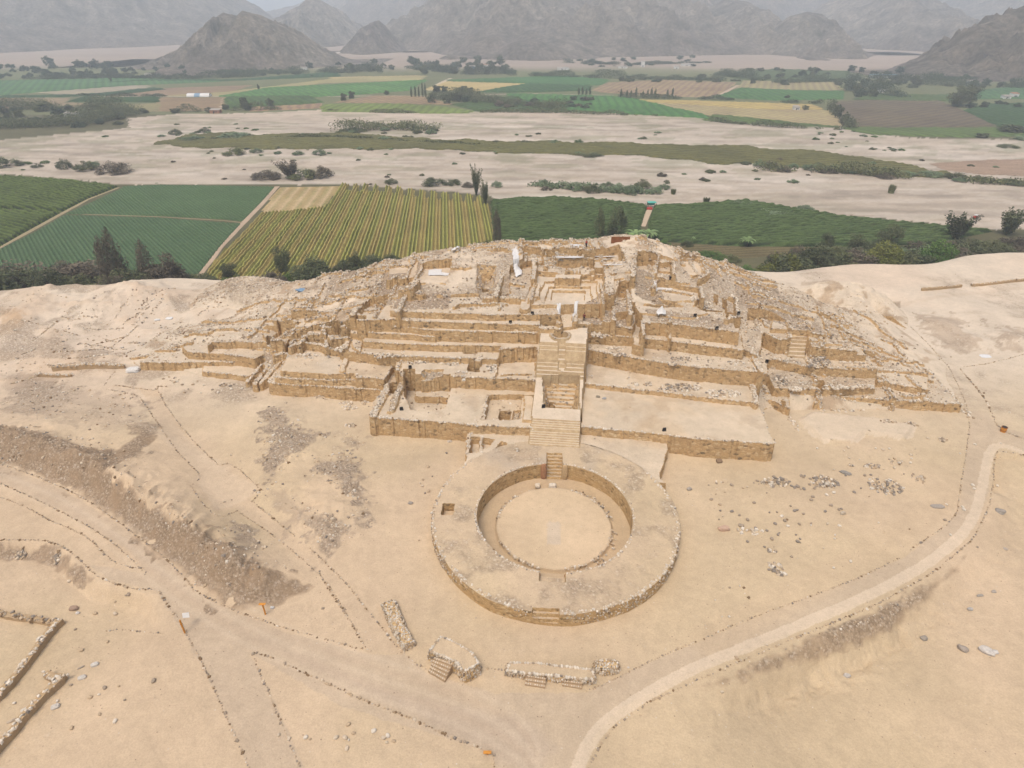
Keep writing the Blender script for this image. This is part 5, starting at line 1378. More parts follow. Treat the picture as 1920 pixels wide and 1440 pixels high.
for cu, cv, su, sv, n, lab, gp in [(1430, 1000, 60, 35, 22, 'single pale cobble lying on the open sand right of the plaza', 'single cobbles right of the plaza'), (1520, 930, 110, 50, 26, 'single cobble at the fringe of the cobble scatters', 'fringe cobbles of the scatters'),
                                   (1650, 850, 110, 40, 22, 'single stone on the sand under the right base wall', 'stones under the right base wall'), (520, 735, 120, 15, 26, 'loose stone on the sand before the left lower terraces', 'stones before the left terraces'),
                                   (330, 725, 60, 18, 14, 'loose stone beside the top of the footpath', 'stones beside the footpath top'), (1500, 1000, 120, 60, 16, 'small stone alone on the broad sand inside the path bend', 'lone stones inside the path bend'),
                                   (1830, 900, 60, 120, 12, 'small stone on the sand outside the right path', 'stones outside the right path'), (150, 1300, 140, 60, 16, 'small stone on the rough ground at lower left', 'stones on the lower left ground'),
                                   (680, 1380, 120, 40, 14, 'small stone on the triangular sand patch', 'stones on the triangular sand patch'), (800, 900, 30, 40, 8, 'small stone left of the plaza ring', 'stones left of the plaza'), (1340, 920, 50, 40, 9, 'small stone between plaza ring and right platform', 'stones between plaza and platform'),
                                   (200, 1150, 100, 50, 8, 'stone on the sand near the faint buried wall', 'stones near the buried wall')]:
    protos = []
    for k in range(n):
        u, v = rw.gauss(cu, su * .6), rw.gauss(cv, sv * .6)
        v = min(v, 1438)
        x, y, z = on(u, v)
        if np.hypot(x - PC[0], y - PC[1]) < 18.2 or Hat(np.array([x]), np.array([y]))[0] > z - .05 and v < 870: continue
        s_ = rw.uniform(.25, .6)
        if len(protos) < 3:
            o = blob('cobble', (x, y, z + .1), (1, .75, .6), M_STONE, None, cu + k, n=7, col=PAL[rw.choice([0, 1, 2, 3, 4])])
            protos.append(o)
        else:
            o = rw.choice(protos).copy(); COL.objects.link(o); o.location = (x, y, z + .1)
        o.scale = (s_, s_, s_); o.rotation_euler = (0, 0, rw.uniform(0, 6.28))
        tag(o, lab, 'cobble', gp)

# ------------------------------------------------------------------ crops
def crop(label, pts, ang, row, h, c_hi, c_lo, z0=None, ra=None, rb=.8, wav=0.0, band=None, name='crop_field', mat=None, prof=.6, patch=0.0, drape=False, rag=.6):
    P = GA(pts, VZ)
    ra = ra or max(row / 4, .3)
    c0_ = P.mean(0)
    ca_, sa_ = math.cos(ang), math.sin(ang)                      # ang: bearing of the rows, clockwise from +Y
    def tol(x, y): return (x - c0_[0]) * ca_ - (y - c0_[1]) * sa_, (x - c0_[0]) * sa_ + (y - c0_[1]) * ca_
    s0, t0 = tol(P[:, 0], P[:, 1])
    s_ = np.arange(s0.min() - ra, s0.max() + ra, ra); t_ = np.arange(t0.min() - rb, t0.max() + rb, rb)
    A, B_ = np.meshgrid(s_, t_)
    X = c0_[0] + A * ca_ + B_ * sa_; Y = c0_[1] - A * sa_ + B_ * ca_
    w_ = wav * (fbm(X * .03, Y * .05, 141, 3) - .5) * 2 if wav else 0
    ph = np.cos(2 * np.pi * (A + w_) / row) if row > 0 else np.ones(A.shape)
    rw_ = sst(-.9, .8, ph)
    nz_ = fbm(X * .5, Y * .5, 143, 3)
    k = (1 - prof) + prof * rw_
    jg_ = rag * 2 * (fbm(X * .06, Y * .06, 145, 4) - .5)
    ins = inpoly(X + jg_, Y + jg_, P)
    dd = np.zeros(X.shape); dd[ins] = dline(X[ins], Y[ins], P, True)
    Z = h * k * (.55 + .9 * nz_) * sst(0, .5, dd) * ins
    zb = gz(X, Y) if drape else np.full(X.shape, VZ)
    if drape is False: zb = np.where(Y > 330, gz(X, Y), VZ)
    f = grid_faces(*X.shape)
    keep = ins.ravel()[f].any(1); f = f[keep]
    u_, inv = np.unique(f.ravel(), return_inverse=True)
    hi = np.array([alb(*c_hi)]); lo = np.array([alb(*c_lo)])
    mixf = (sst(.1, .7, rw_ * (.6 + .8 * (nz_ - .2))) if row > 0 else nz_)[..., None]
    C_ = lo * (1 - mixf) + hi * mixf
    if band is not None:
        bp, bc, ba, tmax = band
        bb = sst(-.2, .4, np.cos(2 * np.pi * A / bp + .4 * np.sin(B_ * .05)))[..., None]
        C_ = C_ * (1 - ba * bb) + np.array([alb(*bc)]) * ba * bb * (.8 + .4 * nz_[..., None])
    if patch:
        q = sst(.5, .7, fbm(X * .03, Y * .03, 147, 4))[..., None] * patch
        C_ = C_ * (1 - q) + lo * q
    V = np.stack([X, Y, zb + .06 + Z], -1).reshape(-1, 3)[u_]
    o = mesh(name, V, inv.reshape(-1, 4), mat or M_CROP, None, col=C_.reshape(-1, 3)[u_], smooth=False)
    return tag(o, label, 'field', None, 'stuff')
A3 = R(-5.5)
GRN = (70, 104, 62)
crop('dark green vineyard at the far left, upper plot', [(-260, 322), (0, 331), (120, 339), (222, 351), (165, 373), (118, 397), (60, 393), (-260, 388)], R(-62), 2.6, 1.6, (96, 112, 54), (46, 56, 34), wav=.5)
crop('dark green vineyard at the far left, lower plot', [(-260, 392), (60, 397), (112, 400), (60, 428), (0, 463), (-260, 600)], R(-62), 2.6, 1.6, (98, 114, 56), (46, 56, 34), wav=.5)
crop('bluish green field behind, upper plot, left of the striped corn', [(228, 354), (232, 350), (300, 347), (515, 351), (490, 380), (455, 415), (420, 411), (300, 405), (126, 401)], R(-40), 1.5, .55, (92, 116, 76), (78, 100, 66), ra=.4)
crop('bluish green field, lower plot, left of the striped corn', [(122, 404), (300, 409), (452, 420), (420, 455), (372, 515), (340, 545), (250, 545), (-60, 545), (-60, 495), (0, 468), (70, 434)], R(-40), 1.5, .55, (90, 114, 76), (76, 98, 66), ra=.4)
crop('bare tan corner of the corn field with sparse stripes', [(525, 352), (637, 350), (620, 372), (608, 388), (560, 393), (492, 400)], A3, 6.0, .35, (150, 146, 86), (206, 178, 138), band=(6.0, (196, 160, 118), .5, 0), patch=.3)
strip = []
tl3 = [(640, 347), (652, 347), (662, 347), (672, 349), (680, 347), (690, 348), (700, 349), (708, 349), (722, 350), (733, 352), (743, 352), (754, 355), (764, 356), (776, 357), (786, 359), (798, 360), (808, 360), (820, 363), (828, 362), (842, 365), (850, 363), (865, 367), (873, 365), (886, 368), (895, 367), (905, 372), (912, 372)]
top = [(u, v + (10 if i % 2 else 0)) for i, (u, v) in enumerate(tl3)]
zz = []
for i in range(len(tl3) - 1):
    dv = 14 if i % 2 else 0
    zz += [(tl3[i][0], tl3[i][1] + dv), (tl3[i + 1][0], tl3[i + 1][1] + dv)]
crop('tall ripening corn field with olive and orange stripes behind the pyramid', [(490, 402), (560, 396), (610, 390), (625, 372)] + zz + [(917, 385), (922, 420), (926, 470), (800, 500), (640, 520), (480, 530), (385, 522), (400, 495), (440, 455)], A3, 1.55, 1.5, (172, 168, 88), (124, 122, 66),
     band=(6.3, (186, 156, 100), .5, 0), ra=.36)
crop('dark green vineyard directly behind the pyramid summit', [(922, 377), (985, 374), (1060, 372), (1140, 378), (1212, 388), (1203, 418), (1190, 455), (1130, 475), (930, 475)], R(82), 2.7, 1.5, (88, 106, 60), (44, 58, 34), wav=2.2)
crop('dark green vineyard right of the little path, running to the right', [(1228, 388), (1300, 384), (1400, 378), (1440, 384), (1500, 395), (1560, 405), (1700, 420), (1860, 434), (1740, 458), (1600, 462), (1400, 462), (1240, 452), (1215, 440), (1218, 415)], R(82), 2.7, 1.5, (90, 108, 62), (46, 60, 36), wav=2.2)
crop('brownish fallow strip behind the spoil heap', [(1130, 478), (1190, 458), (1240, 455), (1400, 464), (1600, 464), (1640, 480), (1450, 480), (1300, 490), (1180, 485)], R(82), 2.7, .3, (122, 112, 78), (104, 92, 64), patch=.5)
crop('long olive field in the middle of the dry riverbed', [(300, 266), (335, 255), (440, 248), (470, 254), (560, 250), (640, 251), (700, 254), (810, 262), (900, 263), (1000, 266), (1100, 268), (1250, 272), (1400, 276), (1480, 282), (1560, 290), (1650, 303), (1760, 322), (1800, 331), (1700, 334), (1550, 318), (1420, 306), (1340, 306), (1200, 293), (1060, 290), (900, 284), (760, 279), (650, 278), (520, 280), (420, 279), (330, 278)], R(80), 5, .9, (118, 114, 66), (92, 90, 56), ra=1.2, rb=1.6, wav=4, patch=.5, rag=9)
crop('bare brown field at the right edge of the riverbed', [(1745, 307), (1860, 300), (2050, 298), (2100, 335), (1920, 330), (1830, 326), (1770, 318)], R(80), 4, .12, (176, 150, 126), (160, 136, 114), ra=1.5, rb=2)
FAR = [  # outline in the photograph, crop colour, height, words
    ([(-60, 152), (150, 149), (250, 146), (330, 150), (420, 153), (250, 160), (60, 174), (0, 178), (-60, 182)], (88, 122, 82), 1.0, 'bright green field, leftmost of the valley floor'),
    ([(100, 160), (260, 153), (420, 152), (640, 143), (620, 136), (560, 141), (440, 150), (290, 150)], (60, 88, 58), 1.5, 'dark green strip crossing the left valley floor'),
    ([(60, 172), (180, 160), (280, 161), (270, 168), (130, 179)], (176, 160, 146), .2, 'greyish bare field at the far left'),
    ([(0, 180), (150, 178), (290, 165), (310, 168), (200, 180), (0, 183)], (62, 88, 60), 1.2, 'narrow dark green band below the greyish bare field'),
    ([(160, 180), (300, 166), (470, 160), (430, 172), (300, 180)], (160, 132, 112), .2, 'brown ploughed field left of the blue greenhouse'),
    ([(300, 180), (430, 172), (640, 146), (800, 142), (780, 150), (600, 156), (420, 180)], (178, 162, 122), .3, 'tan stubble field around the blue greenhouse'),
    ([(410, 181), (500, 165), (640, 158), (780, 151), (800, 150), (765, 170), (640, 180), (560, 182)], (92, 132, 74), 1.0, 'vivid green field in the middle of the valley'),
    ([(125, 191), (160, 182), (220, 184), (208, 192)], (58, 84, 48), 1.5, 'small dark green plot, left of the pair of twins'),
    ([(216, 192), (224, 184), (296, 182), (298, 192)], (60, 86, 48), 1.5, 'small dark green plot, right of the pair of twins'),
    ([(-60, 190), (0, 184), (130, 184), (120, 192), (205, 196), (100, 204), (0, 205), (-60, 208)], (158, 136, 114), .2, 'brown field at the left edge of the valley'),
    ([(190, 198), (300, 194), (302, 209), (200, 208)], (156, 142, 108), .3, 'khaki field below the two small green plots'),
    ([(302, 183), (420, 183), (412, 207), (300, 209)], (160, 132, 106), .2, 'square brown field under the blue greenhouse'),
    ([(424, 182), (580, 180), (604, 192), (540, 198), (430, 203)], (78, 100, 54), 1.4, 'olive green plot right of the square brown field'),
    ([(470, 200), (600, 194), (600, 203), (470, 208)], (166, 134, 112), .2, 'narrow reddish brown strip beside the riverbed'),
    ([(605, 196), (720, 194), (830, 200), (890, 208), (870, 212), (740, 211), (605, 209)], (122, 134, 72), .8, 'yellow-green field edging the riverbed'),
    ([(622, 192), (700, 180), (790, 180), (850, 196), (720, 193)], (162, 134, 110), .2, 'reddish bare field above the yellow-green one'),
    ([(620, 145), (780, 142), (790, 149), (640, 152)], (196, 168, 130), .2, 'pale orange field strip in the distance'),
    ([(800, 169), (835, 153), (985, 157), (900, 170)], (204, 176, 128), .3, 'bright sand-coloured field in the centre of the valley'),
    ([(840, 150), (1060, 142), (1140, 150), (1120, 160), (985, 156), (850, 152)], (80, 118, 72), 1.0, 'green field behind the bright sand-coloured one'),
    ([(920, 168), (990, 157), (1110, 161), (1100, 170), (960, 174), (900, 173)], (68, 96, 58), 1.3, 'dark green field right of the bright sand-coloured one'),
    ([(950, 176), (1150, 180), (1200, 188), (1320, 214), (1330, 222), (1130, 211), (1060, 208), (990, 190)], (80, 122, 66), 1.0, 'large vivid green wedge-shaped field'),
    ([(1110, 170), (1140, 155), (1240, 150), (1380, 155), (1360, 170), (1330, 182), (1180, 178)], (166, 138, 116), .2, 'reddish brown field behind the row of poplars'),
    ([(850, 196), (960, 180), (1010, 196), (1070, 210), (900, 208)], (74, 92, 54), 1.5, 'dark olive orchard plot in the middle distance'),
    ([(1160, 186), (1340, 190), (1520, 196), (1540, 206), (1440, 206), (1300, 196), (1200, 192)], (196, 168, 114), .4, 'ochre field strip on the right of the valley'),
    ([(1200, 192), (1300, 197), (1440, 206), (1560, 208), (1578, 236), (1400, 226), (1290, 210)], (180, 158, 126), .3, 'large grey-tan fallow field on the right'),
    ([(1320, 226), (1340, 214), (1580, 238), (1400, 232)], (92, 108, 58), .8, 'thin green field margin along the right riverbed'),
    ([(1340, 182), (1390, 165), (1490, 170), (1580, 171), (1578, 186), (1450, 188)], (80, 116, 68), 1.0, 'green field on the right, above the ochre strip'),
    ([(1385, 164), (1400, 152), (1560, 154), (1580, 169), (1480, 168)], (168, 150, 118), .3, 'khaki field behind the green one on the right'),
    ([(1400, 150), (1340, 140), (1450, 130), (1590, 134), (1600, 150), (1500, 152)], (86, 98, 64), 1.5, 'dull green orchard under the pale hills at right'),
    ([(1570, 190), (1620, 188), (1760, 190), (1800, 206), (1860, 236), (1700, 240), (1590, 238), (1555, 205)], (116, 100, 86), .5, 'large dark brown field on the right'),
    ([(1580, 238), (1700, 241), (1880, 240), (2100, 244), (2100, 256), (1760, 256), (1620, 252)], (96, 112, 64), .9, 'green margin between the dark brown field and the riverbed'),
    ([(1600, 187), (1640, 176), (1780, 178), (1790, 190), (1700, 189)], (88, 104, 64), 1.0, 'muted green field above the dark brown one'),
    ([(1810, 208), (1850, 196), (2100, 190), (2100, 240), (1880, 238)], (64, 88, 54), 1.4, 'dark green field at the right edge'),
    ([(1820, 186), (1830, 170), (1900, 163), (2100, 160), (2100, 184)], (84, 116, 78), .8, 'pale green field far right beneath the rocky hill'),
]
for k, (pts, c_, h_, lb) in enumerate(FAR):
    cx_ = GA(pts, VZ).mean(0)[1]
    rr_ = 3.0 if cx_ < 900 else 4.5
    c_ = np.array(c_, float); lo_ = tuple(c_ * .88)
    c_ = c_ * np.array([1.0, 1.04, .9]) + 6; crop(lb, pts, R(-30 + 17 * (k % 6)), 9, h_, tuple(c_), lo_, ra=rr_, rb=rr_ * 1.4, mat=M_FARCROP, wav=3, prof=.3, rag=3.5, patch=.3)
def ribbon(name, pts, wdt, col, z=VZ, lift=.12, kind='structure'):
    Q = resample(GA(pts, z), 2.0)
    td = np.gradient(Q, axis=0); td /= np.hypot(*td.T)[:, None] + 1e-9
    nn = np.c_[-td[:, 1], td[:, 0]]
    wv = wdt / 2 * (.8 + .4 * fbm(Q[:, 0] * .1, Q[:, 1] * .1, 151, 3))[:, None]
    V = []
    for a in (-1, -.5, 0, .5, 1):
        q = Q + nn * wv * a
        V.append(np.c_[q, gz(q[:, 0], q[:, 1]) + lift + (0 if abs(a) == 1 else .02)])
    V = np.stack(V, 1).reshape(-1, 3)
    o = mesh(name, V, grid_faces(len(Q), 5), M_SOIL, None, col=np.repeat([alb(*col)], len(V), 0), extra={'rub': np.zeros(len(V))})
    return tag(o, kind=kind)
ribbon('field_path', [(520, 350), (490, 384), (455, 420), (415, 462), (370, 520)], 2.6, (196, 172, 146))
ribbon('field_path', [(222, 352), (165, 374), (118, 400), (60, 432), (-10, 470)], 2.2, (176, 160, 126))
ribbon('field_path', [(155, 402), (300, 407), (420, 414), (455, 418)], 1.0, (164, 150, 118))
ribbon('field_path', [(1222, 386), (1212, 405), (1205, 425)], 2.6, (206, 184, 156))
ribbon('field_path', [(806, 170), (818, 160), (834, 152), (845, 147)], 6, (206, 188, 164))
ribbon('field_path', [(1548, 208), (1562, 222), (1582, 242)], 4, (206, 190, 170))
ribbon('field_path', [(1345, 181), (1365, 170), (1384, 160)], 5, (196, 172, 148))
ribbon('field_path', [(415, 183), (412, 205)], 4, (190, 168, 142))
ribbon('field_path', [(460, 252), (448, 262), (450, 274)], 2.5, (196, 180, 158))
ribbon('field_path', [(630, 254), (645, 264), (660, 276)], 2.5, (190, 176, 150))
ribbon('dirt_road', [(565, 126), (560, 118), (575, 110), (610, 104), (640, 98), (655, 86)], 16, (226, 212, 196), lift=.5)
ribbon('dirt_road', [(0, 180), (200, 181), (400, 181), (560, 181), (800, 180), (1000, 176), (1150, 179)], 5, (186, 172, 150))
ribbon('dirt_road', [(140, 540), (220, 528), (300, 520), (370, 524), (460, 528)], 5, (178, 158, 136))

# ------------------------------------------------------------------ trees and shrubs
LF = {'dark': mat_leaf('dark_foliage', alb(82, 90, 60), alb(118, 122, 84)), 'olive': mat_leaf('olive_foliage', alb(96, 104, 66), alb(132, 132, 88)), 'green': mat_leaf('green_foliage', alb(72, 104, 42), alb(122, 150, 72)),
      'blue': mat_leaf('grey_green_reeds', alb(112, 132, 94), alb(156, 170, 130)), 'brown': mat_leaf('dry_thorny_foliage', alb(104, 94, 78), alb(136, 124, 104)), 'yellow': mat_leaf('yellow_green_foliage', alb(104, 112, 52), alb(150, 148, 72)),
      'far': mat_leaf('distant_foliage', alb(66, 82, 56), alb(98, 110, 76), .3), 'pale': mat_leaf('banana_leaf', alb(112, 140, 78), alb(160, 178, 122))}
M_BARK = mat_plain('bark', alb(112, 92, 72), .9)
def leaves(V, sz, r, up=.0):
    n = len(V)
    d1 = r.normal(size=(n, 3)); d1[:, 2] *= .6; d1 /= np.linalg.norm(d1, axis=1)[:, None]
    d2 = np.cross(d1, r.normal(size=(n, 3)) + [0, 0, .01]); d2 /= np.linalg.norm(d2, axis=1)[:, None]
    s = sz * r.uniform(.6, 1.4, n)[:, None]
    Q = np.stack([V - d1 * s, V + d2 * s * .6, V + d1 * s, V - d2 * s * .6], 1)
    return Q.reshape(-1, 3), np.arange(n * 4).reshape(-1, 4)
def crown(kind, seed, n=1500):
    r = np.random.RandomState(seed)
    if kind == 'cane':
        nb = n // 5; V = []; F = []
        for k in range(nb):
            a = r.rand() * 6.283; rr_ = math.sqrt(r.rand()) * .28; lean = r.uniform(.05, .38); H = r.uniform(.55, 1.0)
            bx, by = rr_ * math.cos(a), rr_ * math.sin(a); wd = r.uniform(.010, .022)
            px = np.array([-math.sin(a), math.cos(a), 0]) * wd
            pts = [np.array([bx + lean * t ** 1.8 * math.cos(a) * .6, by + lean * t ** 1.8 * math.sin(a) * .6, H * t - .12 * lean * t * t]) for t in (0, .4, .75, 1)]
            b0 = len(V)
            for i, p in enumerate(pts):
                w_ = px * (1.3, 1.5, 1.1, .15)[i]
                V += [p - w_, p + w_]
            F += [[b0 + 2 * i, b0 + 2 * i + 1, b0 + 2 * i + 3, b0 + 2 * i + 2] for i in range(3)]
        return np.array(V), np.array(F)
    if kind == 'banana':
        V = []; F = []
        for k in range(18):
            a = k * 2.4 + r.rand() * .5; L_ = r.uniform(.4, .6); z0_ = r.uniform(.3, .5)
            dx, dy = math.cos(a), math.sin(a); b0 = len(V)
            for i, t in enumerate(np.linspace(0, 1, 6)):
                c = np.array([dx * L_ * t, dy * L_ * t, z0_ + .75 * t - .72 * t * t])
                w_ = np.array([-dy, dx, 0]) * .075 * math.sin(math.pi * (.12 + .86 * t))
                V += [c - w_ - [0, 0, .02], c + w_ - [0, 0, .02]]
            F += [[b0 + 2 * i, b0 + 2 * i + 1, b0 + 2 * i + 3, b0 + 2 * i + 2] for i in range(5)]
        return np.array(V), np.array(F)
    C_ = []
    if kind == 'round':
        for k in range(30):
            a = r.rand() * 6.283; q = r.rand() ** .5 * .36; z = r.uniform(.2, .88) - q * q * 1.2 * r.rand()
            C_.append((q * math.cos(a), q * math.sin(a), max(z, .14), r.uniform(.11, .19)))
    elif kind == 'spread':
        for k in range(44):
            a = r.rand() * 6.283; q = r.rand() ** .5 * .42; z = .22 + .62 * (1 - (q / .47) ** 2) * r.uniform(.35, 1.0) + r.uniform(-.10, .03)
            C_.append((q * math.cos(a), q * math.sin(a), max(z, .1), r.uniform(.09, .16)))
    elif kind == 'poplar':
        for k in range(26):
            z = .1 + .86 * (k / 25.); q = .30 * math.sin(math.pi * min(1, .14 + z * .86)) ** .8
            a = r.rand() * 6.283
            C_.append((q * .7 * math.cos(a), q * .7 * math.sin(a), z, .05 + q * .28))
    elif kind == 'plumes':
        for k in range(8):
            a = k * .785 + r.rand() * .4; ln = r.uniform(.1, .42); hh = r.uniform(.6, .93)
            for t in np.linspace(.06, 1, 9):
                C_.append((ln * t ** 1.5 * math.cos(a), ln * t ** 1.5 * math.sin(a), hh * t, .045 + .075 * math.sin(math.pi * min(.95, t))))
    elif kind == 'ragged':
        for k in range(40):
            z = .15 + .75 * r.rand(); q = .34 * math.sin(math.pi * min(.97, .2 + .75 * z)) * r.rand() ** .6; a = r.rand() * 6.283
            C_.append((q * math.cos(a), q * math.sin(a), z, r.uniform(.08, .15)))
    elif kind == 'shrub':
        for k in range(38):
            a = r.rand() * 6.283; q = r.rand() ** .5 * .42; z = .10 + .66 * (1 - (q / .46) ** 2) * r.uniform(.3, 1.0)
            C_.append((q * math.cos(a), q * math.sin(a), z, r.uniform(.09, .16)))
    C_ = np.array(C_)
    w_ = C_[:, 3] ** 2; idx = r.choice(len(C_), n, p=w_ / w_.sum())
    d1 = r.normal(size=(n, 3)); d1 /= np.linalg.norm(d1, axis=1)[:, None]
    V = C_[idx, :3] + d1 * (C_[idx, 3] * (r.rand(n) ** .28) * r.uniform(.85, 1.2, n))[:, None] * [1, 1, .95 if kind != 'poplar' else 1.5]
    V = V[V[:, 2] > 0.0]
    return leaves(V, .024 if kind != 'poplar' else .02, r)
def trunk(seed, h=.55, w_=.035, limbs=5):
    r = np.random.RandomState(seed); V = []; F = []
    def tube(a, b, ra_, rb_, n=6, bend=.03):
        b0 = len(V); a = np.array(a); b = np.array(b)
        for i, t in enumerate(np.linspace(0, 1, 5)):
            c = a + (b - a) * t + np.array([r.uniform(-bend, bend), r.uniform(-bend, bend), 0]) * (0 if i == 0 else 1)
            rad_ = ra_ + (rb_ - ra_) * t
            for j in range(n):
                q = 6.283 * j / n; V.append(c + [rad_ * math.cos(q), rad_ * math.sin(q), 0])
        for i in range(4):
            for j in range(n): F.append([b0 + i * n + j, b0 + i * n + (j + 1) % n, b0 + (i + 1) * n + (j + 1) % n, b0 + (i + 1) * n + j])
    tube((0, 0, -.03), (0, 0, h), w_, w_ * .5)
    for k in range(limbs):
        a = k * 6.283 / limbs + r.rand(); z = h * r.uniform(.35, .9)
        tube((0, 0, z), (.28 * math.cos(a), .28 * math.sin(a), z + .25), w_ * .5, w_ * .15, 5)
    return np.array(V), np.array(F)
PROTO = {}
def proto(kind, col, v=0, far=False):
    key = (kind, col, v, far)
    if key not in PROTO:
        n = {'round': 3800, 'spread': 4200, 'poplar': 3200, 'ragged': 4200, 'shrub': 3000, 'cane': 1500, 'banana': 0, 'plumes': 3600}[kind]
        V, F = crown(kind, 11 + v * 7 + len(kind), int(n * (.3 if far else 1)))
        if far and kind not in ('cane', 'banana'):
            c = V.reshape(-1, 4, 3); m_ = c.mean(1, keepdims=True); V = (m_ + (c - m_) * 2.4).reshape(-1, 3)
        cm = bpy.data.meshes.new('crown'); tmp = mesh('crown', V, F, LF[col]); cm = tmp.data; bpy.data.objects.remove(tmp)
        tm = None
        if kind not in ('shrub', 'cane', 'plumes'):
            Vt, Ft = trunk(v + 3, .5 if kind != 'banana' else .42, .03 if kind != 'banana' else .035, 5 if kind not in ('poplar', 'banana') else 0)
            tmp = mesh('trunk', Vt, Ft, M_BARK); tm = tmp.data; bpy.data.objects.remove(tmp)
        PROTO[key] = (cm, tm)
    return PROTO[key]
tr = random.Random(17)
NAMES = {'round': 'broadleaf_tree', 'spread': 'spreading_tree', 'poplar': 'poplar_tree', 'ragged': 'tall_tree', 'shrub': 'shrub', 'cane': 'reed_clump', 'plumes': 'bamboo_clump', 'banana': 'banana_plant'}
def onv(u, v):
    z = VZ
    for _ in range(6):
        x, y = G(u, v, z); z = .5 * z + .5 * float(gz(np.array([x]), np.array([y]))[0])
    x, y = G(u, v, z); return x, y, z
def tree(kind, col, u, v, wpx, hpx, label, cat=None, group=None, v_=None, far=False, plateau=False):
    x, y, z = on(u, v) if plateau else onv(u, v)
    k = mpp(u, v, z)
    W, H = wpx * k, hpx * k * 1.04
    vr = tr.randrange(3) if v_ is None else v_
    cm, tm = proto(kind, col, vr, far)
    nm = NAMES[kind]
    rz = tr.uniform(0, 6.28)
    if tm is None or far:
        o = bpy.data.objects.new(nm, cm); COL.objects.link(o)
        o.location = (x, y, z - .05 * H * (kind == 'shrub')); o.scale = (W, W, H); o.rotation_euler = (0, 0, rz)
        if far and tm is not None:
            pass
    else:
        o = root(nm, (x, y, z), rz); o.scale = (W, W, H)
        c = bpy.data.objects.new('crown', cm); COL.objects.link(c); c.parent = o
        t = bpy.data.objects.new('trunk', tm); COL.objects.link(t); t.parent = o
    return tag(o, label, cat or {'shrub': 'bush', 'cane': 'reeds', 'plumes': 'bamboo', 'banana': 'banana plant'}.get(kind, 'tree'), group)
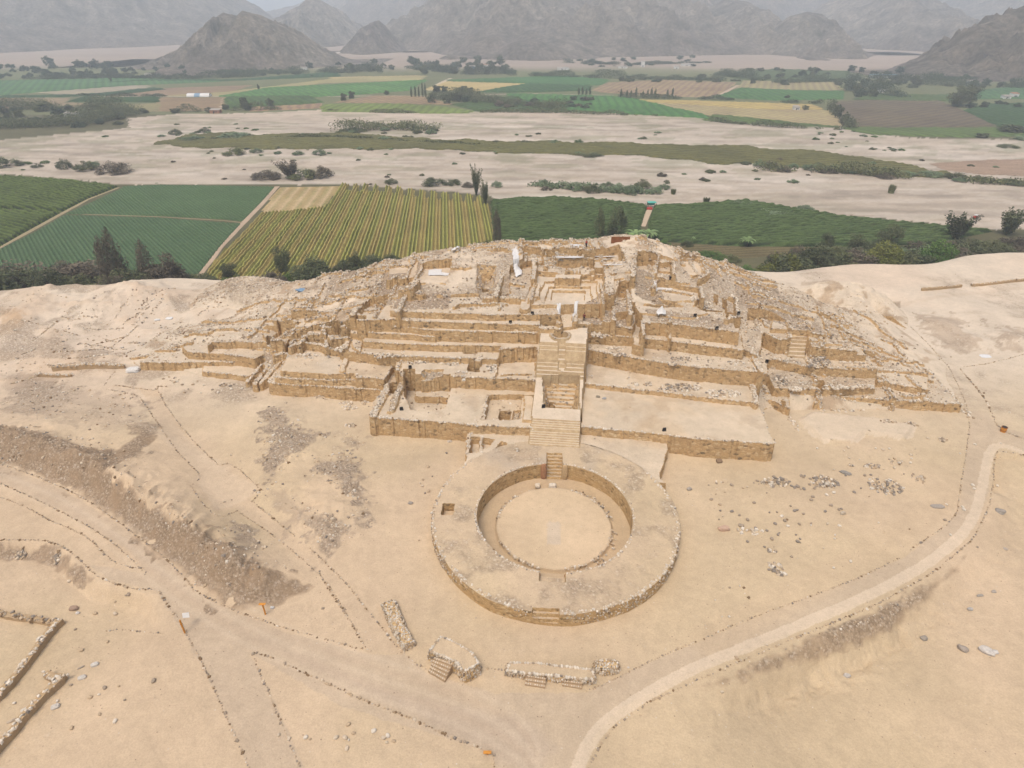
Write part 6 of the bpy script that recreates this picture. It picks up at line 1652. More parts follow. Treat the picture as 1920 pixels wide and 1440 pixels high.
NEAR = [  # kind, colour, u, v(base), w, h, label
    ('poplar', 'brown', 216, 545, 46, 98, 'shorter left trunk of two tall dark spires before the bluish green field'), ('poplar', 'brown', 236, 545, 56, 112, 'tallest dark spire-shaped tree standing before the bluish green field'), ('poplar', 'brown', 288, 545, 48, 92, 'slimmer tall dark tree right of the twin-topped one'),
    ('spread', 'brown', 318, 548, 76, 84, 'big round dark brown tree at the right of the two tall trees'), ('spread', 'dark', 40, 552, 110, 62, 'wide dark tree mass at the left edge behind the sand'), ('spread', 'dark', 100, 556, 80, 58, 'dark tree second from the left edge behind the sand'),
    ('spread', 'brown', 170, 530, 100, 52, 'brownish wide tree left of the twin-topped tree'), ('spread', 'brown', 120, 530, 60, 46, 'brownish tree crown behind the dark left-hand trees'), ('spread', 'dark', 270, 560, 90, 52, 'dark olive spreading tree below the two tall trees'), ('shrub', 'dark', 330, 560, 70, 46, 'dark bush under the big round brown tree'),
    ('shrub', 'green', 200, 566, 50, 34, 'bright green bush at the sand edge, left of the path gap'), ('shrub', 'green', 130, 562, 40, 26, 'small green bush behind the sand edge at left'), ('shrub', 'green', 352, 556, 26, 24, 'small green bush right of the dark olive trees'), ('spread', 'dark', 10, 550, 60, 40, 'dark tree cut by the left edge of the picture'),
    ('shrub', 'green', 240, 562, 30, 26, 'little green bush right of the bright green one'), ('plumes', 'brown', 225, 566, 40, 62, 'bare grey leafless shrub in front of the twin-topped tree'),
    ('shrub', 'green', 425, 545, 64, 30, 'bright lime-green bush at the mound foot, beside the field path'), ('shrub', 'blue', 448, 535, 26, 30, 'pale bluish reed tuft above the lime-green bush'), ('round', 'dark', 432, 524, 36, 32, 'small round dark tree at the corner of the corn field'), ('shrub', 'dark', 395, 530, 30, 18, 'low dark green bush right of the field path'),
    ('shrub', 'brown', 462, 540, 40, 26, 'brownish bush right of the lime-green one'), ('shrub', 'green', 490, 540, 32, 24, 'green bush between two brown ones at the mound foot'), ('spread', 'brown', 512, 540, 56, 34, 'brown thorny tree under the upright dark tree'), ('round', 'dark', 535, 514, 36, 54, 'upright dark tree rising against the corn field'),
    ('spread', 'dark', 588, 530, 84, 54, 'large dark domed tree on the left shoulder of the mound'), ('spread', 'dark', 650, 518, 50, 36, 'dark tree right of the large domed one'), ('round', 'dark', 668, 512, 26, 42, 'small round dark tree poking above its neighbours by the mound'), ('spread', 'dark', 700, 508, 62, 34, 'dark bushy tree nearest the summit on the left'),
    ('spread', 'dark', 735, 500, 44, 26, 'low dark bush at the left rim of the summit'), ('poplar', 'brown', 932, 462, 30, 66, 'slim dark cypress-like tree standing at the corn and vineyard border'), ('shrub', 'dark', 910, 470, 44, 26, 'small dark bush at the foot of the slim dark tree'),
    ('poplar', 'olive', 1122, 448, 34, 56, 'grey-green slender tree behind the summit, left of a darker one'), ('poplar', 'dark', 1155, 447, 62, 56, 'dark purplish tree behind the summit'), ('banana', 'pale', 1190, 452, 44, 30, 'banana clump at the end of the little path'), ('banana', 'pale', 1216, 450, 38, 26, 'second banana clump beside the little path'),
    ('shrub', 'brown', 1045, 462, 40, 20, 'brownish bush below the vineyard, behind the summit'), ('shrub', 'green', 1086, 458, 36, 16, 'light green bush behind the summit rim'), ('shrub', 'dark', 1020, 464, 30, 18, 'dark bush behind the summit rim, left of the brownish one'),
    ('banana', 'pale', 1400, 462, 30, 24, 'lone banana plant in front of the right vineyard'), ('banana', 'pale', 1594, 462, 16, 20, 'tiny banana plant between dark trees at right'), ('banana', 'pale', 1300, 452, 12, 12, 'smallest banana plant near the vineyard edge'),
    ('round', 'dark', 1605, 470, 40, 30, 'dark tree left of the tall pair behind the right hedge'), ('round', 'dark', 1665, 462, 50, 40, 'dark round tree above the right hedge'), ('plumes', 'dark', 1790, 448, 80, 58, 'tall dark fan-shaped bamboo clump near the riverbed'), ('plumes', 'dark', 1888, 440, 80, 62, 'dark plumed bamboo at the right edge by the riverbed'),
    ('round', 'dark', 1548, 470, 30, 34, 'small dark tree behind the right hedge'), ('plumes', 'olive', 910, 382, 30, 50, 'tall bamboo clump on the near riverbank, right of its twin'), ('plumes', 'dark', 893, 366, 30, 56, 'tall dark bamboo clump on the near riverbank'),
]
for q in NEAR: tree(q[0], q[1], q[2], q[3], q[4], q[5], q[6])
tree('shrub', 'dark', 1476, 520, 104, 66, 'big dark rounded bush at the plateau edge on the right', v_=0)
tree('shrub', 'yellow', 1462, 517, 84, 62, 'yellow-green leafy bush growing over the big dark one', v_=1)
tree('shrub', 'green', 1392, 514, 52, 26, 'low bright green bush left of the big dark bush', v_=1)
tree('shrub', 'green', 1330, 488, 80, 20, 'low green hedge-like bush just below the spoil heap', v_=0)
tree('shrub', 'olive', 1368, 490, 40, 18, 'olive bush right of the low green hedge-like bush', v_=2)
tree('shrub', 'brown', 1452, 490, 30, 26, 'dull brown bush on the fallow strip', v_=2)
tree('shrub', 'brown', 1494, 480, 36, 30, 'purplish bush beside the fallow strip', v_=0)
HK = ['dark', 'olive', 'brown', 'yellow', 'olive', 'dark', 'green', 'brown']
u = 1530; i = 0
while u < 2010:
    wv_ = tr.uniform(42, 70)
    col = HK[i % 8]
    vb = 508 - (u - 1530) * .022
    tree('shrub' if i % 3 else 'spread', col, u, vb - tr.uniform(0, 6), wv_ * 1.25, tr.uniform(40, 56), {'dark': 'dark', 'olive': 'olive', 'brown': 'brownish', 'yellow': 'yellow-green', 'green': 'bright green'}[col] + ' bush in the hedge along the right plateau edge', 'bush', 'hedge of bushes along the right plateau edge')
    u += wv_ * .62; i += 1
u = 1560; i = 0
while u < 2010:
    wv_ = tr.uniform(34, 56)
    tree('shrub', tr.choice(['dark', 'dark', 'olive', 'brown']), u, 480 - (u - 1560) * .03, wv_ * 1.3, tr.uniform(24, 40), 'low bush in the row behind the right hedge', 'bush', 'back row of bushes behind the right hedge')
    u += wv_ * .8; i += 1
tree('shrub', 'blue', 1740, 492, 80, 46, 'pale grey-green reed thicket in the middle of the right hedge'); tree('shrub', 'blue', 1690, 490, 40, 40, 'small pale reed tuft in the right hedge')
RB_ = [('shrub', 'brown', 498, 334, 60, 20), ('plumes', 'brown', 545, 334, 70, 36), ('shrub', 'brown', 600, 332, 50, 30), ('shrub', 'olive', 570, 334, 60, 24), ('shrub', 'brown', 216, 324, 62, 30), ('shrub', 'olive', 160, 320, 40, 24), ('shrub', 'dark', 122, 316, 30, 26), ('shrub', 'dark', 14, 312, 52, 24),
       ('shrub', 'blue', 175, 312, 30, 16), ('shrub', 'green', 50, 308, 20, 8), ('shrub', 'green', 85, 306, 18, 8), ('shrub', 'dark', 70, 314, 22, 10), ('shrub', 'dark', 733, 344, 26, 14), ('shrub', 'dark', 815, 346, 50, 18), ('shrub', 'dark', 850, 346, 34, 14), ('shrub', 'brown', 880, 350, 30, 12), ('shrub', 'blue', 932, 350, 22, 16),
       ('shrub', 'olive', 440, 290, 44, 18), ('shrub', 'blue', 480, 286, 26, 12), ('shrub', 'blue', 600, 290, 30, 14), ('shrub', 'dark', 383, 248, 24, 12), ('shrub', 'olive', 330, 252, 26, 14), ('shrub', 'blue', 360, 262, 50, 10), ('shrub', 'blue', 440, 256, 60, 12), ('shrub', 'blue', 1018, 346, 24, 14), ('shrub', 'blue', 1040, 352, 24, 12),
       ('shrub', 'blue', 1078, 356, 34, 20), ('shrub', 'olive', 1110, 360, 36, 22), ('shrub', 'blue', 1138, 350, 26, 14), ('shrub', 'blue', 1162, 360, 46, 22), ('shrub', 'blue', 1186, 362, 44, 24), ('shrub', 'olive', 1206, 352, 36, 22), ('shrub', 'blue', 1228, 362, 34, 18), ('shrub', 'blue', 1244, 354, 26, 14), ('cane', 'olive', 1262, 364, 14, 10),
       ('shrub', 'brown', 1025, 356, 24, 8), ('shrub', 'blue', 1425, 312, 26, 18), ('shrub', 'brown', 1448, 314, 34, 18), ('shrub', 'brown', 1470, 322, 26, 14), ('shrub', 'blue', 1488, 314, 20, 12), ('shrub', 'blue', 1520, 318, 40, 16), ('shrub', 'brown', 1550, 324, 36, 14), ('shrub', 'blue', 1565, 318, 30, 12), ('shrub', 'blue', 1650, 324, 44, 14),
       ('shrub', 'brown', 1660, 334, 34, 14), ('shrub', 'blue', 1700, 328, 36, 12), ('shrub', 'blue', 1745, 330, 46, 14), ('shrub', 'olive', 1790, 334, 44, 16), ('shrub', 'blue', 1800, 340, 30, 10), ('cane', 'olive', 1670, 362, 18, 16), ('cane', 'olive', 1324, 380, 18, 10), ('shrub', 'blue', 1385, 384, 26, 14), ('shrub', 'blue', 1405, 386, 20, 12),
       ('shrub', 'blue', 1508, 394, 36, 14), ('shrub', 'blue', 1440, 402, 60, 10), ('shrub', 'blue', 1470, 406, 50, 10), ('shrub', 'blue', 1036, 270, 16, 8), ('shrub', 'olive', 930, 268, 16, 8), ('shrub', 'olive', 985, 268, 20, 8), ('shrub', 'green', 1085, 268, 20, 10), ('shrub', 'blue', 1920, 262, 40, 10), ('shrub', 'olive', 1890, 276, 40, 8),
       ('shrub', 'dark', 1250, 342, 12, 7), ('shrub', 'brown', 1550, 400, 12, 5), ('shrub', 'blue', 720, 262, 24, 10), ('shrub', 'olive', 1105, 292, 50, 8), ('shrub', 'blue', 560, 290, 26, 10), ('shrub', 'olive', 1840, 338, 50, 8), ('shrub', 'olive', 1900, 344, 60, 10)]
cw = {'brown': 'brownish', 'blue': 'pale grey-green', 'olive': 'olive', 'dark': 'dark', 'green': 'green'}
for kd, cl, u, v, w_, h_ in RB_:
    lane = 'near bank of the riverbed' if v > 340 else ('riverbed below the long olive field' if v > 282 else 'riverbed above the long olive field')
    side = 'left' if u < 640 else ('middle' if u < 1280 else 'right')
    tree(kd, cl, u, v, w_, h_, '%s %s on the %s, %s part' % (cw[cl], 'reed clump' if kd == 'cane' else 'bush', lane, side), None, 'bushes of the dry riverbed')
for k in range(16):
    cl = tr.choice(['brown', 'dark', 'brown', 'olive'])
    tree(tr.choice(['spread', 'shrub']), cl, tr.uniform(-20, 370), tr.uniform(540, 562), tr.uniform(60, 100), tr.uniform(36, 58), {'brown': 'brownish', 'dark': 'dark', 'olive': 'olive'}[cl] + ' tree of the thicket behind the sand at left', 'tree', 'thicket behind the left sand')
for k in range(14):
    cl = tr.choice(['brown', 'dark', 'olive', 'green'])
    uu_ = tr.uniform(440, 760)
    tree('shrub', cl, uu_, 548 - (uu_ - 440) * .17, tr.uniform(30, 56), tr.uniform(20, 34), {'brown': 'brownish', 'dark': 'dark', 'olive': 'olive', 'green': 'green'}[cl] + ' bush in the strip behind the left shoulder of the mound', 'bush', 'bushes behind the mound shoulder')
for k in range(10):
    tree('shrub', tr.choice(['dark', 'olive', 'green']), tr.uniform(940, 1300), tr.uniform(458, 470), tr.uniform(24, 44), tr.uniform(10, 18), 'low bush below the vineyard behind the summit', 'bush', 'bushes behind the summit')
def hedge(pts, label, wd, h, col='far', dens=1.0):
    Q = resample(GA(pts, VZ), 1.0); n_ = int(len(Q) * wd * 5 * dens)
    i_ = RS.randint(0, len(Q), n_); kx = fbm(Q[i_, 0] * .05, Q[i_, 1] * .05, 211 + len(Q), 3)
    keep = kx > .42; i_ = i_[keep]; kx = kx[keep]; n_ = len(i_)
    hh = h * (.35 + 1.3 * np.clip(kx - .4, 0, .4) / .3)
    p = Q[i_] + (RS.rand(n_, 2) - .5) * wd
    V, F = leaves(np.c_[p, gz(p[:, 0], p[:, 1]) + hh * RS.rand(n_) ** .7], .55, np.random.RandomState(len(Q)))
    c_ = Q[0]; o = mesh('hedgerow', V - [c_[0], c_[1], VZ], F, LF[col]); o.location = (c_[0], c_[1], VZ)
    return tag(o, label, 'hedge', 'hedgerows of the valley')
for pts, lb, wd_, h_, cl in [([(0, 150), (200, 147), (330, 149), (480, 144)], 'hedgerow bounding the bright green field at far left', 14, 6, 'far'), ([(300, 133), (450, 140), (620, 136)], 'hedgerow below the pointed rocky hill', 16, 6, 'far'),
                             ([(620, 138), (760, 128), (880, 140), (960, 138)], 'hedgerow through the central village', 22, 8, 'far'), ([(955, 142), (1100, 146), (1240, 149), (1400, 152)], 'hedgerow behind the reddish field', 14, 6, 'far'), ([(1060, 118), (1180, 122), (1330, 118)], 'hedgerow on the bare ground in the centre', 14, 5, 'far'),
                             ([(1340, 140), (1460, 156), (1600, 152), (1760, 160), (1920, 166)], 'hedgerow across the far right fields', 16, 7, 'far'), ([(1600, 146), (1720, 150), (1850, 150), (1990, 156)], 'hedgerow under the rocky hill at far right', 22, 8, 'far'), ([(1160, 184), (1340, 186), (1540, 195)], 'hedgerow above the ochre strip', 7, 4, 'far'),
                             ([(1330, 228), (1450, 238), (1580, 244)], 'hedgerow beside the right riverbed margin', 6, 3, 'dark'), ([(1556, 205), (1580, 230), (1600, 242)], 'hedgerow on the edge of the dark brown field', 8, 6, 'dark'), ([(300, 211), (400, 209), (480, 206), (600, 204)], 'hedgerow along the upper riverbank at left', 6, 4, 'dark'),
                             ([(600, 207), (740, 212), (860, 210), (1060, 212), (1230, 218)], 'hedgerow along the upper riverbank in the middle', 5, 3, 'olive'), ([(0, 200), (110, 206), (200, 208), (240, 216), (160, 232), (0, 240)], 'broad scrub belt around the left farmhouse', 26, 7, 'dark'), ([(790, 188), (860, 184), (960, 198), (1050, 206)], 'broad orchard belt in mid valley', 22, 7, 'dark'),
                             ([(450, 256), (640, 258), (900, 272)], 'scrub line through the long olive field', 6, 1.5, 'olive'), ([(640, 246), (720, 240), (810, 244)], 'dense thicket on the riverbed island', 18, 5, 'olive'), ([(1430, 318), (1560, 322), (1700, 334), (1830, 342), (1920, 346)], 'dense scrub line on the right riverbank', 10, 4, 'olive'),
                             ([(1500, 494), (1600, 492), (1700, 486), (1920, 474)], 'thick undergrowth behind the right hedge', 12, 3.2, 'dark'), ([(-20, 535), (120, 532), (250, 536), (360, 540)], 'thick undergrowth behind the left sand edge', 14, 4, 'brown'), ([(940, 468), (1080, 470), (1180, 462)], 'undergrowth line behind the summit', 8, 2, 'olive'),
                             ([(0, 176), (160, 180), (330, 181)], 'hedgerow along the valley road at left', 6, 3, 'far'), ([(1580, 170), (1640, 176), (1700, 184)], 'hedgerow by the right tree clump', 16, 8, 'far'), ([(1000, 348), (1120, 358), (1260, 364)], 'low scrub line on the near riverbank', 7, 2.5, 'blue')]:
    hedge(pts, lb, wd_, h_, cl)
# thicket islands upstream
def band(n, us, vs, ws, hs, kinds, cols, label, group, far=True):
    for k in range(n):
        u, v = tr.uniform(*us), tr.uniform(*vs)
        w_ = tr.uniform(*ws) * .68
        o = tree(tr.choice(kinds), tr.choice(cols), u, v, w_, w_ * tr.uniform(*hs), label, 'bush' if 'bush' in label else 'tree', group, far=far)
        if 'riverbed' in label or 'olive field' in label or 'scrub' in label: o.name = 'riverbed_bush'
        elif 'orchard' in label or 'mid valley' in label or 'farm' in label: o.name = 'orchard_tree'
        elif 'bush' not in label: o.name = 'valley_tree'
band(22, (620, 815), (240, 252), (16, 34), (.35, .55), ['shrub'], ['olive', 'dark', 'olive', 'blue'], 'bush of the green thicket island above the olive field', 'bushes of the thicket island')
band(17, (180, 480), (232, 262), (10, 26), (.25, .4), ['shrub'], ['olive', 'blue', 'green'], 'small green bush on the pale upper riverbed at left', 'bushes of the upper left riverbed')
band(20, (1520, 1700), (246, 284), (8, 22), (.3, .45), ['shrub'], ['olive', 'blue', 'green'], 'small green bush on the pale riverbed at right', 'bushes of the right riverbed')
band(28, (-10, 235), (208, 240), (22, 44), (.4, .6), ['shrub', 'round'], ['dark', 'far', 'olive'], 'dark tree in the clump around the farmhouse at left', 'trees around the left farmhouse')
band(37, (0, 250), (124, 148), (16, 30), (.5, .9), ['round', 'shrub'], ['far'], 'dark green tree of the wooded strip at far left', 'trees of the far left wood')
band(28, (250, 620), (128, 146), (10, 22), (.5, .9), ['round', 'shrub'], ['far'], 'dark tree at the foot of the pointed rocky hill', 'trees below the pointed hill')
band(44, (620, 960), (118, 140), (14, 30), (.5, 1.0), ['round', 'shrub'], ['far', 'dark'], 'dark tree around the distant village in the centre', 'trees around the central village')
band(28, (930, 1120), (185, 208), (16, 34), (.35, .6), ['shrub', 'round'], ['far', 'dark', 'brown'], 'dark tree of the orchard edge above the riverbed', 'trees of the orchard edge')
band(17, (790, 900), (172, 196), (16, 30), (.6, .9), ['round'], ['far', 'dark'], 'rounded tree of the grove in mid valley', 'trees of the mid valley grove')
band(20, (1150, 1420), (142, 156), (12, 26), (.4, .8), ['round', 'shrub'], ['far', 'dark'], 'dark tree behind the reddish field', 'trees behind the reddish field')
band(22, (1060, 1340), (108, 126), (10, 22), (.3, .5), ['round', 'shrub'], ['far'], 'tiny tree before the desert slope in the centre', 'trees before the desert slope')
band(37, (1360, 1700), (132, 160), (14, 28), (.4, .8), ['round', 'shrub'], ['far', 'dark'], 'dark tree scattered over the far right fields', 'trees over the far right fields')
band(17, (1580, 1660), (164, 184), (18, 30), (.6, 1.0), ['round'], ['far', 'dark'], 'tree of the dense clump left of the big leaning trees', 'trees of the right clump')
band(40, (1660, 1990), (140, 166), (16, 30), (.5, .8), ['round', 'shrub'], ['far', 'dark'], 'dark tree under the rocky hill at far right', 'trees under the right rocky hill')
band(10, (1780, 1960), (196, 206), (18, 32), (.4, .7), ['shrub', 'round'], ['far'], 'tree near the small farm at the right edge', 'trees by the right farm')
band(26, (330, 1100), (278, 292), (10, 26), (.3, .5), ['shrub'], ['olive', 'blue', 'dark'], 'small bush on the lower edge of the long olive field', 'bushes below the long olive field')
band(20, (330, 1400), (248, 268), (10, 24), (.3, .5), ['shrub'], ['olive', 'blue'], 'small bush on the upper edge of the long olive field', 'bushes above the long olive field')
band(23, (1240, 1900), (300, 345), (12, 34), (.35, .5), ['shrub'], ['olive', 'blue', 'brown'], 'bush of the ragged scrub line at the right of the riverbed', 'scrub line right of the riverbed')
band(15, (0, 900), (296, 350), (8, 18), (.3, .5), ['shrub'], ['olive', 'blue', 'brown'], 'tiny bush alone on the pale near riverbed', 'tiny riverbed bushes')
for u in (1164, 1175, 1183, 1192, 1205, 1214, 1221, 1228, 1251, 1260): tree('poplar', 'dark', u, 182, tr.uniform(6, 8), tr.uniform(10, 16), 'slender poplar in the row before the reddish field', None, 'row of poplars on the right', far=True)
for u in (772, 779, 786, 793, 798): tree('poplar', 'dark', u, 182, 7, tr.uniform(16, 26), 'tall poplar at the start of the mid valley grove', None, 'poplars of the mid valley grove', far=True)
for u in (1085, 1092, 1099, 1106): tree('poplar', 'dark', u, 178, 7, tr.uniform(9, 14), 'little poplar in the short row by the road', None, 'short poplar row by the road', far=True)
tree('round', 'dark', 1795, 200, 46, 36, 'large leaning dark tree on the right, left one of a pair', far=False); tree('round', 'dark', 1815, 198, 40, 36, 'large leaning dark tree on the right, right one of a pair', far=False)
tree('round', 'dark', 86, 205, 16, 9, 'isolated round tree on the brown field at left', far=True); tree('round', 'dark', 175, 206, 18, 9, 'second isolated round tree on the brown field at left', far=True)
tree('poplar', 'dark', 208, 153, 8, 14, 'lone slim tree on the bright green field at far left', far=True); tree('poplar', 'dark', 485, 168, 8, 9, 'lone slim tree above the vivid green field', far=True)
for u, v, w_, h_ in [(458, 206, 16, 22), (466, 207, 18, 16), (508, 200, 16, 14), (425, 206, 16, 10), (270, 212, 22, 8), (330, 212, 20, 8), (395, 211, 20, 9), (1570, 222, 18, 24), (1582, 232, 14, 20), (1510, 206, 14, 8), (1475, 185, 12, 6), (1840, 258, 26, 8), (1900, 248, 60, 12), (645, 190, 14, 14), (660, 186, 14, 14), (725, 178, 12, 8)]:
    tree('round', 'dark', u, v, w_, h_, 'dark tree on a field border of the valley floor', None, 'field border trees', far=True)

# ------------------------------------------------------------------ hills
def hill(sil, dist, run, label, amp=.16, col=(196, 182, 166), seed=0, nx=None, base=None, freq=1.0, lite=0.0, back=1.0, name='hill', sharp=.95):
    """sil: ridge line bearings (u, v) seen at the given distance; a solid ridge with spurs"""
    pts = []
    for u, v in sil:
        a = (u - 960) / FPX; b = -(v - 720) / FPX
        dy, dz = CP + b * SP, -SP + b * CP
        t = dist / dy
        pts.append((a * t, CH + dz * t))
    pts = np.array(pts)
    x0, x1 = pts[:, 0].min(), pts[:, 0].max()
    Hm = pts[:, 1].max() - VZ
    nx = int((nx or 300) * 1.25)
    xs = np.linspace(x0 - run * .25, x1 + run * .25, nx)
    ys = np.linspace(-run * 1.15, run * back, int(nx * .55))
    X, Yr = np.meshgrid(xs, ys)
    Y = dist + Yr
    bz = gz(X, Y)
    prof = np.interp(xs, pts[:, 0], pts[:, 1])
    endf = sst(x0 - run * .25, x0 + run * .05, xs) * sst(x1 + run * .25, x1 - run * .05, xs)
    sx = (x1 - x0)
    warp = (fbm(X / run * 2.2 * freq + seed, Y / run * 2.2 * freq, 161 + seed, 4) - .5)
    Hr = (np.interp(X + warp * run * .12, pts[:, 0], pts[:, 1]) - bz).clip(0) * endf[None, :]
    q = np.abs(Yr + warp * run * .5) / (run * (.35 + .65 * (Hr / max(Hm, 1)).clip(.05, 1)))
    fall = np.clip(1 - q, 0, 1) ** sharp
    rg = ridged((X + .35 * Yr * np.sign(X - X.mean())) / run * 4.5 * freq, Y / run * 1.6 * freq, 171 + seed, 6) - .62
    rg2 = ridged(X / run * 14 * freq, Y / run * 9 * freq, 181 + seed, 4) - .6
    Hh = Hr * fall + Hm * (amp * 2.0 * rg + amp * 1.0 * rg2 + amp * .35 * (ridged(X / run * 34 * freq, Y / run * 24 * freq, 185 + seed, 3) - .6)) * sst(0, .35, fall) * np.clip(Hr / Hm * 1.5, 0, 1) * sst(1.0, .72, fall + .0)
    Z = np.where(fall > 0, bz + Hh, bz) - 4 * (fall <= 0)
    Z = np.maximum(Z, bz - 6)
    f = grid_faces(*X.shape)
    keep = ((fall > 0).ravel()[f]).any(1); f = f[keep]
    u_, inv = np.unique(f.ravel(), return_inverse=True)
    C_ = alb(*col)[None] * (.70 + .6 * fbm(X / run * 6, Y / run * 6, 191 + seed, 5)[..., None])
    gl = sst(.55, .8, ridged((X + .3 * Y) / run * 10 * freq, Y / run * 2.5 * freq, 197 + seed, 4))[..., None]
    g2 = sst(.5, .75, ridged((X + .5 * Y) / run * 24 * freq, Y / run * 7 * freq, 198 + seed, 4))[..., None]
    C_ = C_ * (1 - .45 * gl) + alb(206, 190, 170) * .45 * gl  # pale gully streaks painted in for relief the soft light flattens
    C_ = C_ * (1 - .22 * g2)  # dark ravine lines: darker rock and relief shade painted into the colour
    tal = sst(.40, .03, fall)[..., None]
    C_ = C_ * (1 - .85 * tal) + alb(174, 157, 142) * .85 * tal
    if lite: C_ = C_ * (1 - lite) + alb(222, 202, 178) * lite * sst(.5, .7, fbm(X / run * 5 + 3, Y / run * 3, 195 + seed, 5)[..., None])+ C_ * lite * (1 - sst(.5, .7, fbm(X / run * 5 + 3, Y / run * 3, 195 + seed, 5)[..., None]))
    o = mesh(name, np.stack([X, Y, Z], -1).reshape(-1, 3)[u_], inv.reshape(-1, 4), M_ROCK, None, col=C_.reshape(-1, 3)[u_], smooth=True)
    return tag(o, kind='structure')
hill([(262, 136), (300, 116), (345, 90), (385, 74), (402, 50), (418, 32), (432, 23), (450, 29), (465, 32), (482, 20), (502, 24), (530, 42), (570, 66), (610, 92), (650, 116)], 1420, 300, 'h', amp=.20, seed=1, nx=420, lite=.3)
hill([(430, 90), (500, 46), (545, 18), (575, -2), (592, -6), (615, 6), (640, 22), (668, 44), (700, 72), (730, 100)], 2500, 520, 'h', seed=2, amp=.14, freq=1.3)
hill([(635, 108), (660, 76), (680, 52), (695, 40), (708, 38), (725, 50), (748, 76), (775, 106)], 1950, 230, 'h', seed=3, amp=.14, col=(160, 142, 130))
hill([(640, 118), (700, 84), (750, 40), (800, -8), (880, -60), (1000, -100), (1100, -90), (1200, -60), (1330, -20), (1430, 40), (1500, 100)], 2750, 1250, 'h', seed=4, amp=.16, nx=460, freq=1.5, lite=.25)
hill([(1180, 112), (1240, 74), (1290, 30), (1330, 14), (1360, -2), (1400, 4), (1430, 26), (1470, 60), (1540, 110)], 2250, 680, 'h', seed=5, amp=.17, freq=1.3, nx=360, lite=.4)
hill([(1370, 120), (1420, 88), (1455, 52), (1480, 30), (1510, 22), (1536, 26), (1548, 50), (1580, 80), (1625, 118)], 1850, 330, 'h', seed=6, amp=.18, nx=360, lite=.3)
hill([(1420, 110), (1500, 60), (1560, 14), (1620, -24), (1680, -22), (1715, 4), (1745, 44), (1790, 84), (1850, 112)], 2500, 800, 'h', seed=7, amp=.16, freq=1.2, nx=360, lite=.3)
hill([(1700, 138), (1745, 116), (1790, 92), (1820, 74), (1850, 50), (1880, 40), (1905, 26), (1960, 0), (2040, -40), (2160, -70), (2300, -60), (2420, 40)], 1130, 300, 'h', seed=8, amp=.22, nx=440, freq=1.2, col=(170, 152, 132), lite=.4)
hill([(-700, -120), (-300, -160), (0, -110), (200, -90), (350, -40), (440, 10), (520, 52), (600, 88), (640, 112)], 2900, 1500, 'h', seed=9, amp=.12, nx=420, freq=1.3)
hill([(430, 60), (520, 20), (600, -12), (650, -14), (685, -30), (740, -80), (900, -200), (1200, -240), (1600, -190), (1750, -130), (1900, -160), (2200, -200), (2600, -100)], 4600, 1700, 'h', seed=10, amp=.10, nx=420, freq=2)
hill([(1600, 40), (1700, -20), (1800, -70), (1950, -110), (2200, -120), (2600, -60)], 3300, 1500, 'h', seed=11, amp=.12, nx=300, freq=1.5)

# ------------------------------------------------------------------ small built things
M_WHITE = mat_plain('white_plastic', alb(236, 232, 226), .5, .05); M_PAINT = mat_plain('whitewash', alb(240, 236, 228), .9, .08); M_BLUE = mat_plain('blue_sheet', alb(130, 160, 184), .6, .1)
M_TIN = mat_plain('tin_roof', alb(176, 164, 150), .6, .12); M_BRICK = mat_plain('brick', alb(176, 128, 98), .9, .12); M_DARK = mat_plain('dark_opening', alb(52, 46, 42), .8, .05)
M_ORANGE = mat_plain('orange_painted_wood', alb(222, 150, 60), .7, .12, 4, .02); M_TEAL = mat_plain('turquoise_sheet', alb(88, 190, 168), .6, .08); M_RED = mat_plain('red_cloth', alb(190, 66, 56), .8, .1)
M_BLACK = mat_plain('black_metal', alb(40, 38, 38), .5, .1); M_GLASS = mat_plain('lamp_glass', alb(90, 92, 96), .15, .05); M_SKIN = mat_plain('skin', alb(170, 118, 88), .6, .05); M_SHIRT = mat_plain('maroon_shirt', alb(120, 40, 48), .8, .05)
M_REDSHIRT = mat_plain('red_shirt', alb(190, 50, 44), .8, .05); M_TROU = mat_plain('dark_trousers', alb(44, 44, 54), .8, .05); M_RUST = mat_plain('rusty_sheet', alb(150, 96, 60), .8, .2, 2)
def boxes(name, L_, mat, parent=None):
    V = []; F = []
    for (cx, cy, cz, sx, sy, sz) in L_:
        b0 = len(V); V += list(BOX * [sx, sy, sz] + [cx, cy, cz]); F += [[b0 + i for i in q] for q in BF]
    return mesh(name, np.array(V), F, mat, parent)
def house(u, v, wpx, h, label, wall=None, roof=None, depth=6, nwin=2, rz=0, long=None):
    x, y, z = onv(u, v); W = wpx * mpp(u, v, z)
    rt = root('house', (x, y, z - .1), rz)
    boxes('wall', [(0, 0, h / 2, W, depth, h)], wall or M_PAINT, rt)
    V = np.array([[-W / 2 - .3, -depth / 2 - .3, h + .02], [W / 2 + .3, -depth / 2 - .3, h + .02], [W / 2 + .3, depth / 2 + .3, h + .9], [-W / 2 - .3, depth / 2 + .3, h + .9]])
    V = np.r_[V, V + [0, 0, .15]]
    mesh('roof', V, BF, roof or M_TIN, rt)
    boxes('door', [(-W * .1, -depth / 2 - .03, 1.05, 1.0, .1, 2.1)], M_DARK, rt)
    for k in range(nwin):
        wx = W * (-.38 + .7 * (k + .6) / nwin)
        if abs(wx + W * .1) < .9: wx += 1.6
        boxes('window', [(wx, -depth / 2 - .03, 1.5, 1.0, .1, .9)], M_DARK, rt)
    return tag(rt, label, 'house')
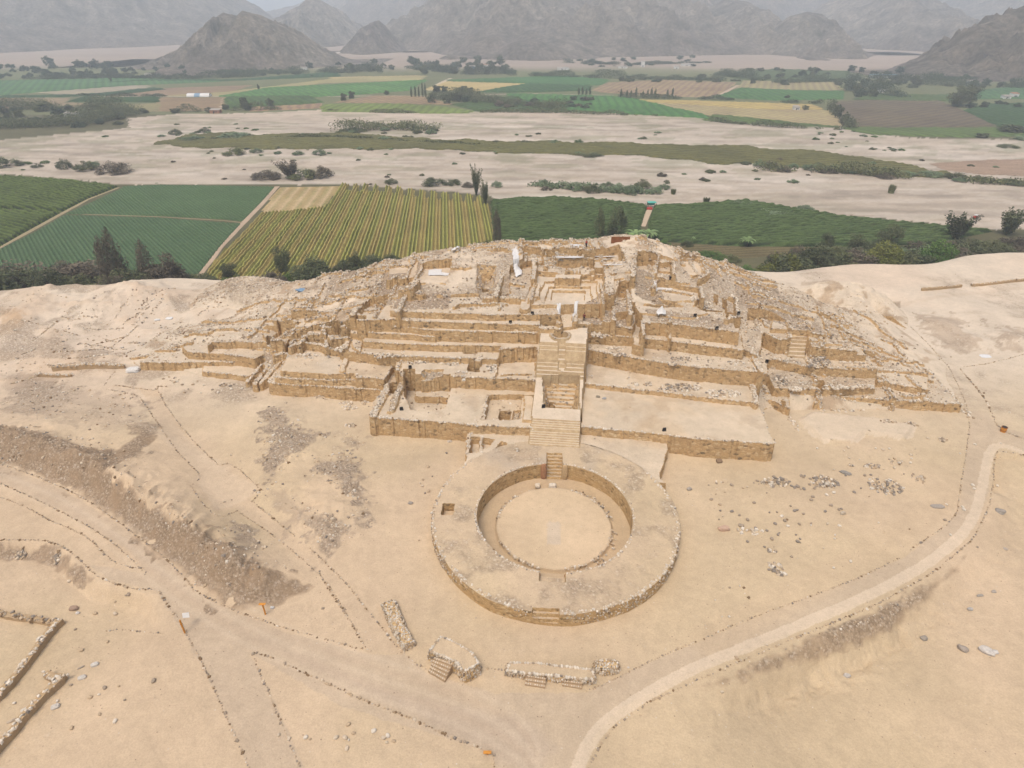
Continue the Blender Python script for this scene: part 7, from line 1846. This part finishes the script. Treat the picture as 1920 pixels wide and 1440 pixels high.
def greenhouse(u, v, wpx, label, m1, m2):
    x, y, z = onv(u, v); W = wpx * mpp(u, v, z)
    rt = root('greenhouse', (x, y, z))
    n = 10; V = []; F = []
    for i, xx in enumerate(np.linspace(-W / 2, W / 2, 13)):
        for j in range(n + 1):
            q = math.pi * j / n; V.append((xx, -4.5 * math.cos(q), 3.6 * math.sin(q)))
    for i in range(12):
        for j in range(n): F.append([i * (n + 1) + j, i * (n + 1) + j + 1, (i + 1) * (n + 1) + j + 1, (i + 1) * (n + 1) + j])
    o = mesh('plastic_cover', np.array(V), F, [m1, m2], rt, midx=[1 if 4 <= (k // n) <= 6 else 0 for k in range(len(F))])
    boxes('end_wall', [(-W / 2, 0, 1.3, .1, 8, 2.6)], m1, rt); boxes('end_wall', [(W / 2, 0, 1.3, .1, 8, 2.6)], m1, rt)
    return tag(rt, label, 'greenhouse')
greenhouse(374, 181, 42, 'long white and blue plastic greenhouse on the tan stubble field', M_WHITE, M_BLUE)
for q in [(136, 218, 22, 3, 'small tin-roofed farmhouse among the trees at left'), (884, 130, 14, 5, 'blue-walled house in the central village', M_BLUE), (905, 127, 18, 5, 'low orange-roofed house in the central village', None, M_BRICK), (1056, 131, 22, 3.5, 'flat white shed on the bare ground in the centre'),
          (1205, 125, 6, 9, 'tall white tower-like house on the bare ground'), (1168, 128, 16, 3, 'low pale building left of the white tower-like house'), (1290, 124, 26, 4, 'long pale building right of the white tower-like house'), (1268, 129, 8, 4, 'little house near the long pale building'),
          (1655, 146, 50, 4, 'long low white and blue farm building at right', None, M_BLUE), (1650, 173, 12, 3, 'small white hut beside the right tree clump'), (1820, 158, 16, 4, 'house under the rocky hill, nearly hidden by trees'), (1900, 182, 12, 4, 'orange-roofed farmhouse at the right edge', None, M_BRICK),
          (1885, 185, 14, 3, 'low pale shed left of the orange-roofed farmhouse'), (1492, 206, 10, 3, 'little hut on the grey-tan fallow field'), (405, 212, 18, 3, 'brown shed at the edge of the riverbed at left', M_BRICK), (500, 128, 8, 4, 'tiny house at the foot of the pointed hill'), (280, 142, 14, 3, 'tiny pale house before the pointed hill'), (570, 131, 12, 4, 'tiny house by the desert road')]:
    house(q[0], q[1], q[2], q[3], q[4], q[5] if len(q) > 5 else None, q[6] if len(q) > 6 else None)
# turquoise hut and its red sacks by the vineyard
x, y, z = onv(1221, 389); rt = root('shelter', (x, y, z))
boxes('roof', [(0, 0, 2.6, 4.2, 3.2, .15)], M_TEAL, rt)
for a, b in ((-1.9, -1.4), (1.9, -1.4), (-1.9, 1.4), (1.9, 1.4)): boxes('post', [(a, b, 1.27, .15, .15, 2.54)], M_BARK, rt)
boxes('back_panel', [(0, 1.45, 1.6, 3.5, .06, 1.6)], M_TEAL, rt)
tag(rt, 'small turquoise-roofed shelter at the end of the vineyard path', 'shelter')
o = blob('sack_heap', (*onv(1218, 393)[:2], VZ + .5), (3.0, 2.0, 1.6), M_RED, None, 8); tag(o, 'heap of red sacks in front of the turquoise shelter', 'sacks')
# vehicle on the riverbed: small red mototaxi
x, y, z = onv(1828, 410); rt = root('three_wheeled_taxi', (x, y, z), .4)
boxes('body', [(0, 0, .75, 2.2, 1.2, .8)], M_RED, rt); boxes('canopy', [(.1, 0, 1.75, 1.7, 1.25, .12)], M_WHITE, rt)
for a, b in ((-.6, -.5), (-.6, .5), (.9, -.5), (.9, .5)): boxes('canopy_post', [(a, b, 1.42, .06, .06, .55)], M_BLACK, rt)
for a, b in ((-1.2, 0), (.8, -.62), (.8, .62)):
    th_ = np.arange(12) / 12 * 6.283
    V = np.r_[np.c_[a + .3 * np.cos(th_), np.full(12, b - .08), .3 + .3 * np.sin(th_)], np.c_[a + .3 * np.cos(th_), np.full(12, b + .08), .3 + .3 * np.sin(th_)], [[a, b - .08, .3], [a, b + .08, .3]]]
    F = [[i, (i + 1) % 12, 12 + (i + 1) % 12, 12 + i] for i in range(12)] + [[24, (i + 1) % 12, i, i] for i in range(12)] + [[25, 12 + i, 12 + (i + 1) % 12, 12 + (i + 1) % 12] for i in range(12)]
    me = bpy.data.meshes.new('wheel'); me.from_pydata([tuple(p) for p in V], [], [tuple(dict.fromkeys(f)) for f in F]); me.materials.append(M_BLACK); wo = bpy.data.objects.new('wheel', me); COL.objects.link(wo); wo.parent = rt
tag(rt, 'tiny red and white three-wheeled taxi parked on the dry riverbed at right', 'vehicle')
# plastic sheets on the summit
def sheet(name, uv, z, thick, label, amp=.25, lift=0, cat='plastic sheet', mat=None, peak=None):
    P = GA(uv, z); c = P.mean(0)
    xs = np.arange(P[:, 0].min() - .1, P[:, 0].max() + .1, .16); ys = np.arange(P[:, 1].min() - .1, P[:, 1].max() + .1, .16)
    X, Y = np.meshgrid(xs, ys)
    ins = inpoly(X + .2 * (fbm(X * 2, Y * 2, 201, 2) - .5), Y, P)
    h = Hat(X, Y)
    Z = h + thick * (.5 + .8 * fbm(X * 1.2, Y * 1.2, 202, 4)) + .03
    if peak:
        px_, py_ = G(peak[0], peak[1], z)
        r_ = np.hypot(X - px_, Y - py_)
        Z = Z + peak[2] * np.exp(-r_ / peak[3]) * (.8 + .5 * ridged(X * .8, Y * .8, 203, 3))
    f = grid_faces(*X.shape); keep = ins.ravel()[f].all(1); f = f[keep]
    u_, inv = np.unique(f.ravel(), return_inverse=True)
    o = mesh(name, (np.stack([X, Y, Z], -1).reshape(-1, 3)[u_] - [c[0], c[1], z]), inv.reshape(-1, 4), mat or M_WHITE, smooth=True)
    o.location = (c[0], c[1], z)
    return tag(o, label, cat)
sheet('plastic_sheet', [(803, 508), (818, 505), (830, 506), (828, 511), (845, 513), (843, 518), (822, 517), (802, 518)], 14.9, .12, 'row of white weighted sheets on the left of the summit')
sheet('plastic_sheet', [(960, 492), (968, 486), (972, 494), (975, 508), (980, 516), (967, 522), (961, 510)], 14.6, .2, 'tall white plastic cover draped in peaks over a pit beside the hall', peak=(968, 512, 2.4, .9))
sheet('plastic_sheet', [(846, 471), (853, 467), (861, 470), (862, 475), (846, 475)], 16.8, .3, 'small white plastic heap on the summit rim at left', peak=(853, 473, .8, 1.0))
sheet('plastic_sheet', [(1068, 466), (1090, 466), (1086, 471), (1070, 470)], 17.3, .2, 'white crumpled sheet on the summit rim in the middle')
sheet('plastic_sheet', [(1230, 588), (1238, 577), (1246, 583), (1249, 591), (1232, 592)], 12.4, .2, 'white plastic tent on the right upper terrace', peak=(1240, 588, 1.6, .8))
sheet('plastic_sheet', [(1043, 573), (1052, 571), (1053, 582), (1049, 590), (1045, 582)], 13.6, .1, 'white cloth wrapped over the left jamb of the portal')
sheet('plastic_sheet', [(1080, 570), (1088, 572), (1080, 586), (1073, 598), (1072, 588)], 12.8, .1, 'white cloth wrapped over the right jamb of the portal')
sheet('plastic_sheet', [(1226, 525), (1238, 523), (1264, 525), (1262, 529), (1238, 528), (1226, 534)], 15.2, .1, 'white sheet capping the wall of the sunken room at right')
def gsheet(u, v, wpx, dpx, col, label, amp=.3):
    x, y, z = onp(u, v); k = mpp(u, v, z)
    return tag(blob('plastic_sheet', (x, y, z + .1), (wpx * k, dpx * k * 2, amp), col, None, int(u), n=12, amp=.4), label, 'plastic sheet')
gsheet(1067, 484, 46, 4, M_WHITE, 'long white sheet lining the pit at the back of the summit', .12); gsheet(1135, 481, 46, 4, M_WHITE, 'white sheet on the floor at the back of the right summit room', .12); gsheet(1150, 497, 36, 2, M_WHITE, 'thin white sheet along the front of the right summit room', .12)
gsheet(566, 546, 22, 6, M_BLUE, 'pale blue crumpled sheet on the left slope of the mound', .5); gsheet(318, 598, 12, 5, M_WHITE, 'white sheet beside the pit on the far left slope', .4); gsheet(295, 601, 10, 3, M_WHITE, 'smaller white rag left of the pit on the far left slope', .3)
# spoil heap rust sheet
x, y, z = onp(1163, 455); o = boxes('rusty_panel', [(0, 0, .7, 4.2, .12, 1.5)], M_RUST); o.location = (x, y, z - .2); tag(o, 'rust-brown corrugated panel standing against the spoil heap on the summit rim', 'panel')
# floodlights
FL = [(1340, 637, 'black floodlight at the foot of the tall upper right wall'), (998, 591, 'black floodlight on the terrace left of the portal'), (957, 607, 'black floodlight on the wall crest left of the stair head'), (770, 699, 'black floodlight near the corner of the left rooms'), (1019, 765, 'black floodlight on the stair landing in front of the pit'),
      (1303, 594, 'black floodlight on the right upper terrace rubble'), (1437, 681, 'black floodlight low on the right flank retaining wall'), (1382, 602, 'black floodlight at the end of the narrow trench'), (1245, 809, 'black floodlight on the front edge of the right platform'), (753, 770, 'black floodlight on the front edge of the left platform'), (1256, 534, 'black floodlight beside the sunken room on the summit')]
for u, v, lb in FL:
    x, y, z = onp(u, v); rt = root('floodlight', (x, y, z), .2)
    boxes('housing', [(0, 0, .42, .55, .22, .4)], M_BLACK, rt); boxes('lens', [(0, .12, .42, .46, .03, .32)], M_GLASS, rt); boxes('bracket', [(-.3, 0, .22, .04, .1, .46), (.3, 0, .22, .04, .1, .46), (0, 0, .02, .64, .3, .06)], M_BLACK, rt)
    tag(rt, lb, 'floodlight', 'floodlights of the ruin')
# orange signs, stake and bin
def sign(u, v, h, label, board=True):
    x, y, z = on(u, v); rt = root('signpost', (x, y, z))
    boxes('post', [(0, 0, h / 2, .14, .14, h)], M_ORANGE, rt)
    if board: 
        o = boxes('sign_board', [(.30, .05, h - .15, .75, .06, .6)], M_PAINT, rt); o.rotation_euler = (R(-25), 0, R(8))
    else: 
        o = boxes('cross_bar', [(0, -.05, h + .03, .8, .3, .06)], M_ORANGE, rt)
    return tag(rt, label, 'sign')
sign(347, 1187, 2.3, 'orange post with a tilted white sign board beside the wide dirt road')
sign(498, 1152, 1.9, 'orange post with a small tilted top board, below the gravel bank', False)
sign(914, 1414, .4, 'short orange marker at the corner of the triangular stone row', False)
x, y, z = on(1880, 809); rt = root('litter_bin', (x, y, z))
th_ = np.arange(20) / 20 * 6.283
def cyl(name, r0, r1, z0_, z1_, mat, par):
    V = np.r_[np.c_[r0 * np.cos(th_), r0 * np.sin(th_), np.full(20, z0_)], np.c_[r1 * np.cos(th_), r1 * np.sin(th_), np.full(20, z1_)]]
    me = bpy.data.meshes.new(name); me.from_pydata([tuple(p) for p in V], [], [(i, (i + 1) % 20, 20 + (i + 1) % 20, 20 + i) for i in range(20)] + [tuple(range(20, 40))])
    me.materials.append(mat); o = bpy.data.objects.new(name, me); COL.objects.link(o); o.parent = par; return o
cyl('barrel', .42, .45, 0, .95, M_ORANGE, rt); cyl('band', .47, .47, .3, .38, M_RUST, rt); cyl('rim', .48, .48, .9, .97, M_RUST, rt); cyl('opening', .38, .38, .96, .985, M_DARK, rt)
tag(rt, 'orange round litter bin on the outer side of the path at right', 'litter bin')
# visitors
def skin(name, pts, edges, rad_, mat, parent, lvl=1):
    me = bpy.data.meshes.new(name); me.from_pydata(pts, edges, []); o = bpy.data.objects.new(name, me); COL.objects.link(o); o.parent = parent
    m1 = o.modifiers.new('skin', 'SKIN'); 
    if not me.skin_vertices: pass
    for i, r_ in enumerate(rad_): me.skin_vertices[0].data[i].radius = (r_, r_)
    me.skin_vertices[0].data[0].use_root = True
    m2 = o.modifiers.new('sub', 'SUBSURF'); m2.levels = lvl; m2.render_levels = lvl
    dg = bpy.context.evaluated_depsgraph_get(); ev = o.evaluated_get(dg); nm = bpy.data.meshes.new_from_object(ev); o.modifiers.clear(); o.data = nm
    nm.materials.clear(); nm.materials.append(mat)
    return o
def person(u, v, shirt, label, rz=0, stride=.12):
    x, y, z = onp(u, v); rt = root('person', (x, y, z), rz)
    body = [(0, 0, .95), (0, 0, 1.15), (0, 0, 1.4), (0, .01, 1.5), (0, .02, 1.6), (0, .02, 1.72),
            (.1, 0, .9), (.1, stride, .5), (.1, stride * .6, .06), (.1, stride * .6 + .14, .03), (-.1, 0, .9), (-.1, -stride * .6, .5), (-.1, -stride, .06), (-.1, -stride + .14, .03),
            (.19, 0, 1.4), (.24, .02, 1.13), (.22, .14, .92), (.22, .19, .84), (-.19, 0, 1.4), (-.24, -.02, 1.13), (-.24, .05, .9), (-.24, .07, .82)]
    ed = [(0, 1), (1, 2), (2, 3), (3, 4), (4, 5), (0, 6), (6, 7), (7, 8), (8, 9), (0, 10), (10, 11), (11, 12), (12, 13), (2, 14), (14, 15), (15, 16), (16, 17), (2, 18), (18, 19), (19, 20), (20, 21)]
    rd = [.13, .12, .12, .055, .085, .07, .09, .065, .045, .04, .09, .065, .045, .04, .06, .045, .035, .04, .06, .045, .035, .04]
    skin('body', body, ed, rd, M_SKIN, rt, 2)
    skin('shirt', [body[i] for i in (0, 1, 2, 14, 15, 18, 19)], [(0, 1), (1, 2), (2, 3), (3, 4), (2, 5), (5, 6)], [.15, .145, .145, .08, .06, .08, .06], shirt, rt, 2)
    skin('trousers', [(0, 0, .96), body[6], body[7], (.1, stride * .6, .12), body[10], body[11], (-.1, -stride, .12)], [(0, 1), (1, 2), (2, 3), (0, 4), (4, 5), (5, 6)], [.145, .11, .085, .07, .11, .085, .07], M_TROU, rt, 2)
    h = blob('hair', (0, -.01, 1.73), (.2, .22, .18), M_BLACK, rt, 3, n=8, amp=.05)
    return tag(rt, label, 'person')
person(1095, 603, M_SHIRT, 'person in maroon top and dark trousers standing on the terrace right of the portal', 2.6)
person(1099, 465, M_REDSHIRT, 'person in a red top standing on the summit rim', .4)
o = stones('stone_marker', np.array([[0, 0, .15], [.05, 0, .4], [.02, .03, .62], [.3, -.2, .12], [.15, -.45, .1], [0, .1, .8]]), np.array([.5, .42, .36, .35, .3, .26]), 'pale'); o.location = onp(968, 845); tag(o, 'little upright stack of pale stones on the forecourt left of the stairway', 'stone stack')
# ------------------------------------------------------------------ haze
hz = boxes('haze', [(0, 3500, 300, 12000, 9400, 760)], None)
hm = bpy.data.materials.new('air_haze'); hm.use_nodes = True
nt = hm.node_tree; nt.nodes.remove(nt.nodes['Principled BSDF'])
pv = nt.nodes.new('ShaderNodeVolumePrincipled'); pv.inputs['Color'].default_value = (.83, .92, 1.0, 1); pv.inputs['Density'].default_value = .00026; pv.inputs['Anisotropy'].default_value = .0
nt.links.new(pv.outputs[0], nt.nodes['Material Output'].inputs['Volume'])
hz.data.materials.append(hm); tag(hz, 'thin pale bluish haze filling the valley', 'haze', kind='stuff')

# ------------------------------------------------------------------ say which one of a group
def ordw(n):
    return '%d%s' % (n, 'th' if 10 <= n % 100 <= 20 else {1: 'st', 2: 'nd', 3: 'rd'}.get(n % 10, 'th'))
byl = {}
for o in sc.objects:
    if o.parent is None and 'label' in o: byl.setdefault(o['label'], []).append(o)
for lb, L_ in byl.items():
    if len(L_) < 2: continue
    L_.sort(key=lambda o: PX(*o.location)[0])
    for i, o in enumerate(L_):
        base = ' '.join(lb.split()[:12])
        o['label'] = base + (', leftmost' if i == 0 else ', rightmost' if i == len(L_) - 1 else ', ' + ordw(i + 1) + ' from the left')
        if 'group' not in o: o['group'] = o['category'] + 's of the same place'
